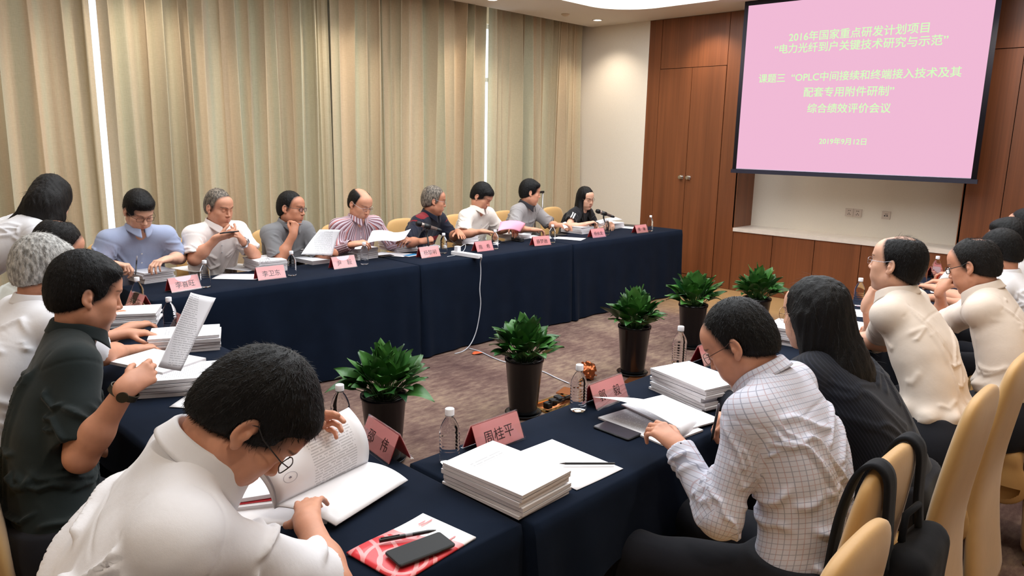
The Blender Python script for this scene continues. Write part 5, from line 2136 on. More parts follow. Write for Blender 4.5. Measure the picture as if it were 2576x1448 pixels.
def head_prims(sex='m', lids=0.0, fat=1.0, eyes=True):
    """x right, y forward, z up; ears' middle at 0."""
    f = fat
    p = [el((0, -0.014, 0.036), (0.0755, 0.095, 0.085)),
         el((0, 0.026, -0.028), (0.0625 * f, 0.066, 0.088), None, 0.03),
         el((0, 0.058, 0.052), (0.055, 0.036, 0.040), None, 0.04),
         rc((-0.050 * f, 0.002, -0.058), (-0.020, 0.060, -0.100), 0.018, 0.015, 0.035),
         rc((0.050 * f, 0.002, -0.058), (0.020, 0.060, -0.100), 0.018, 0.015, 0.035),
         el((0, 0.072, -0.104), (0.024, 0.018, 0.016), None, 0.022),
         el((-0.042 * f, 0.062, -0.022), (0.022, 0.020, 0.018), None, 0.03),
         el((0.042 * f, 0.062, -0.022), (0.022, 0.020, 0.018), None, 0.03),
         el((-0.034 * f, 0.064, -0.060), (0.024, 0.020, 0.022), None, 0.03),
         el((0.034 * f, 0.064, -0.060), (0.024, 0.020, 0.022), None, 0.03),
         rc((-0.036, 0.080, 0.027), (-0.014, 0.089, 0.025), 0.010, 0.010, 0.018),
         rc((0.036, 0.080, 0.027), (0.014, 0.089, 0.025), 0.010, 0.010, 0.018),
         el((0, 0.083, -0.062), (0.027, 0.018, 0.022), None, 0.02)]
    for s in (-1, 1):
        p.append(el((s * 0.032, 0.099, 0.006), (0.0185, 0.014, 0.0125), None, 0.014, '-'))
    p += [rc((0, 0.090, 0.014), (0, 0.107, -0.026), 0.0068, 0.0098, 0.010),
          el((0, 0.109, -0.029), (0.0095, 0.0095, 0.0085), None, 0.006),
          el((-0.0125, 0.099, -0.032), (0.0078, 0.0095, 0.0075), None, 0.005),
          el((0.0125, 0.099, -0.032), (0.0078, 0.0095, 0.0075), None, 0.005),
          el((-0.0065, 0.104, -0.0395), (0.0036, 0.0045, 0.003), None, 0.003, '-'),
          el((0.0065, 0.104, -0.0395), (0.0036, 0.0045, 0.003), None, 0.003, '-'),
          rc((-0.019, 0.088, -0.061), (0, 0.0985, -0.0575), 0.0035, 0.0056, 0.006),
          rc((0.019, 0.088, -0.061), (0, 0.0985, -0.0575), 0.0035, 0.0056, 0.006),
          rc((-0.016, 0.088, -0.067), (0, 0.096, -0.0690), 0.0036, 0.0066, 0.006),
          rc((0.016, 0.088, -0.067), (0, 0.096, -0.0690), 0.0036, 0.0066, 0.006),
          fc((-0.018, 0.1005, -0.0632), (0.018, 0.1005, -0.0632), 0.0032, 0.0032, 0.35, (0, 0, 1), 0.003, '-'),
          el((0, 0.0935, -0.081), (0.016, 0.006, 0.005), None, 0.008, '-')]
    for s in (-1, 1):
        c = V3(s * 0.032, 0.0775, 0.005)
        open_ = 1.0 - lids
        lid = [el(c, (0.0150, 0.0140, 0.0135))]
        lid.append(el(c + V3(0, 0.0135, -0.0030 - 0.0035 * lids), (0.0125, 0.009, 0.0012 + 0.0042 * open_), None, 0.001, '-'))
        p.append(grp(lid, 0.006))
        # ear: rim, concha, lobe
        yv = unit(V3(s * 0.35, -0.93, 0.0))
        R = frame(yv, V3(0, -0.18, 1))
        e = [el((s * 0.081, -0.012, -0.002), (0.0080, 0.0165, 0.0280), R),
             el((s * 0.0795, 0.000, -0.028), (0.0075, 0.009, 0.011), R, 0.008),
             el((s * 0.0880, -0.010, 0.001), (0.0070, 0.0100, 0.0180), R, 0.004, '-'),
             el((s * 0.083, -0.002, -0.006), (0.005, 0.006, 0.009), R, 0.004)]
        p.append(grp(e, 0.007))
    if sex == 'f':
        p = [q for q in p]
    return p


def hair_prims(style):
    """Head frame. Returns ops for the shell, and whether fuzz strands grow on it."""
    def plane(pt, n, k=0.014):
        n = unit(n)
        R = frame(n, V3(1, 0, 0))
        return bx(np.asarray(pt) + n * 0.2, (0.2, 0.2, 0.2), 0.001, R, k, '-')
    front = plane((0, 0.066, 0.082), (0, 0.93, -0.36))
    low = plane((0, 0.024, -0.020), (0, 0.46, -0.89))
    cran = lambda a, b, c, dz=0.0: el((0, -0.015, 0.038 + dz), (0.0755 + a, 0.095 + b, 0.085 + c))
    occ = el((0, -0.045, -0.015), (0.066, 0.066, 0.075), None, 0.03)
    temples = [plane((s * 0.058, 0.046, 0.060), (s * 0.62, 0.75, -0.12), 0.012) for s in (-1, 1)]
    nape = [bx((s * 0.088, 0.010, -0.065), (0.03, 0.05, 0.055), 0.01, None, 0.01, '-') for s in (-1, 1)]
    ears = [el((s * 0.090, -0.004, -0.006), (0.022, 0.022, 0.036), None, 0.008, '-') for s in (-1, 1)]
    if style == 'short':
        return [cran(0.007, 0.008, 0.016), occ, front, low] + temples + ears
    if style == 'crew':
        return [cran(0.004, 0.005, 0.012), occ, front, low] + temples + ears
    if style == 'full':
        return [cran(0.014, 0.012, 0.024), occ, el((0, 0.045, 0.088), (0.066, 0.050, 0.036), None, 0.03), plane((0, 0.096, 0.058), (0, 0.86, -0.50)), low] + ears
    if style == 'fringe':
        return [cran(0.009, 0.009, 0.018), occ, el((0, 0.052, 0.075), (0.058, 0.042, 0.034), None, 0.03), plane((0, 0.092, 0.052), (0, 0.85, -0.52)), low] + ears
    if style == 'swept':
        return [cran(0.010, 0.010, 0.020), occ, el((0.01, 0.050, 0.085), (0.060, 0.042, 0.026), None, 0.03), plane((0, 0.082, 0.066), (0, 0.88, -0.47)), low] + ears
    if style == 'bald':         # wreath of hair, bare crown and forehead
        return [cran(0.007, 0.008, 0.004), occ, el((0, 0.030, 0.115), (0.050, 0.125, 0.070), None, 0.02, '-'), plane((0, 0.030, 0.06), (0, 0.97, -0.2)), low] + ears
    if style == 'thin':         # thinning crown with a short front
        return [cran(0.006, 0.007, 0.009), occ, el((0, -0.062, 0.128), (0.036, 0.045, 0.030), None, 0.02, '-'), front, low] + temples + ears
    if style == 'recede':
        return [cran(0.006, 0.008, 0.006), occ, el((0, 0.010, 0.142), (0.046, 0.100, 0.040), None, 0.025, '-'), plane((0, 0.045, 0.08), (0, 0.95, -0.3)), low] + ears
    if style == 'long':
        return [cran(0.014, 0.014, 0.014), el((0, -0.030, -0.045), (0.085, 0.085, 0.11), None, 0.04),
                el((0, 0.085, -0.035), (0.060, 0.062, 0.105), None, 0.016, '-')]
    if style == 'bob':
        return [cran(0.012, 0.012, 0.014), el((0, -0.030, -0.050), (0.088, 0.080, 0.12), None, 0.04),
                el((0, 0.085, -0.030), (0.058, 0.060, 0.098), None, 0.014, '-')]
    return []


def strands(V, Q, n, L, Rh, H, rng, spike=0.5, w=0.0006, crown=(0, -0.055, 0.115), down=0.5):
    """Fine tapered blades rooted on the hair shell."""
    V = np.asarray(V)
    if not len(Q):
        return np.zeros((0, 3)), np.zeros((0, 4), int)
    a, b, c = V[Q[:, 0]], V[Q[:, 1]], V[Q[:, 2]]
    nr = np.cross(b - a, c - a)
    ar = np.linalg.norm(nr, axis=1)
    pick = rng.choice(len(Q), n, p=ar / ar.sum())
    N = nr[pick] / np.maximum(ar[pick, None], 1e-12)
    s, t = rng.random((n, 1)), rng.random((n, 1))
    P = V[Q[pick, 0]] * (1 - s) * (1 - t) + V[Q[pick, 1]] * s * (1 - t) + V[Q[pick, 2]] * s * t + V[Q[pick, 3]] * (1 - s) * t
    cr = H + np.asarray(crown) @ Rh
    D = P - cr
    D /= np.maximum(np.linalg.norm(D, axis=1, keepdims=True), 1e-9)
    D = D - down * Rh[2] * 0.6
    D = D - N * (D * N).sum(1, keepdims=True)
    D /= np.maximum(np.linalg.norm(D, axis=1, keepdims=True), 1e-9)
    D = D + rng.normal(0, 0.22, D.shape)
    dirv = D * (1 - spike) + N * spike * rng.uniform(0.2, 1.6, (n, 1))
    dirv /= np.linalg.norm(dirv, axis=1, keepdims=True)
    side = np.cross(dirv, N + 0.01)
    side /= np.maximum(np.linalg.norm(side, axis=1, keepdims=True), 1e-9)
    l = L * rng.uniform(0.5, 1.15, (n, 1))
    p0 = P - N * 0.002
    p1 = P + dirv * l * 0.5
    p2 = p1 + (dirv * 0.8 + D * 0.3) * l * 0.5
    wv = side * w
    Vs = np.stack([p0 - wv, p0 + wv, p1 - wv * 0.8, p1 + wv * 0.8, p2 - wv * 0.25, p2 + wv * 0.25], 1).reshape(-1, 3)
    i = np.arange(n)[:, None] * 6
    Qs = np.concatenate([i + np.array([[0, 1, 3, 2]]), i + np.array([[2, 3, 5, 4]])])
    return Vs, Qs


class Crease:
    def __init__(self):
        self.s = []

    def add(self, pts, w, a):
        pts = [np.asarray(p, F32) for p in pts]
        fine = [pts[0]]
        for p, q in zip(pts, pts[1:]):
            k = max(1, int(np.linalg.norm(q - p) / 0.028))
            fine += [p + (q - p) * (j + 1) / k for j in range(k)]
        pts = fine
        for i, (p, q) in enumerate(zip(pts, pts[1:])):
            self.s.append((p, q, w, a, i == 0, i == len(pts) - 2))

    def project(self, ops):
        pts = np.array([p for q in self.s for p in q[:2]], F32)
        for _ in range(5):
            d = ops_eval(ops, pts, band=1.0)
            G = np.stack([ops_eval(ops, pts + e, band=1.0) - ops_eval(ops, pts - e, band=1.0) for e in np.eye(3, dtype=F32) * 0.004], 1)
            G /= np.maximum(np.linalg.norm(G, axis=1, keepdims=True), 1e-6)
            pts = pts - np.clip(d, -0.08, 0.08)[:, None] * G
        self.s = [(pts[2 * i], pts[2 * i + 1], *q[2:]) for i, q in enumerate(self.s) if np.linalg.norm(pts[2 * i + 1] - pts[2 * i]) > 0.007]

    def __call__(self, P):
        out = np.zeros(len(P), F32)
        acc = np.zeros(len(P), F32)
        for p, q, w, a, first, last in self.s:
            c = (p + q) / 2
            R = np.linalg.norm(q - p) / 2 + 2.2 * w
            m = ((P - c) ** 2).sum(1) < R * R
            if not m.any():
                continue
            X = P[m] - p
            ab = q - p
            t = np.clip((X @ ab) / max(float(ab @ ab), 1e-9), 0, 1)
            d2 = ((X - t[:, None] * ab) ** 2).sum(1)
            tap = np.ones_like(t)
            if first:
                tap = np.minimum(tap, 0.25 + 1.5 * t)
            if last:
                tap = np.minimum(tap, 0.15 + 1.7 * (1 - t))
            v = a * np.minimum(tap, 1) * np.exp(-d2 / (w * w))
            if a > 0:
                out[m] = np.maximum(out[m], v)
            else:
                acc[m] = np.minimum(acc[m], v)
        return out + acc


def march(ops, O, D, t0=0.0, t1=0.5):
    """First outside crossing going from inside at O along D."""
    ts = np.linspace(t0, t1, 160)
    P = np.asarray(O)[None] + ts[:, None] * np.asarray(D)[None]
    d = ops_eval(ops, P.astype(F32), band=10.0)
    i = np.nonzero((d[:-1] < 0) & (d[1:] >= 0))[0]
    if not len(i):
        return P[0]
    j = i[-1]
    f = d[j] / (d[j] - d[j + 1])
    return P[j] * (1 - f) + P[j + 1] * f


def shirt_mat(name, rgb, pattern=None, rough=0.8, c2=None, trans=0.0):
    t = NT(name)
    t.set(Roughness=rough)
    t.b.inputs['Specular IOR Level'].default_value = 0.2
    t.b.inputs['Sheen Weight'].default_value = 0.12
    c = lin(rgb)
    a = t.attr('cuv')
    sx = t.n('ShaderNodeSeparateXYZ')
    t.l(a.outputs['Vector'], sx.inputs[0])
    U, Vv, Pt = sx.outputs[0], sx.outputs[1], sx.outputs[2]
    def line(x, period, width, phase=0.0):
        f = t.math('FRACT', t.math('ADD', t.math('DIVIDE', x, period), phase))
        return t.math('LESS_THAN', f, width)
    v = t.coord()
    f = t.noise(v, 9, 4)
    col = t.ramp(f, [(0.3, tuple(x * 0.96 for x in c)), (0.7, tuple(min(1, x * 1.03) for x in c))])
    if pattern == 'check':
        g1 = t.math('MAXIMUM', line(U, 0.028, 0.07), line(Vv, 0.028, 0.07))
        g2 = t.math('MAXIMUM', line(U, 0.028, 0.07, 0.5), line(Vv, 0.028, 0.07, 0.5))
        col = t.mix(t.math('MULTIPLY', g1, 0.6), col, lin((116, 122, 146)))
        col = t.mix(t.math('MULTIPLY', g2, 0.5), col, lin((170, 128, 132)))
    if pattern == 'stripe':
        col = t.mix(line(U, 0.020, 0.46), col, lin((124, 84, 92)))
        col = t.mix(line(U, 0.020, 0.14, 0.5), col, lin((226, 216, 218)))
        col = t.mix(line(U, 0.080, 0.06, 0.25), col, lin((200, 120, 112)))
    if pattern == 'redband':       # dark polo with a dull red band across chest and sleeves
        b = t.math('LESS_THAN', t.math('ABSOLUTE', t.math('SUBTRACT', Vv, 0.33)), 0.024)
        b2 = t.math('LESS_THAN', t.math('ABSOLUTE', t.math('SUBTRACT', Vv, 0.262)), 0.007)
        b3 = t.math('LESS_THAN', t.math('ABSOLUTE', t.math('SUBTRACT', Vv, 0.60)), 0.03)
        col = t.mix(t.math('MAXIMUM', t.math('MAXIMUM', b, b2), b3), col, lin((118, 26, 34)))
    if pattern == 'tipped':        # dark stripes near the sleeve end
        e = t.math('MULTIPLY', t.math('GREATER_THAN', Pt, 0.5), t.math('MAXIMUM', line(t.math('ADD', Pt, -1.0), 0.012, 0.5), 0.0))
        e = t.math('MULTIPLY', e, t.math('LESS_THAN', Pt, 1.026))
        col = t.mix(e, col, lin((30, 30, 36)))
    if pattern == 'knit':
        col = t.mix(t.math('MULTIPLY', line(U, 0.007, 0.35), 0.5), col, lin((46, 50, 64)))
    if pattern == 'whiteband':     # white double stripe on the sleeves
        w_ = t.math('MULTIPLY', 1.0, t.math('MULTIPLY', t.math('GREATER_THAN', Pt, 0.5), t.math('MAXIMUM', t.math('LESS_THAN', t.math('ABSOLUTE', t.math('SUBTRACT', U, -0.035)), 0.007), t.math('LESS_THAN', t.math('ABSOLUTE', t.math('SUBTRACT', U, -0.010)), 0.007))))
        col = t.mix(w_, col, lin((220, 216, 214)))
    t.base(col)
    n2 = t.noise(v, 16, 4)
    t.bump(t.math('ADD', n2, t.math('MULTIPLY', t.noise(v, 800, 1), 0.1)), 0.22, 0.008)
    return t.m


def person(label, H, head, body, hip, arms, shirt, hair, skin='a', h=0.0045, hs=0.0075, seed=0, sw=0.17, girth=1.0, neck=(0.045, 0.135), bulge=0.07,
           glasses=None, sex='m', collar='shirt', sleeve=0.72, lids=0.75, scale=1.0, watch=None, seat=True, hip_z=0.555, knees=None, extra=None, strand=2500,
           fat=1.0, trousers=None, shrug=0.0, sleeve_flare=0.016, arm_r=1.0, longhair=None, creases=1.0, tuck=False, hairlen=0.013, spike=0.085, eyes=True, hem=0.0):
    rng = np.random.default_rng(seed + 100)
    az, pitch, roll = [math.radians(a) for a in head]
    bz = math.radians(body)
    F, R, U = V3(math.cos(bz), math.sin(bz), 0), V3(math.sin(bz), -math.cos(bz), 0), V3(0, 0, 1)
    hf = V3(math.cos(az) * math.cos(pitch), math.sin(az) * math.cos(pitch), -math.sin(pitch))
    hr = V3(math.sin(az), -math.cos(az), 0)
    hu = np.cross(hr, hf)
    hr, hu = hr * math.cos(roll) + hu * math.sin(roll), hu * math.cos(roll) - hr * math.sin(roll)
    Rh = np.stack([hr, hf, hu])
    H = np.asarray(H, float)
    N = H - F * neck[0] - U * neck[1]
    T = N - U * 0.045 - F * 0.005
    P0 = V3(hip[0], hip[1], hip_z)
    root = thing('person', label, 'person', (hip[0], hip[1], 0.0), bz)
    # --- spine
    up = N - P0
    ctrl = (P0 + N) / 2 - F * bulge + U * 0.02
    sp = lambda t: (1 - t) ** 2 * P0 + 2 * t * (1 - t) * ctrl + t * t * N
    tg = lambda t: unit(2 * (1 - t) * (ctrl - P0) + 2 * t * (N - ctrl))
    fwd = lambda t: unit(np.cross(tg(t), R))       # forward at right angles to the spine
    g = girth
    def torso(off):
        q = []
        for t, hw, r, fl, k in ((0.02, 0.082 * g, 0.094 * g, 0.95, 0.04), (0.22, 0.066 * g, 0.094 * g, 0.95, 0.06), (0.42, 0.070 * g, 0.096 * g, 0.93, 0.06),
                                (0.62, 0.084, 0.100 * (0.6 + 0.4 * g), 0.90, 0.06), (0.80, 0.096, 0.086, 0.88, 0.06)):
            c = sp(t) + fwd(t) * 0.012
            q.append(fc(c - R * hw, c + R * hw, r + off, r + off, fl, fwd(t), k))
        for s, S in ((1, SR), (-1, SL)):
            q.append(rc(sp(0.92) + R * s * 0.04, S - U * 0.004, 0.050 + off, 0.046 + off, 0.05))
            q.append(rc(N + U * 0.006 - F * 0.004, S - U * 0.002, 0.036 + off, 0.040 + off, 0.05))
        return q
    ar = {}
    SR = T + R * sw + U * shrug
    SL = T - R * sw + U * shrug
    for sd in ('R', 'L'):
        a = arms[sd]
        s = 1 if sd == 'R' else -1
        S = SR if s == 1 else SL
        S = S + np.asarray(a.get('sh', (0, 0, 0)), float)
        Wp = np.asarray(a['w'], float)
        pole = a.get('pole')
        pole = (R * s * pole[0] + F * pole[1] + U * pole[2]) if pole is not None else (R * s * 0.45 - F * 0.45 - U * 1.0)
        E = ik(S, Wp, 0.285 * scale, 0.25 * scale, pole) if 'e' not in a else np.asarray(a['e'], float)
        ar[sd] = (S, E, Wp, s, a)
    SR, SL = ar['R'][0], ar['L'][0]
    # --- body
    ops = torso(-0.016)
    ops.append(rc(N - U * 0.02, H + (V3(0, -0.022, -0.055) @ Rh), 0.054 if sex == 'm' else 0.046, 0.052 if sex == 'm' else 0.045, 0.03))
    ops.append(rc(N + F * 0.02, H + (V3(0, 0.012, -0.075) @ Rh), 0.046 if sex == 'm' else 0.040, 0.042 if sex == 'm' else 0.036, 0.03))
    hp = head_prims(sex, lids, fat)
    ops += xform(hp, H, Rh, scale)
    for sd, (S, E, Wp, s, a) in ar.items():
        k = arm_r * (0.84 if sleeve > 1.0 else 1.0)
        fa = unit(Wp - E)
        ops.append(rc(S, E, 0.050 * k, 0.040 * k, 0.04))
        ops.append(rc(E, E + (Wp - E) * 0.35, 0.040 * k, 0.041 * k, 0.03))
        hd = unit(a.get('dir', fa))
        nz = np.asarray(a.get('nz', (0, 0, 1)), float)
        Rw = frame(hd, nz)
        ops.append(fc(E + (Wp - E) * 0.3, Wp, 0.0405 * k, 0.0275 * k, 0.82, Rw[2], 0.03))
        thumb = -1 if sd == 'R' else 1
        ops += xform(hand_prims(a.get('pose', 'relax'), thumb), Wp, Rw, scale * 0.94 * a.get('hs', 1.0))
    V, Q = mesh_sdf(ops, h)
    L = ((V - H) @ Rh.T) / scale
    def blob(c, r):
        d = np.linalg.norm((L - np.asarray(c)) / np.asarray(r), axis=1)
        return np.clip((1.25 - d) / 0.5, 0, 1)
    lip = np.maximum(blob((0, 0.097, -0.0575), (0.019, 0.012, 0.0055)), blob((0, 0.096, -0.069), (0.017, 0.012, 0.0065)))
    brow = np.zeros(len(V))
    for s in (-1, 1):
        for i in range(5):
            u = i / 4
            brow = np.maximum(brow, blob((s * (0.016 + 0.034 * u), 0.092 - 0.014 * u * u, 0.026 + 0.006 * math.sin(u * 2.6)), (0.007, 0.018, 0.0034 - 0.0008 * u)))
    hsd = ops_eval(xform(hair_prims(hair[0]), H, Rh, scale), V.astype(F32), band=0.05) if hair[0] not in ('', 'long', 'bob') else np.full(len(V), 1.0)
    scalp = np.clip(1 - np.maximum(hsd, 0) / 0.011, 0, 1) ** 1.5
    if hair[0] in ('thin', 'recede', 'bald'):
        crown_ = np.clip((L[:, 2] - 0.05) / 0.03, 0, 1) * np.clip((0.05 - L[:, 1]) / 0.06, 0, 1)
        scalp = np.maximum(scalp, crown_ * (0.75 if hair[0] == 'thin' else 0.62 if hair[0] == 'recede' else 0.12) * (0.75 + 0.25 * vnoise(L * 120)))
    me = np_mesh('body', V, Q, {'scalp': scalp * 0.85, 'lip': lip * (0.55 if sex == 'm' else 0.8), 'brow': brow * 0.75})
    bo = obj('body', me, SKIN[skin], root, world=True)
    # --- eyes
    if eyes:
        for s in (-1, 1):
            c = H + (V3(s * 0.032, 0.0775, 0.005) * scale) @ Rh
            m = MB()
            rings = []
            for i in range(1, 10):
                b = math.pi * i / 10
                rings.append([(0.0122 * math.sin(b) * math.cos(2 * math.pi * j / 14), 0.0122 * math.cos(b), 0.0122 * math.sin(b) * math.sin(2 * math.pi * j / 14)) for j in range(14)])
            m.loft(rings)
            e = obj('eye', m, M_EYE, root)
            dwn = math.radians(18)
            fy = hf * math.cos(dwn) - hu * math.sin(dwn)
            Re = frame(fy, hu)
            e.matrix_parent_inverse = wmat(root).inverted()
            e.matrix_basis = Matrix(((Re[0][0], Re[1][0], Re[2][0], c[0]), (Re[0][1], Re[1][1], Re[2][1], c[1]), (Re[0][2], Re[1][2], Re[2][2], c[2]), (0, 0, 0, 1)))
    # --- hair
    style, hcol = hair
    hp = xform(hair_prims(style), H, Rh, scale)
    if longhair is not None:
        hp += longhair(H, Rh, F, R, U, N, T)
    if hp:
        amp = 0.012 if longhair else 0.004
        fr = Rh if longhair is None else np.stack([R, F, U])
        def hdisp(P):
            X = (P - H) @ fr.T.astype(F32)
            if longhair is not None:
                return 0.0032 * vnoise(X * V3(70, 70, 5).astype(F32)) + 0.0018 * vnoise(X * V3(190, 190, 9).astype(F32) + 7)
            r = np.arctan2(X[:, 0], X[:, 1] + 0.05)
            Y = np.stack([r * 16, X[:, 2] * 22, X[:, 1] * 22], 1)
            return (0.0014 * vnoise(Y) + 0.0012 * vnoise(X * 150)) if hcol in ('black', 'soft') else (0.0018 * vnoise(Y) + 0.0014 * vnoise(X * 150))
        Vh, Qh = mesh_sdf(hp, max(h * 0.9, 0.004), disp=hdisp, amp=amp)
        n = strand
        if n:
            Vs, Qs = strands(Vh, Qh, n, hairlen, Rh, H, rng, spike if longhair is None else 0.06, 0.0007, down=0.5 if longhair is None else 3.0)
            Qs = Qs + len(Vh)
            Vh, Qh = np.concatenate([Vh, Vs]), np.concatenate([Qh, Qs])
        if style in ('thin', 'recede'):
            fm = crown_[Q].min(1) > 0.25
            if fm.any():
                Vs, Qs = strands(V, Q[fm], 1500 if style == 'thin' else 1100, 0.030, Rh, H, rng, 0.07, 0.0007, crown=(0, 0.06, 0.10), down=0.1)
                Qs = Qs + len(Vh)
                Vh, Qh = np.concatenate([Vh, Vs]), np.concatenate([Qh, Qs])
        obj('hair', np_mesh('hair', Vh, Qh), HAIRM[hcol], root, world=True)
    # --- shirt
    so = torso(0.010)
    sleeves = []
    long_ = sleeve > 1.0
    for sd, (S, E, Wp, s, a) in ar.items():
        k = arm_r
        if long_:
            end = E + (Wp - E) * min(sleeve - 1.0, 0.97)
            d = unit(Wp - E)
            sub = [rc(S, E, 0.060 * k, 0.052 * k, 0.03), rc(E, end, 0.052 * k, 0.039 * k, 0.04),
                   rc(end - d * 0.05, end + d * 0.01, 0.0425 * k, 0.0425 * k, 0.006)]
            hol = rc(end - d * 0.02, end + d * 0.1, 0.034 * k, 0.036 * k, 0.002, '-')
        else:
            end = S + (E - S) * sleeve
            d = unit(E - S)
            sub = [rc(S + d * 0.01, end + d * 0.03, 0.057 * k, 0.056 * k + sleeve_flare, 0.03)]
            hol = rc(end - d * 0.03, end + d * 0.15, 0.043 * k + sleeve_flare * 0.6, 0.050 * k + sleeve_flare, 0.006, '-')
        Rd = frame(d, U if abs(d[2]) < 0.9 else F)
        sub.append(el(end + d * 0.06, (0.14, 0.06, 0.14), Rd, 0.003, '-'))
        sub.append(hol)
        sleeves.append((grp(sub, 0.045), S, E, end, d))
        so.append(sleeves[-1][0])
    # room for the neck
    nd = unit(H + (V3(0, -0.02, -0.06) @ Rh) - N)
    so.append(rc(N + nd * 0.035 + F * 0.012, N + nd * 0.2 + F * 0.03, 0.060, 0.075, 0.012, '-'))
    if collar in ('shirt', 'polo', 'stand'):
        so.append(fc(N + U * 0.03 + F * 0.055, N - U * 0.05 + F * 0.115, 0.035, 0.008, 0.6, F, 0.01, '-'))
    if collar == 'scoop':
        so.append(el(N + U * 0.03 + F * 0.06, (0.085, 0.085, 0.065), np.stack([R, F, U]), 0.01, '-'))
    cr = Crease()
    def rnd(a, b):
        return float(rng.uniform(a, b))
    cs = creases
    for sd, (S, E, Wp, s, a) in ar.items():
        arm_d = unit(E - S)
        pit = S - R * s * 0.035 - U * 0.075 + F * 0.0
        # fan from the armpit over the back and the chest
        for i in range(10):
            t = rnd(0.15, 0.75)
            back = -1 if i % 3 else 1
            tgt = sp(t) + fwd(t) * back * 0.11 + R * s * rnd(-0.04, 0.10)
            st = pit + fwd(0.7) * back * 0.055 + U * rnd(-0.03, 0.03)
            mid = (st + tgt) / 2 + fwd(0.6) * back * 0.03 - U * rnd(0.0, 0.03)
            cr.add([st, mid, tgt], rnd(0.006, 0.012), rnd(0.006, 0.013) * cs)
        # along and round the sleeve
        for i in range(11):
            t0 = rnd(0.05, 0.95)
            c = S + (E - S) * t0 * (min(sleeve, 1.0))
            rr = 0.066
            ax = frame(arm_d, U)
            a0 = rnd(0, 6.28)
            pts = [c + arm_d * (j * 0.028 * rnd(0.5, 1.4)) + (ax[0] * math.cos(a0 + j * 0.5) + ax[2] * math.sin(a0 + j * 0.5)) * rr for j in range(4)]
            cr.add(pts, rnd(0.005, 0.010), rnd(0.005, 0.011) * cs)
        if long_:
            fd = unit(Wp - E)
            ax = frame(fd, U)
            for i in range(9):
                c = E + (Wp - E) * rnd(-0.05, 0.75)
                a0 = rnd(0, 6.28)
                pts = [c + fd * 0.006 * j + (ax[0] * math.cos(a0 + j * 0.55) + ax[2] * math.sin(a0 + j * 0.55)) * 0.049 for j in range(5)]
                cr.add(pts, rnd(0.006, 0.010), rnd(0.004, 0.008) * cs)
        # shoulder seam
        Rs = frame(arm_d, U)
        c = S + arm_d * 0.015 + R * s * 0.0
        cr.add([c + (Rs[0] * math.cos(b) + Rs[2] * math.sin(b)) * 0.066 for b in np.linspace(0, 2 * math.pi, 13)], 0.005, -0.0022)
    for i in range(16):
        t = rnd(0.0, 0.55)
        b0 = rnd(0, 6.28)
        w_ = rnd(0.25, 0.6)
        pts = []
        for j in range(5):
            b = b0 + (j - 2) * w_ / 2
            pts.append(sp(t + 0.02 * (j - 2) * rnd(-1, 1)) + R * math.sin(b) * 0.185 * g + fwd(t) * math.cos(b) * 0.115 * g - U * 0.02 * (1 - ((j - 2) / 2) ** 2))
        cr.add(pts, rnd(0.006, 0.014), rnd(0.006, 0.014) * cs)
    # back yoke line and front placket
    yk = [sp(0.80) - fwd(0.8) * 0.10 + R * x for x in np.linspace(-0.15, 0.15, 7)]
    if collar == 'shirt':
        cr.add([p + U * 0.02 for p in yk], 0.005, -0.0025)
    if collar in ('shirt', 'polo'):
        cr.add([sp(t) + fwd(t) * 0.125 for t in np.linspace(0.93, 0.35 if collar == 'shirt' else 0.68, 7)], 0.014, 0.0025)
    cr.project(so)
    def sdisp(P):
        blouse = 0.016 * np.exp(-((P[:, 2] - zc - 0.03) / 0.030) ** 2) * (1 + 0.5 * np.sin(np.arctan2((P - P0.astype(F32)) @ R, (P - P0.astype(F32)) @ F) * 9)) if tuck else 0.0
        X = (P - P0.astype(F32))
        return blouse + cr(P) + 0.0035 * cs * vnoise(X * 7.5) + 0.0016 * cs * vnoise(X * 19 + 3)
    zc = hip_z + 0.12 if tuck else hip_z - 0.03 - hem
    def sclip(d, P):
        return np.maximum(d, zc - P[:, 2])
    Vs, Qs = mesh_sdf(so, hs, clip=sclip, amp=0.004)
    nrm = np.zeros_like(Vs)
    fnr = np.cross(Vs[Qs[:, 2]] - Vs[Qs[:, 0]], Vs[Qs[:, 3]] - Vs[Qs[:, 1]])
    for j in range(4):
        np.add.at(nrm, Qs[:, j], fnr)
    nrm /= np.maximum(np.linalg.norm(nrm, axis=1, keepdims=True), 1e-12)
    Vs = Vs + nrm * sdisp(Vs.astype(F32))[:, None]
    # cloth coordinates: torso (angle, height, 0), sleeves (angle, length from shoulder, 1 + distance from the end)
    D = Vs - P0
    tt = np.clip((D @ unit(up)) / np.linalg.norm(up), 0, 1.15)
    Cx = ((1 - tt) ** 2)[:, None] * P0 + (2 * tt * (1 - tt))[:, None] * ctrl + (tt ** 2)[:, None] * N
    rel = Vs - Cx
    u = np.arctan2(rel @ R, -(rel @ F)) * 0.15
    cuv = np.stack([u, tt * np.linalg.norm(up) * 1.04, np.zeros(len(Vs))], 1)
    dt = ops_eval(torso(0.010), Vs.astype(F32), band=1.0)
    for gsl, S, E, end, d in sleeves:
        ds = prim_d(gsl, Vs.astype(F32))
        m = ds < dt - 0.004
        if not m.any():
            continue
        X = Vs[m] - S
        a1 = unit(E - S)
        fr = frame(a1, U if abs(a1[2]) < 0.95 else F)
        lenS = X @ a1
        uu = np.arctan2(X @ fr[0], X @ fr[2]) * 0.062
        vv = lenS.copy()
        if long_:
            a2 = unit(end - E)
            X2 = Vs[m] - E
            l2 = X2 @ a2
            past = (l2 > 0) & (lenS > np.linalg.norm(E - S) * 0.9)
            fr2 = frame(a2, fr[2])
            uu = np.where(past, np.arctan2(X2 @ fr2[0], X2 @ fr2[2]) * 0.052, uu)
            vv = np.where(past, np.linalg.norm(E - S) + l2, lenS)
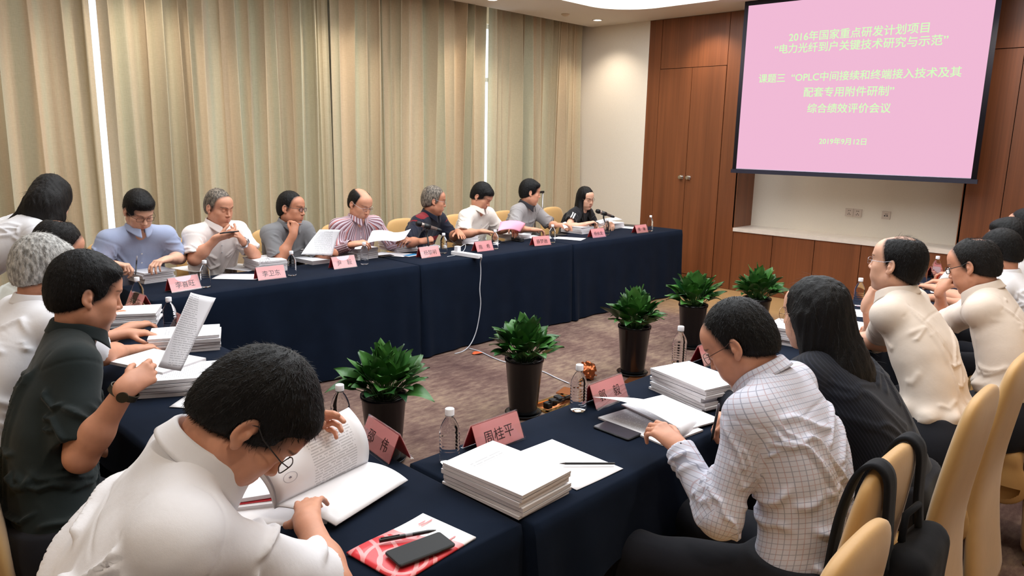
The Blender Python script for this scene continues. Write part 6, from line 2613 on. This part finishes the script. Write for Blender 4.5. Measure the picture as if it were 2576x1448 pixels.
        de = np.clip((end - Vs[m]) @ d, 0, 0.9)
        cuv[m] = np.stack([uu, vv + 0.3, 1.0 + de], 1)
    sm = shirt if isinstance(shirt, bpy.types.Material) else shirt[0]
    obj('shirt' if sex == 'm' else 'top', np_mesh('shirt', Vs, Qs, {'cuv': cuv}), sm, root, world=True)
    # --- collar
    if collar in ('shirt', 'polo', 'stand'):
        def cpt(th, r, z, pull=0.0):
            sx_, sy_ = math.sin(th), math.cos(th)
            base = N + nd * 0.022 + F * 0.014
            nf = unit(F - nd * (F @ nd))
            return base + R * sx_ * r * 1.02 + nf * sy_ * r * 1.08 + nd * z - U * pull
        gap = 0.16 if collar == 'shirt' else 0.22
        nu = 44
        prof = 8
        Pc = np.zeros((nu + 1, prof, 3))
        for i in range(nu + 1):
            th = gap + (2 * math.pi - 2 * gap) * i / nu
            fr_ = max(0.0, math.cos(th))                       # 1 at the front
            leaf = 0.036 + 0.030 * fr_ ** 3
            dip = 0.030 * fr_ ** 1.5
            stand = 0.030 if collar != 'stand' else 0.045
            r0 = 0.063
            for j, (dr, z) in enumerate(((0.0, 0.0), (0.001, stand * 0.6), (0.003, stand), (0.0065, stand + 0.002), (0.010, stand - 0.003), (0.014, stand - leaf * 0.45), (0.019, stand - leaf * 0.8), (0.022, stand - leaf))):
                if collar == 'stand':
                    dr, z = ((0.0, 0), (0.0, 0.012), (0.001, 0.024), (0.002, 0.034), (0.004, 0.036), (0.006, 0.034), (0.008, 0.02), (0.010, 0.0))[j]
                Pc[i, j] = cpt(th, r0 + dr, z, dip)
        mb = MB()
        mb.sheet(Pc, 0, 0.0022)
        cm = shirt[1] if isinstance(shirt, (tuple, list)) and len(shirt) > 1 else sm
        me = mb.mesh('collar')
        at_ = me.attributes.new('cuv', 'FLOAT_VECTOR', 'POINT')
        buf = []
        n1 = (nu + 1) * prof
        for q in range(len(mb.v)):
            i, j = divmod(q % n1, prof)
            buf += [i * 0.0095, j * 0.0085 + 0.003, 0.0]
        at_.data.foreach_set('vector', buf)
        obj('collar', me, cm, root, world=True)
    # --- trousers and shoes
    tr = []
    kz = 0.50
    kn = {}
    for s in (1, -1):
        hipj = P0 + R * s * 0.095 - U * 0.01
        if seat:
            kpos = hipj + F * 0.43 + R * s * 0.06
            kpos[2] = kz
            if knees:
                kpos = np.asarray(knees[0 if s == 1 else 1], float)
            apos = kpos + F * 0.06
            apos[2] = 0.10
        else:
            kpos = hipj + F * 0.03
            kpos[2] = hip_z * 0.53
            apos = kpos - F * 0.02
            apos[2] = 0.09
        kn[s] = (kpos, apos)
        tr.append(rc(hipj, kpos, 0.092 * g, 0.066, 0.05))
        tr.append(rc(kpos, apos + U * 0.0, 0.064, 0.052, 0.04))
    for t, hw, r in ((0.0, 0.085 * g, 0.108 * g), (0.12, 0.074 * g, 0.098 * g), (0.26, 0.066 * g, 0.094 * g)):
        c = sp(t) + fwd(t) * 0.008
        tr.append(fc(c - R * hw, c + R * hw, r + 0.004, r + 0.004, 0.95, F, 0.06))
    sh = hair
    zt = hip_z + (0.150 if tuck else 0.075)
    Vt, Qt = mesh_sdf(tr, 0.012, disp=lambda P: 0.006 * vnoise(P * 11), clip=lambda d, P: np.maximum(d, np.maximum(P[:, 2] - zt - 0.0, 0.05 - P[:, 2])), amp=0.012)
    obj('trousers', np_mesh('trousers', Vt, Qt), trousers or M_TROUSER, root, world=True)
    for s in (1, -1):
        a = kn[s][1]
        fo = F
        Rf = np.stack([R, F, U])
        c = V3(a[0], a[1], 0.045) + F * 0.07
        Vq, Qq = mesh_sdf([el(c, (0.045, 0.135, 0.045), Rf), rc(V3(a[0], a[1], 0.07), V3(a[0], a[1], 0.11), 0.045, 0.045, 0.03)], 0.011, clip=lambda d, P: np.maximum(d, 0.004 - P[:, 2]))
        obj('shoe', np_mesh('shoe', Vq, Qq), M_SHOE, root, world=True)
    # --- spectacles
    if glasses:
        mat, w, hh, rect, rim = glasses
        gl = MB()
        tf = lambda p: tuple(H + (np.asarray(p) * scale) @ Rh)
        yl = 0.103
        for s in (-1, 1):
            pts = []
            cxx = s * 0.0325
            for i in range(29):
                a = 2 * math.pi * i / 28
                ca, sa = math.cos(a), math.sin(a)
                x = cxx + math.copysign(abs(ca) ** rect, ca) * w / 2
                z = 0.004 + math.copysign(abs(sa) ** rect, sa) * hh / 2
                pts.append(tf((x, yl - 0.10 * max(0, abs(x) - 0.03) , z)))
            gl.tube(pts, rim, 6, caps=False)
            ex_ = s * (0.0325 + w / 2)
            gl.tube([tf((ex_, yl - 0.10 * (abs(ex_) - 0.03), 0.010)), tf((s * 0.074, 0.075, 0.010)), tf((s * 0.081, 0.02, 0.012)), tf((s * 0.083, -0.004, 0.020)), tf((s * 0.082, -0.026, 0.006))], rim * 1.05, 6)
        gl.tube([tf((-0.0325 + w / 2 * 0.92, yl, 0.010)), tf((0, yl + 0.003, 0.013)), tf((0.0325 - w / 2 * 0.92, yl, 0.010))], rim, 6)
        go = obj('glasses', gl, mat, root, world=True)
        ln = MB()
        for s in (-1, 1):
            ring = []
            for i in range(20):
                a = 2 * math.pi * i / 20
                ca, sa = math.cos(a), math.sin(a)
                ring.append(tf((s * 0.0325 + math.copysign(abs(ca) ** rect, ca) * w / 2 * 0.97, yl - 0.001, 0.004 + math.copysign(abs(sa) ** rect, sa) * hh / 2 * 0.97)))
            ln.add(ring, [tuple(range(20))])
        obj('lenses', ln, M_LENS, go, world=True, smooth=False)
    # --- wristwatch
    if watch:
        sd, mat = watch
        S, E, Wp, s, a = ar[sd]
        d = unit(Wp - E)
        nz = np.asarray(a.get('nz', (0, 0, 1)), float)
        fr_ = frame(d, nz)
        c = Wp - d * 0.022
        P_ = np.zeros((25, 4, 3))
        for i in range(25):
            b = 2 * math.pi * i / 24
            for j in range(4):
                P_[i, j] = c + d * (j - 1.5) * 0.0065 + fr_[0] * math.cos(b) * 0.0405 + fr_[2] * math.sin(b) * 0.0320
        mb = MB().sheet(P_, 0, 0.003) or None
        mb = MB()
        mb.sheet(P_, 0, 0.003)
        top = c + fr_[2] * 0.032
        mb.tube([top, top + fr_[2] * 0.006], 0.016, 18)
        obj('wristwatch', mb, mat, root, world=True, auto=40)
    if DEBUG:
        pj = lambda q: (int(IMG_W / 2 + FPX * ((q - V3(0, 0, CAM_H)) @ CR) / ((q - V3(0, 0, CAM_H)) @ CF)), int(IMG_H / 2 - FPX * ((q - V3(0, 0, CAM_H)) @ CU) / ((q - V3(0, 0, CAM_H)) @ CF)))
        print('J', label[:38], 'H', np.round(H, 2), pj(H), 'N', pj(N), 'SR', pj(SR), 'SL', pj(SL), 'ER', pj(ar['R'][1]), 'EL', pj(ar['L'][1]), 'WR', pj(ar['R'][2]), 'WL', pj(ar['L'][2]), 'hip', pj(P0))
    info = dict(root=root, H=H, Rh=Rh, N=N, T=T, F=F, R=R, U=U, arms=ar, sp=sp, fwd=fwd, so=so, P0=P0)
    return info
# ------------------------------------------------------------------ the people at the tables
G_DARK = simple('dark_spectacle_frame', (24, 22, 24), 0.3)
G_BROWN = simple('brown_spectacle_frame', (70, 38, 24), 0.3)
G_WIRE = simple('wire_spectacle_frame', (168, 140, 116), 0.25, 0.9)
G_SILV = simple('silver_spectacle_frame', (180, 180, 186), 0.25, 0.9)
S_BLUE = shirt_mat('light_blue_shirt', (156, 166, 194))
S_WPOLO = shirt_mat('white_polo', (232, 224, 220))
S_GPOLO = shirt_mat('grey_polo', (116, 116, 118))
S_STRIPE = shirt_mat('striped_shirt', (178, 160, 172), 'stripe')
S_NAVY = shirt_mat('navy_polo', (24, 27, 42), 'redband')
S_WHITE = shirt_mat('white_shirt', (234, 226, 216))
S_TIP = shirt_mat('grey_tipped_polo', (150, 146, 146), 'tipped')
S_TIPC = simple('tipped_collar', (40, 40, 46), 0.8)
S_BLACK = shirt_mat('black_dress', (18, 18, 24), 'whiteband')
S_GREEN = shirt_mat('dark_green_shirt', (24, 34, 35))
S_COOL = shirt_mat('cool_white_shirt', (230, 230, 235))
S_CHECK = shirt_mat('checked_shirt', (206, 208, 222), 'check')
S_KNIT = shirt_mat('black_knit_dress', (20, 24, 34), 'knit')
S_CREAM = shirt_mat('cream_white_shirt', (226, 212, 199))
S_PALE = shirt_mat('pale_grey_shirt', (196, 200, 196))


def dirpx(a, b, z=None, da=None, db=None):
    A = at(*a, z=z) if z is not None else at(*a, d=da)
    B = at(*b, z=z) if z is not None else at(*b, d=db)
    return unit(B - A)


PEOPLE = {}
# --- under the curtains, facing the room
PEOPLE['blue'] = person('man in a light blue shirt and glasses bowed over his papers, holding a pen', at(349, 530, y=5.10), (-86, 32, 0), -88, (1.78, 5.41),
    dict(R=dict(w=at(284, 664, y=4.92), e=at(250, 660, y=5.14), dir=(0.75, -0.55, -0.1), pose='pen'), L=dict(w=at(420, 652, y=4.90), e=at(452, 648, y=5.15), dir=(-0.85, -0.45, -0.05), pose='relax')),
    S_BLUE, ('full', 'black'), 'b', seed=1, glasses=(G_BROWN, 0.046, 0.030, 0.55, 0.0014), lids=0.95, sleeve=0.80, bulge=0.08, sw=0.18)
PEOPLE['wpolo'] = person('man in a white polo with cropped grey hair looking at the phone in his hands', at(550, 522, y=5.14), (-72, 14, 0), -80, (2.34, 5.41),
    dict(R=dict(w=at(549, 597, y=4.99), e=at(489, 652, y=5.08), dir=(0.92, -0.25, 0.15), nz=(0.2, -0.7, -0.7), pose='hold'), L=dict(w=at(610, 606, y=4.97), e=at(640, 642, y=5.10), dir=(-0.55, -0.35, 0.65), nz=(0.5, -0.6, 0.4), pose='pinch')),
    S_WPOLO, ('crew', 'salt'), 'a', seed=2, collar='shirt', sleeve=0.80, lids=0.9, watch=('L', M_ALU), sw=0.18)
PEOPLE['gpolo'] = person('smiling man in a grey polo and dark glasses, pen hand at his mouth', at(732, 524, y=5.16), (-58, 6, 4), -78, (2.92, 5.41),
    dict(R=dict(w=at(738, 588, y=4.99), e=at(704, 656, y=5.02), dir=(0.30, 0.10, 0.95), nz=(0.1, -0.95, 0.2), pose='fist', pole=(0.6, 0.5, -1)), L=dict(w=at(842, 636, y=4.93), e=at(806, 648, y=5.14), dir=(-0.6, -0.35, 0.25), nz=(0.3, -0.8, 0.3), pose='hold', pole=(1, -0.2, -0.8))),
    S_GPOLO, ('crew', 'black'), 'c', seed=3, collar='polo', glasses=(G_DARK, 0.046, 0.028, 0.5, 0.0016), lids=0.5, sleeve=0.86)
PEOPLE['stripe'] = person('balding man in a striped long-sleeved shirt reading an open document', at(905, 513, y=5.13), (-80, 24, 0), -86, (3.56, 5.41),
    dict(R=dict(w=at(888, 614, y=4.92), e=at(846, 628, y=5.12), dir=(0.78, -0.55, 0.15), nz=(0.1, -0.5, 0.8), pose='hold'), L=dict(w=at(1026, 604, y=4.93), e=at(984, 612, y=5.16), dir=(-0.75, -0.5, 0.2), nz=(0.1, -0.4, 0.8), pose='hold')),
    S_STRIPE, ('bald', 'soft'), 'a', seed=4, tuck=True, glasses=(G_SILV, 0.046, 0.026, 0.7, 0.0009), lids=0.95, sleeve=1.88, sw=0.185, girth=1.05)
PEOPLE['navy'] = person('grey-haired man in a navy polo with dull red bands, turned to his neighbour', at(1091, 505, y=5.16), (-32, 10, 0), -72, (4.24, 5.41),
    dict(R=dict(w=at(1066, 606, y=4.90), e=at(1026, 610, y=5.08), dir=(0.9, -0.2, 0.15), nz=(0, -0.5, 0.8), pose='fist'), L=dict(w=at(1152, 582, y=4.98), e=at(1138, 596, y=5.18), dir=(-0.4, -0.85, -0.15), pose='flat')),
    S_NAVY, ('short', 'salt'), 'c', seed=5, collar='polo', glasses=(G_SILV, 0.044, 0.026, 0.7, 0.0009), lids=0.6, sleeve=0.9)
PEOPLE['white6'] = person('dark-haired man in a white short-sleeved shirt looking down by the pink folder', at(1211, 494, y=5.12), (-68, 32, 0), -80, (4.93, 5.41),
    dict(R=dict(w=at(1217, 582, y=4.88), e=at(1166, 588, y=5.06), dir=(0.9, -0.4, -0.1), pose='relax'), L=dict(w=at(1290, 572, y=5.02), e=at(1256, 578, y=5.18), dir=(-0.5, -0.8, -0.1), pose='relax')),
    S_WHITE, ('fringe', 'black'), 'a', seed=6, tuck=True, lids=0.95, sleeve=0.86)
PEOPLE['tip'] = person('crew-cut man in a grey polo with dark-tipped collar, looking aside', at(1333, 484, y=5.17), (-35, 10, 0), -75, (5.62, 5.41),
    dict(R=dict(w=at(1344, 578, y=4.86), e=at(1292, 574, y=5.08), dir=(0.95, -0.25, -0.05), pose='relax'), L=dict(w=at(1406, 566, y=4.90), e=at(1386, 566, y=5.14), dir=(0.45, -0.75, 0.15), pose='hold', pole=(1, 0.0, -0.8))),
    (S_TIP, S_TIPC), ('swept', 'black'), 'a', seed=7, collar='polo', lids=0.7, sleeve=0.9)
def hair_bob(H, Rh, F, R, U, N, T):
    o = []
    for s in (-1, 1):
        a = H + V3(s * 0.068, -0.02, 0.0) @ Rh
        b = N + R * s * 0.085 + F * 0.03 - U * 0.03
        o.append(fc(a, b, 0.034, 0.040, 0.7, R, 0.03))
        o.append(fc(b, b + F * 0.05 - U * 0.10, 0.040, 0.016, 0.6, F, 0.03))
    o.append(rc(H + V3(0, -0.05, -0.02) @ Rh, N - F * 0.04 - U * 0.05, 0.062, 0.06, 0.04))
    return o
PEOPLE['black8'] = person('woman with long dark hair and glasses in a black top with white sleeve bands', at(1473, 498, y=5.18), (-98, 14, -6), -80, (6.44, 5.41),
    dict(R=dict(w=at(1478, 562, y=4.92), e=at(1428, 572, y=5.10), dir=(0.85, -0.35, 0.2), pose='pinch'), L=dict(w=at(1535, 562, y=4.98), dir=(-0.6, -0.7, 0), pose='relax')),
    S_BLACK, ('bob', 'black'), 'b', seed=8, sex='f', collar='scoop', glasses=(G_WIRE, 0.044, 0.030, 0.75, 0.0009), lids=0.7, sleeve=0.55, sw=0.155, girth=0.88, arm_r=0.86, scale=0.95, longhair=hair_bob, strand=600, hairlen=0.03)

# --- the side tables, facing +x
PEOPLE['green'] = person('man in a dark green-black shirt holding up a printed sheet', at(214, 738, x=0.70), (-4, 16, 0), -14, (0.50, 2.38),
    dict(R=dict(w=at(322, 970, d=2.10), dir=dirpx((322, 970), (395, 925), da=2.10, db=2.19), nz=(-0.1, -0.9, 0.35), pose='hold', pole=(0.5, -0.2, -1)), L=dict(w=(0.74, 2.66, 0.64), dir=(0.8, -0.3, -0.3), pose='relax', pole=(0.8, -0.3, -0.8))),
    S_GREEN, ('swept', 'black'), 'a', h=0.0042, hs=0.0065, seed=12, creases=1.5, sleeve=0.86, sw=0.19, girth=1.12, watch=('R', simple('olive_watch', (66, 62, 50), 0.35, 0.5)), collar='shirt', strand=5000, fat=1.08, bulge=0.09)
PEOPLE['greyhair'] = person('silver-haired man in a white shirt leaning on the side table', at(108, 680, x=0.725), (12, 16, 0), 5, (0.42, 3.04),
    dict(R=dict(w=at(338, 880, z=0.80), dir=(0.95, 0.2, -0.05), pose='relax', pole=(0.6, 0, -1)), L=dict(w=at(318, 838, z=0.835), dir=(0.92, -0.30, -0.06), pose='spread', pole=(0.6, 0, -1))),
    S_COOL, ('swept', 'white'), 'a', h=0.0045, hs=0.0085, seed=11, sleeve=0.8, sw=0.18, strand=4000, bulge=0.10)
PEOPLE['bald10'] = person('dark-haired man with a bald spot in pale grey, bowed behind the silver-haired man', at(142, 622, x=0.95), (5, 34, 0), 0, (0.56, 3.86),
    dict(R=dict(w=(1.18, 3.68, 0.81), dir=(0.9, 0.2, 0), pose='relax', pole=(0.6, 0, -1)), L=dict(w=(1.18, 4.02, 0.81), dir=(0.9, -0.2, 0), pose='relax', pole=(0.6, 0, -1))),
    S_PALE, ('thin', 'soft'), 'a', seed=10, sleeve=0.85, sw=0.18, bulge=0.10)
def hair_w(H, Rh, F, R, U, N, T):
    o = []
    c = H + V3(0, -0.03, -0.06) @ Rh
    o.append(rc(H + V3(0.0, 0.0, -0.04) @ Rh, H + V3(0.02, 0.04, -0.20) @ Rh, 0.082, 0.055, 0.04))
    o.append(rc(H + V3(0.0, -0.03, -0.04) @ Rh, N - F * 0.09 - R * 0.02 - U * 0.02, 0.075, 0.028, 0.05))
    o.append(rc(N - F * 0.09 - R * 0.02 - U * 0.02, N - F * 0.19 + R * 0.02 - U * 0.10, 0.030, 0.010, 0.03))
    o.append(rc(H + V3(0.05, 0.02, -0.10) @ Rh, H + V3(0.06, 0.05, -0.27) @ Rh, 0.045, 0.015, 0.04))
    return o
PEOPLE['standing'] = person('woman with long black hair in white bending over the side table at the back left', at(128, 503, y=4.55), (42, 46, 0), -5, (0.66, 4.72),
    dict(R=dict(w=(1.16, 4.30, 0.90), dir=(0.8, -0.2, -0.5), pose='relax', pole=(0.8, 0, -0.6)), L=dict(w=(1.22, 4.60, 0.86), dir=(0.8, 0, -0.5), pose='relax', pole=(0.8, 0, -0.6))),
    S_COOL, ('long', 'soft'), 'b', seed=9, sex='f', collar='none', seat=False, hip_z=0.90, sleeve=1.4, sw=0.155, girth=0.9, arm_r=0.85, neck=(0.10, 0.11), longhair=hair_w, strand=800, hairlen=0.04, bulge=0.05, hem=0.05)
PEOPLE['reader'] = person('man in a white shirt and glasses in the foreground, head bent over an open booklet', at(628, 1052, y=1.22), (-26, 58, 0), -24, (0.22, 1.28),
    dict(R=dict(w=at(772, 1306, z=0.835), e=at(835, 1478, z=0.785), dir=dirpx((768, 1300), (775, 1225), z=0.82), nz=(-0.5, -0.3, 0.8), pose='spread', pole=(0.6, 0.0, -1.0)), L=dict(w=(0.93, 1.70, 0.90), dir=(0.75, -0.1, 0.6), nz=(0.2, 0.9, 0.3), pose='hold', pole=(0.9, 0, -0.6))),
    S_COOL, ('fringe', 'black'), 'a', h=0.0034, hs=0.0055, seed=13, creases=2.1, glasses=(G_DARK, 0.046, 0.030, 0.6, 0.0011), sleeve=0.84, sw=0.185, girth=1.08, strand=9000, bulge=0.10, neck=(0.11, 0.075), hairlen=0.013)

# --- the near row, facing +y
PEOPLE['check'] = person('man in a checked long-sleeved shirt and glasses bent over curled pages, pen in hand', at(1862, 862, y=0.98), (102, 36, 0), 97, (1.93, 0.72),
    dict(L=dict(w=at(1704, 1118, z=0.85), dir=unit(at(1632, 1058, z=0.885) - at(1704, 1118, z=0.85)), nz=(-0.35, -0.75, 0.55), pose='relax', pole=(0.55, -0.5, -1)), R=dict(w=at(1868, 1046, z=0.83), dir=dirpx((1868, 1046), (1810, 1052), z=0.82), nz=(0.3, -0.3, 0.9), pose='pen', pole=(0.7, -0.4, -0.8))),
    S_CHECK, ('crew', 'black'), 'a', h=0.0036, hs=0.0055, seed=14, creases=1.15, glasses=(G_BROWN, 0.046, 0.032, 0.7, 0.0010), sleeve=1.93, sw=0.18, strand=7000, bulge=0.12, neck=(0.10, 0.105), hairlen=0.012, lids=0.9)
def hair_lady(H, Rh, F, R, U, N, T):
    o = [fc(H + V3(0, -0.05, 0.0) @ Rh, N - F * 0.080 - U * 0.05 + R * 0.01, 0.088, 0.104, 0.75, F, 0.05)]
    o.append(fc(N - F * 0.080 - U * 0.05 + R * 0.01, N - F * 0.160 - U * 0.17 + R * 0.05, 0.100, 0.082, 0.6, F, 0.05))
    o.append(fc(N - F * 0.160 - U * 0.17 + R * 0.05, N - F * 0.175 - U * 0.27 + R * 0.07, 0.075, 0.040, 0.55, F, 0.04))
    o.append(rc(N - F * 0.12 - U * 0.10 + R * 0.10, N - F * 0.17 - U * 0.20 + R * 0.13, 0.035, 0.012, 0.04))
    for s in (-1, 1):
        o.append(rc(H + V3(s * 0.070, 0.0, 0.0) @ Rh, N + R * s * 0.085 - U * 0.04, 0.034, 0.034, 0.04))
        o.append(rc(N + R * s * 0.085 - U * 0.04, N + R * s * 0.10 + F * 0.02 - U * 0.13, 0.030, 0.008, 0.03))
    return o
PEOPLE['lady'] = person('woman with long black hair and round wire glasses in a black knit dress', at(2048, 790, y=1.0), (84, 10, 0), 92, (2.66, 0.68),
    dict(L=dict(w=(2.50, 1.33, 0.80), dir=(0.3, 0.9, 0), pose='relax', pole=(0.7, -0.3, -0.9)), R=dict(w=(2.86, 1.35, 0.80), dir=(-0.3, 0.9, 0), pose='relax', pole=(0.7, -0.3, -0.9))),
    S_KNIT, ('long', 'black'), 'b', h=0.0045, hs=0.0075, seed=15, sex='f', collar='none', glasses=(G_WIRE, 0.050, 0.046, 1.0, 0.0009), sleeve=1.9, sw=0.165, girth=1.0, arm_r=0.9, longhair=hair_lady, strand=1500, hairlen=0.05, creases=0.6, hem=0.03)
PEOPLE['chin'] = person('balding man in a cream-white shirt and glasses resting his chin on his hand', at(2257, 664, y=0.99), (84, -2, 0), 92, (3.19, 0.68),
    dict(L=dict(w=at(2180, 764, y=1.17), e=at(2198, 868, y=1.22), dir=(0.02, -0.25, 0.95), nz=(-0.55, 0.8, 0.1), pose='fist', pole=(0.5, 0.6, -1)), R=dict(w=(3.55, 1.32, 0.81), dir=(-0.5, 0.8, 0), pose='relax', pole=(0.7, -0.3, -0.9))),
    S_CREAM, ('recede', 'black'), 'b', h=0.0042, hs=0.007, seed=16, creases=0.65, sleeve_flare=0.008, arm_r=0.93, tuck=True, glasses=(G_SILV, 0.046, 0.028, 0.6, 0.0010), sleeve=0.78, sw=0.18, girth=1.02, strand=3500, bulge=0.08, neck=(0.03, 0.14), lids=0.3)
PEOPLE['bowed'] = person('man in a cream-white shirt and dark glasses, bowed with his hand before his face', at(2450, 668, y=0.82), (84, 22, 0), 95, (3.72, 0.58),
    dict(L=dict(w=at(2366, 728, y=1.10), e=at(2368, 806, y=1.10), dir=(0.25, -0.35, 0.85), nz=(-0.6, 0.6, 0.3), pose='fist', pole=(0.6, 0.4, -1)), R=dict(w=(4.05, 1.2, 0.81), dir=(-0.5, 0.8, 0), pose='relax', pole=(0.7, -0.3, -0.9))),
    S_CREAM, ('thin', 'soft'), 'a', h=0.0045, hs=0.0075, seed=17, creases=0.65, sleeve_flare=0.008, arm_r=0.93, tuck=True, glasses=(G_DARK, 0.048, 0.030, 0.55, 0.0017), sleeve=0.82, sw=0.18, girth=1.08, strand=3500, bulge=0.11, neck=(0.07, 0.125))
PEOPLE['far18'] = person('black-haired man in white behind the bowed man, seen from behind', at(2516, 636, x=4.85), (88, 20, 0), 92, (4.88, 0.62),
    dict(L=dict(w=(4.76, 1.25, 0.81), dir=(0.3, 0.9, 0), pose='relax', pole=(0.7, -0.3, -0.9)), R=dict(w=(5.02, 1.25, 0.81), dir=(-0.3, 0.9, 0), pose='relax', pole=(0.7, -0.3, -0.9))),
    S_COOL, ('short', 'black'), 'a', seed=18, tuck=True, sleeve=0.82, strand=2500, bulge=0.09)
PEOPLE['far19'] = person('black-haired man in white at the right edge, the farther of the last two', at(2532, 603, x=5.5), (80, 4, 0), 92, (5.55, 0.74),
    dict(L=dict(w=(5.4, 1.35, 0.81), dir=(0.3, 0.9, 0), pose='relax', pole=(0.7, -0.3, -0.9)), R=dict(w=(5.7, 1.35, 0.81), dir=(-0.3, 0.9, 0), pose='relax', pole=(0.7, -0.3, -0.9))),
    S_COOL, ('full', 'black'), 'a', seed=19, tuck=True, sleeve=0.82, strand=2000)
PEOPLE['far20'] = person('black-haired person at the very right edge, only the top of the head in view', at(2574, 572, x=6.2), (85, 2, 0), 92, (6.25, 0.80),
    dict(L=dict(w=(6.05, 1.4, 0.81), dir=(0.3, 0.9, 0), pose='relax', pole=(0.7, -0.3, -0.9)), R=dict(w=(6.4, 1.4, 0.81), dir=(-0.3, 0.9, 0), pose='relax', pole=(0.7, -0.3, -0.9))),
    S_COOL, ('short', 'black'), 'a', seed=20, sleeve=0.82, strand=1500)
# --- the phone in the hands of the man in white polo
c = at(577, 584, y=4.90)
r = thing('smartphone', 'dark phone held in both hands by the man in the white polo', 'phone', tuple(c))
Mp = Matrix.Translation(tuple(c)) @ Matrix.Rotation(math.radians(8), 4, 'Z') @ Matrix.Rotation(math.radians(-12), 4, 'X')
obj('body', MB().rbox((-0.060, -0.030, -0.004), (0.060, 0.030, 0.004), 0.008, M=Mp), M_BLACKPL, r, world=True, auto=40)
obj('screen', MB().rbox((-0.056, -0.026, 0.0036), (0.056, 0.026, 0.0046), 0.006, M=Mp), M_BLACKGL, r, world=True, auto=40)
def held_pen(label, who, side, col, px_tip=None, up=(0.2, 0.2, 0.95)):
    S, E, Wp, s, a = PEOPLE[who]['arms'][side]
    hd = unit(a['dir'])
    Rw = frame(hd, np.asarray(a.get('nz', (0, 0, 1)), float))
    thumb = -1 if side == 'R' else 1
    tip = Wp + (V3(0.030 * thumb, 0.125, -0.035) if a['pose'] != 'fist' else V3(0.035 * thumb, 0.075, -0.045)) @ Rw
    ax = unit(np.asarray(up, float))
    r = thing('pen', label, 'pen', tuple(tip))
    p = lambda t: tuple(tip + ax * t)
    mm = simple('held_pen_black', col, 0.3)
    obj('barrel', MB().tube([p(-0.03), p(-0.012), p(0.07)], [0.001, 0.0045, 0.0045], 10), mm, r, world=True)
    obj('pen_end', MB().tube([p(0.07), p(0.10), p(0.106)], [0.0047, 0.0045, 0.002], 10), simple('pen_grey', (120, 116, 122), 0.25), r, world=True)
held_pen('black pen in the writing hand of the man in light blue', 'blue', 'R', (22, 22, 26), up=(0.3, 0.5, 0.8))
held_pen('black pen in the right hand of the checked-shirt man', 'check', 'R', (20, 20, 22), up=(0.05, -0.1, 1.0))
held_pen('dark pen between the fingers at the gray-polo man\'s mouth', 'gpolo', 'R', (24, 22, 24), up=(0.9, -0.35, -0.1))


def on_shirt(who, dx, dz):
    """Point and frame on the chest of a person: dx to the wearer's right, dz below the neck."""
    p = PEOPLE[who]
    t = max(0.2, 1 - dz / max(np.linalg.norm(p['N'] - p['P0']), 0.2))
    O = p['sp'](t) + p['R'] * dx
    f = p['fwd'](t)
    return march(p['so'], O, f, 0.0, 0.4) + f * 0.004, f


def chest_mark(who, dx, dz, pieces, mat, name):
    """Small printed or stitched mark: polygons in metres around a chest point, laid on the cloth."""
    p = PEOPLE[who]
    m = MB()
    for poly in pieces:
        vs = [on_shirt(who, dx + x, dz - y)[0] + on_shirt(who, dx + x, dz - y)[1] * 0.003 for x, y in poly]
        m.add(vs, [tuple(range(len(vs)))])
    obj(name, m, mat, p['root'], world=True, smooth=False)


def blob(cx, cy, rx, ry, n=14, wob=0.0, ph=0.0):
    return [(cx + rx * math.cos(2 * math.pi * i / n) * (1 + wob * math.sin(3 * i + ph)), cy + ry * math.sin(2 * math.pi * i / n) * (1 + wob * math.cos(2 * i + ph))) for i in range(n)]
M_MARK = simple('pale_chest_print', (206, 204, 202), 0.7)
M_DMARK = simple('dark_stitched_mark', (34, 32, 48), 0.8)
chest_mark('gpolo', -0.085, 0.17, [blob(0, 0.006, 0.016, 0.010, 14, 0.15), blob(0.016, 0.014, 0.006, 0.006), blob(-0.014, -0.004, 0.004, 0.006)] + [[(-0.02 + 0.008 * k, -0.022), (-0.014 + 0.008 * k, -0.022), (-0.014 + 0.008 * k, -0.014), (-0.02 + 0.008 * k, -0.014)] for k in range(5)], M_MARK, 'chest_print')
chest_mark('blue', -0.085, 0.19, [blob(0, 0, 0.007, 0.005, 10, 0.2), [(-0.003, -0.003), (0.000, -0.018), (0.003, -0.003)], [(0.002, 0.004), (0.010, 0.012), (0.006, 0.0)]], M_DMARK, 'chest_mark')
M_TMARK = simple('grey_chest_emblem', (96, 94, 98), 0.8)
_ring = lambda r0, r1, n=18: [[(r0 * math.cos(2 * math.pi * i / n), r0 * math.sin(2 * math.pi * i / n)), (r0 * math.cos(2 * math.pi * (i + 1) / n), r0 * math.sin(2 * math.pi * (i + 1) / n)), (r1 * math.cos(2 * math.pi * (i + 1) / n), r1 * math.sin(2 * math.pi * (i + 1) / n)), (r1 * math.cos(2 * math.pi * i / n), r1 * math.sin(2 * math.pi * i / n))] for i in range(n)]
chest_mark('tip', -0.075, 0.15, _ring(0.013, 0.017) + [blob(0, 0, 0.006, 0.008, 8, 0.2)], M_TMARK, 'chest_emblem')
M_BUTTON = simple('shirt_button', (214, 212, 214), 0.3)
for who, n, d0, st in (('blue', 4, 0.11, 0.075), ('wpolo', 2, 0.10, 0.06), ('white6', 4, 0.10, 0.075), ('stripe', 4, 0.10, 0.075)):
    p = PEOPLE[who]
    for k in range(n):
        c, f = on_shirt(who, 0.0, d0 + st * k)
        obj('button', MB().tube([c, c + f * 0.004], 0.0058, 12), M_BUTTON, p['root'], world=True, auto=40)
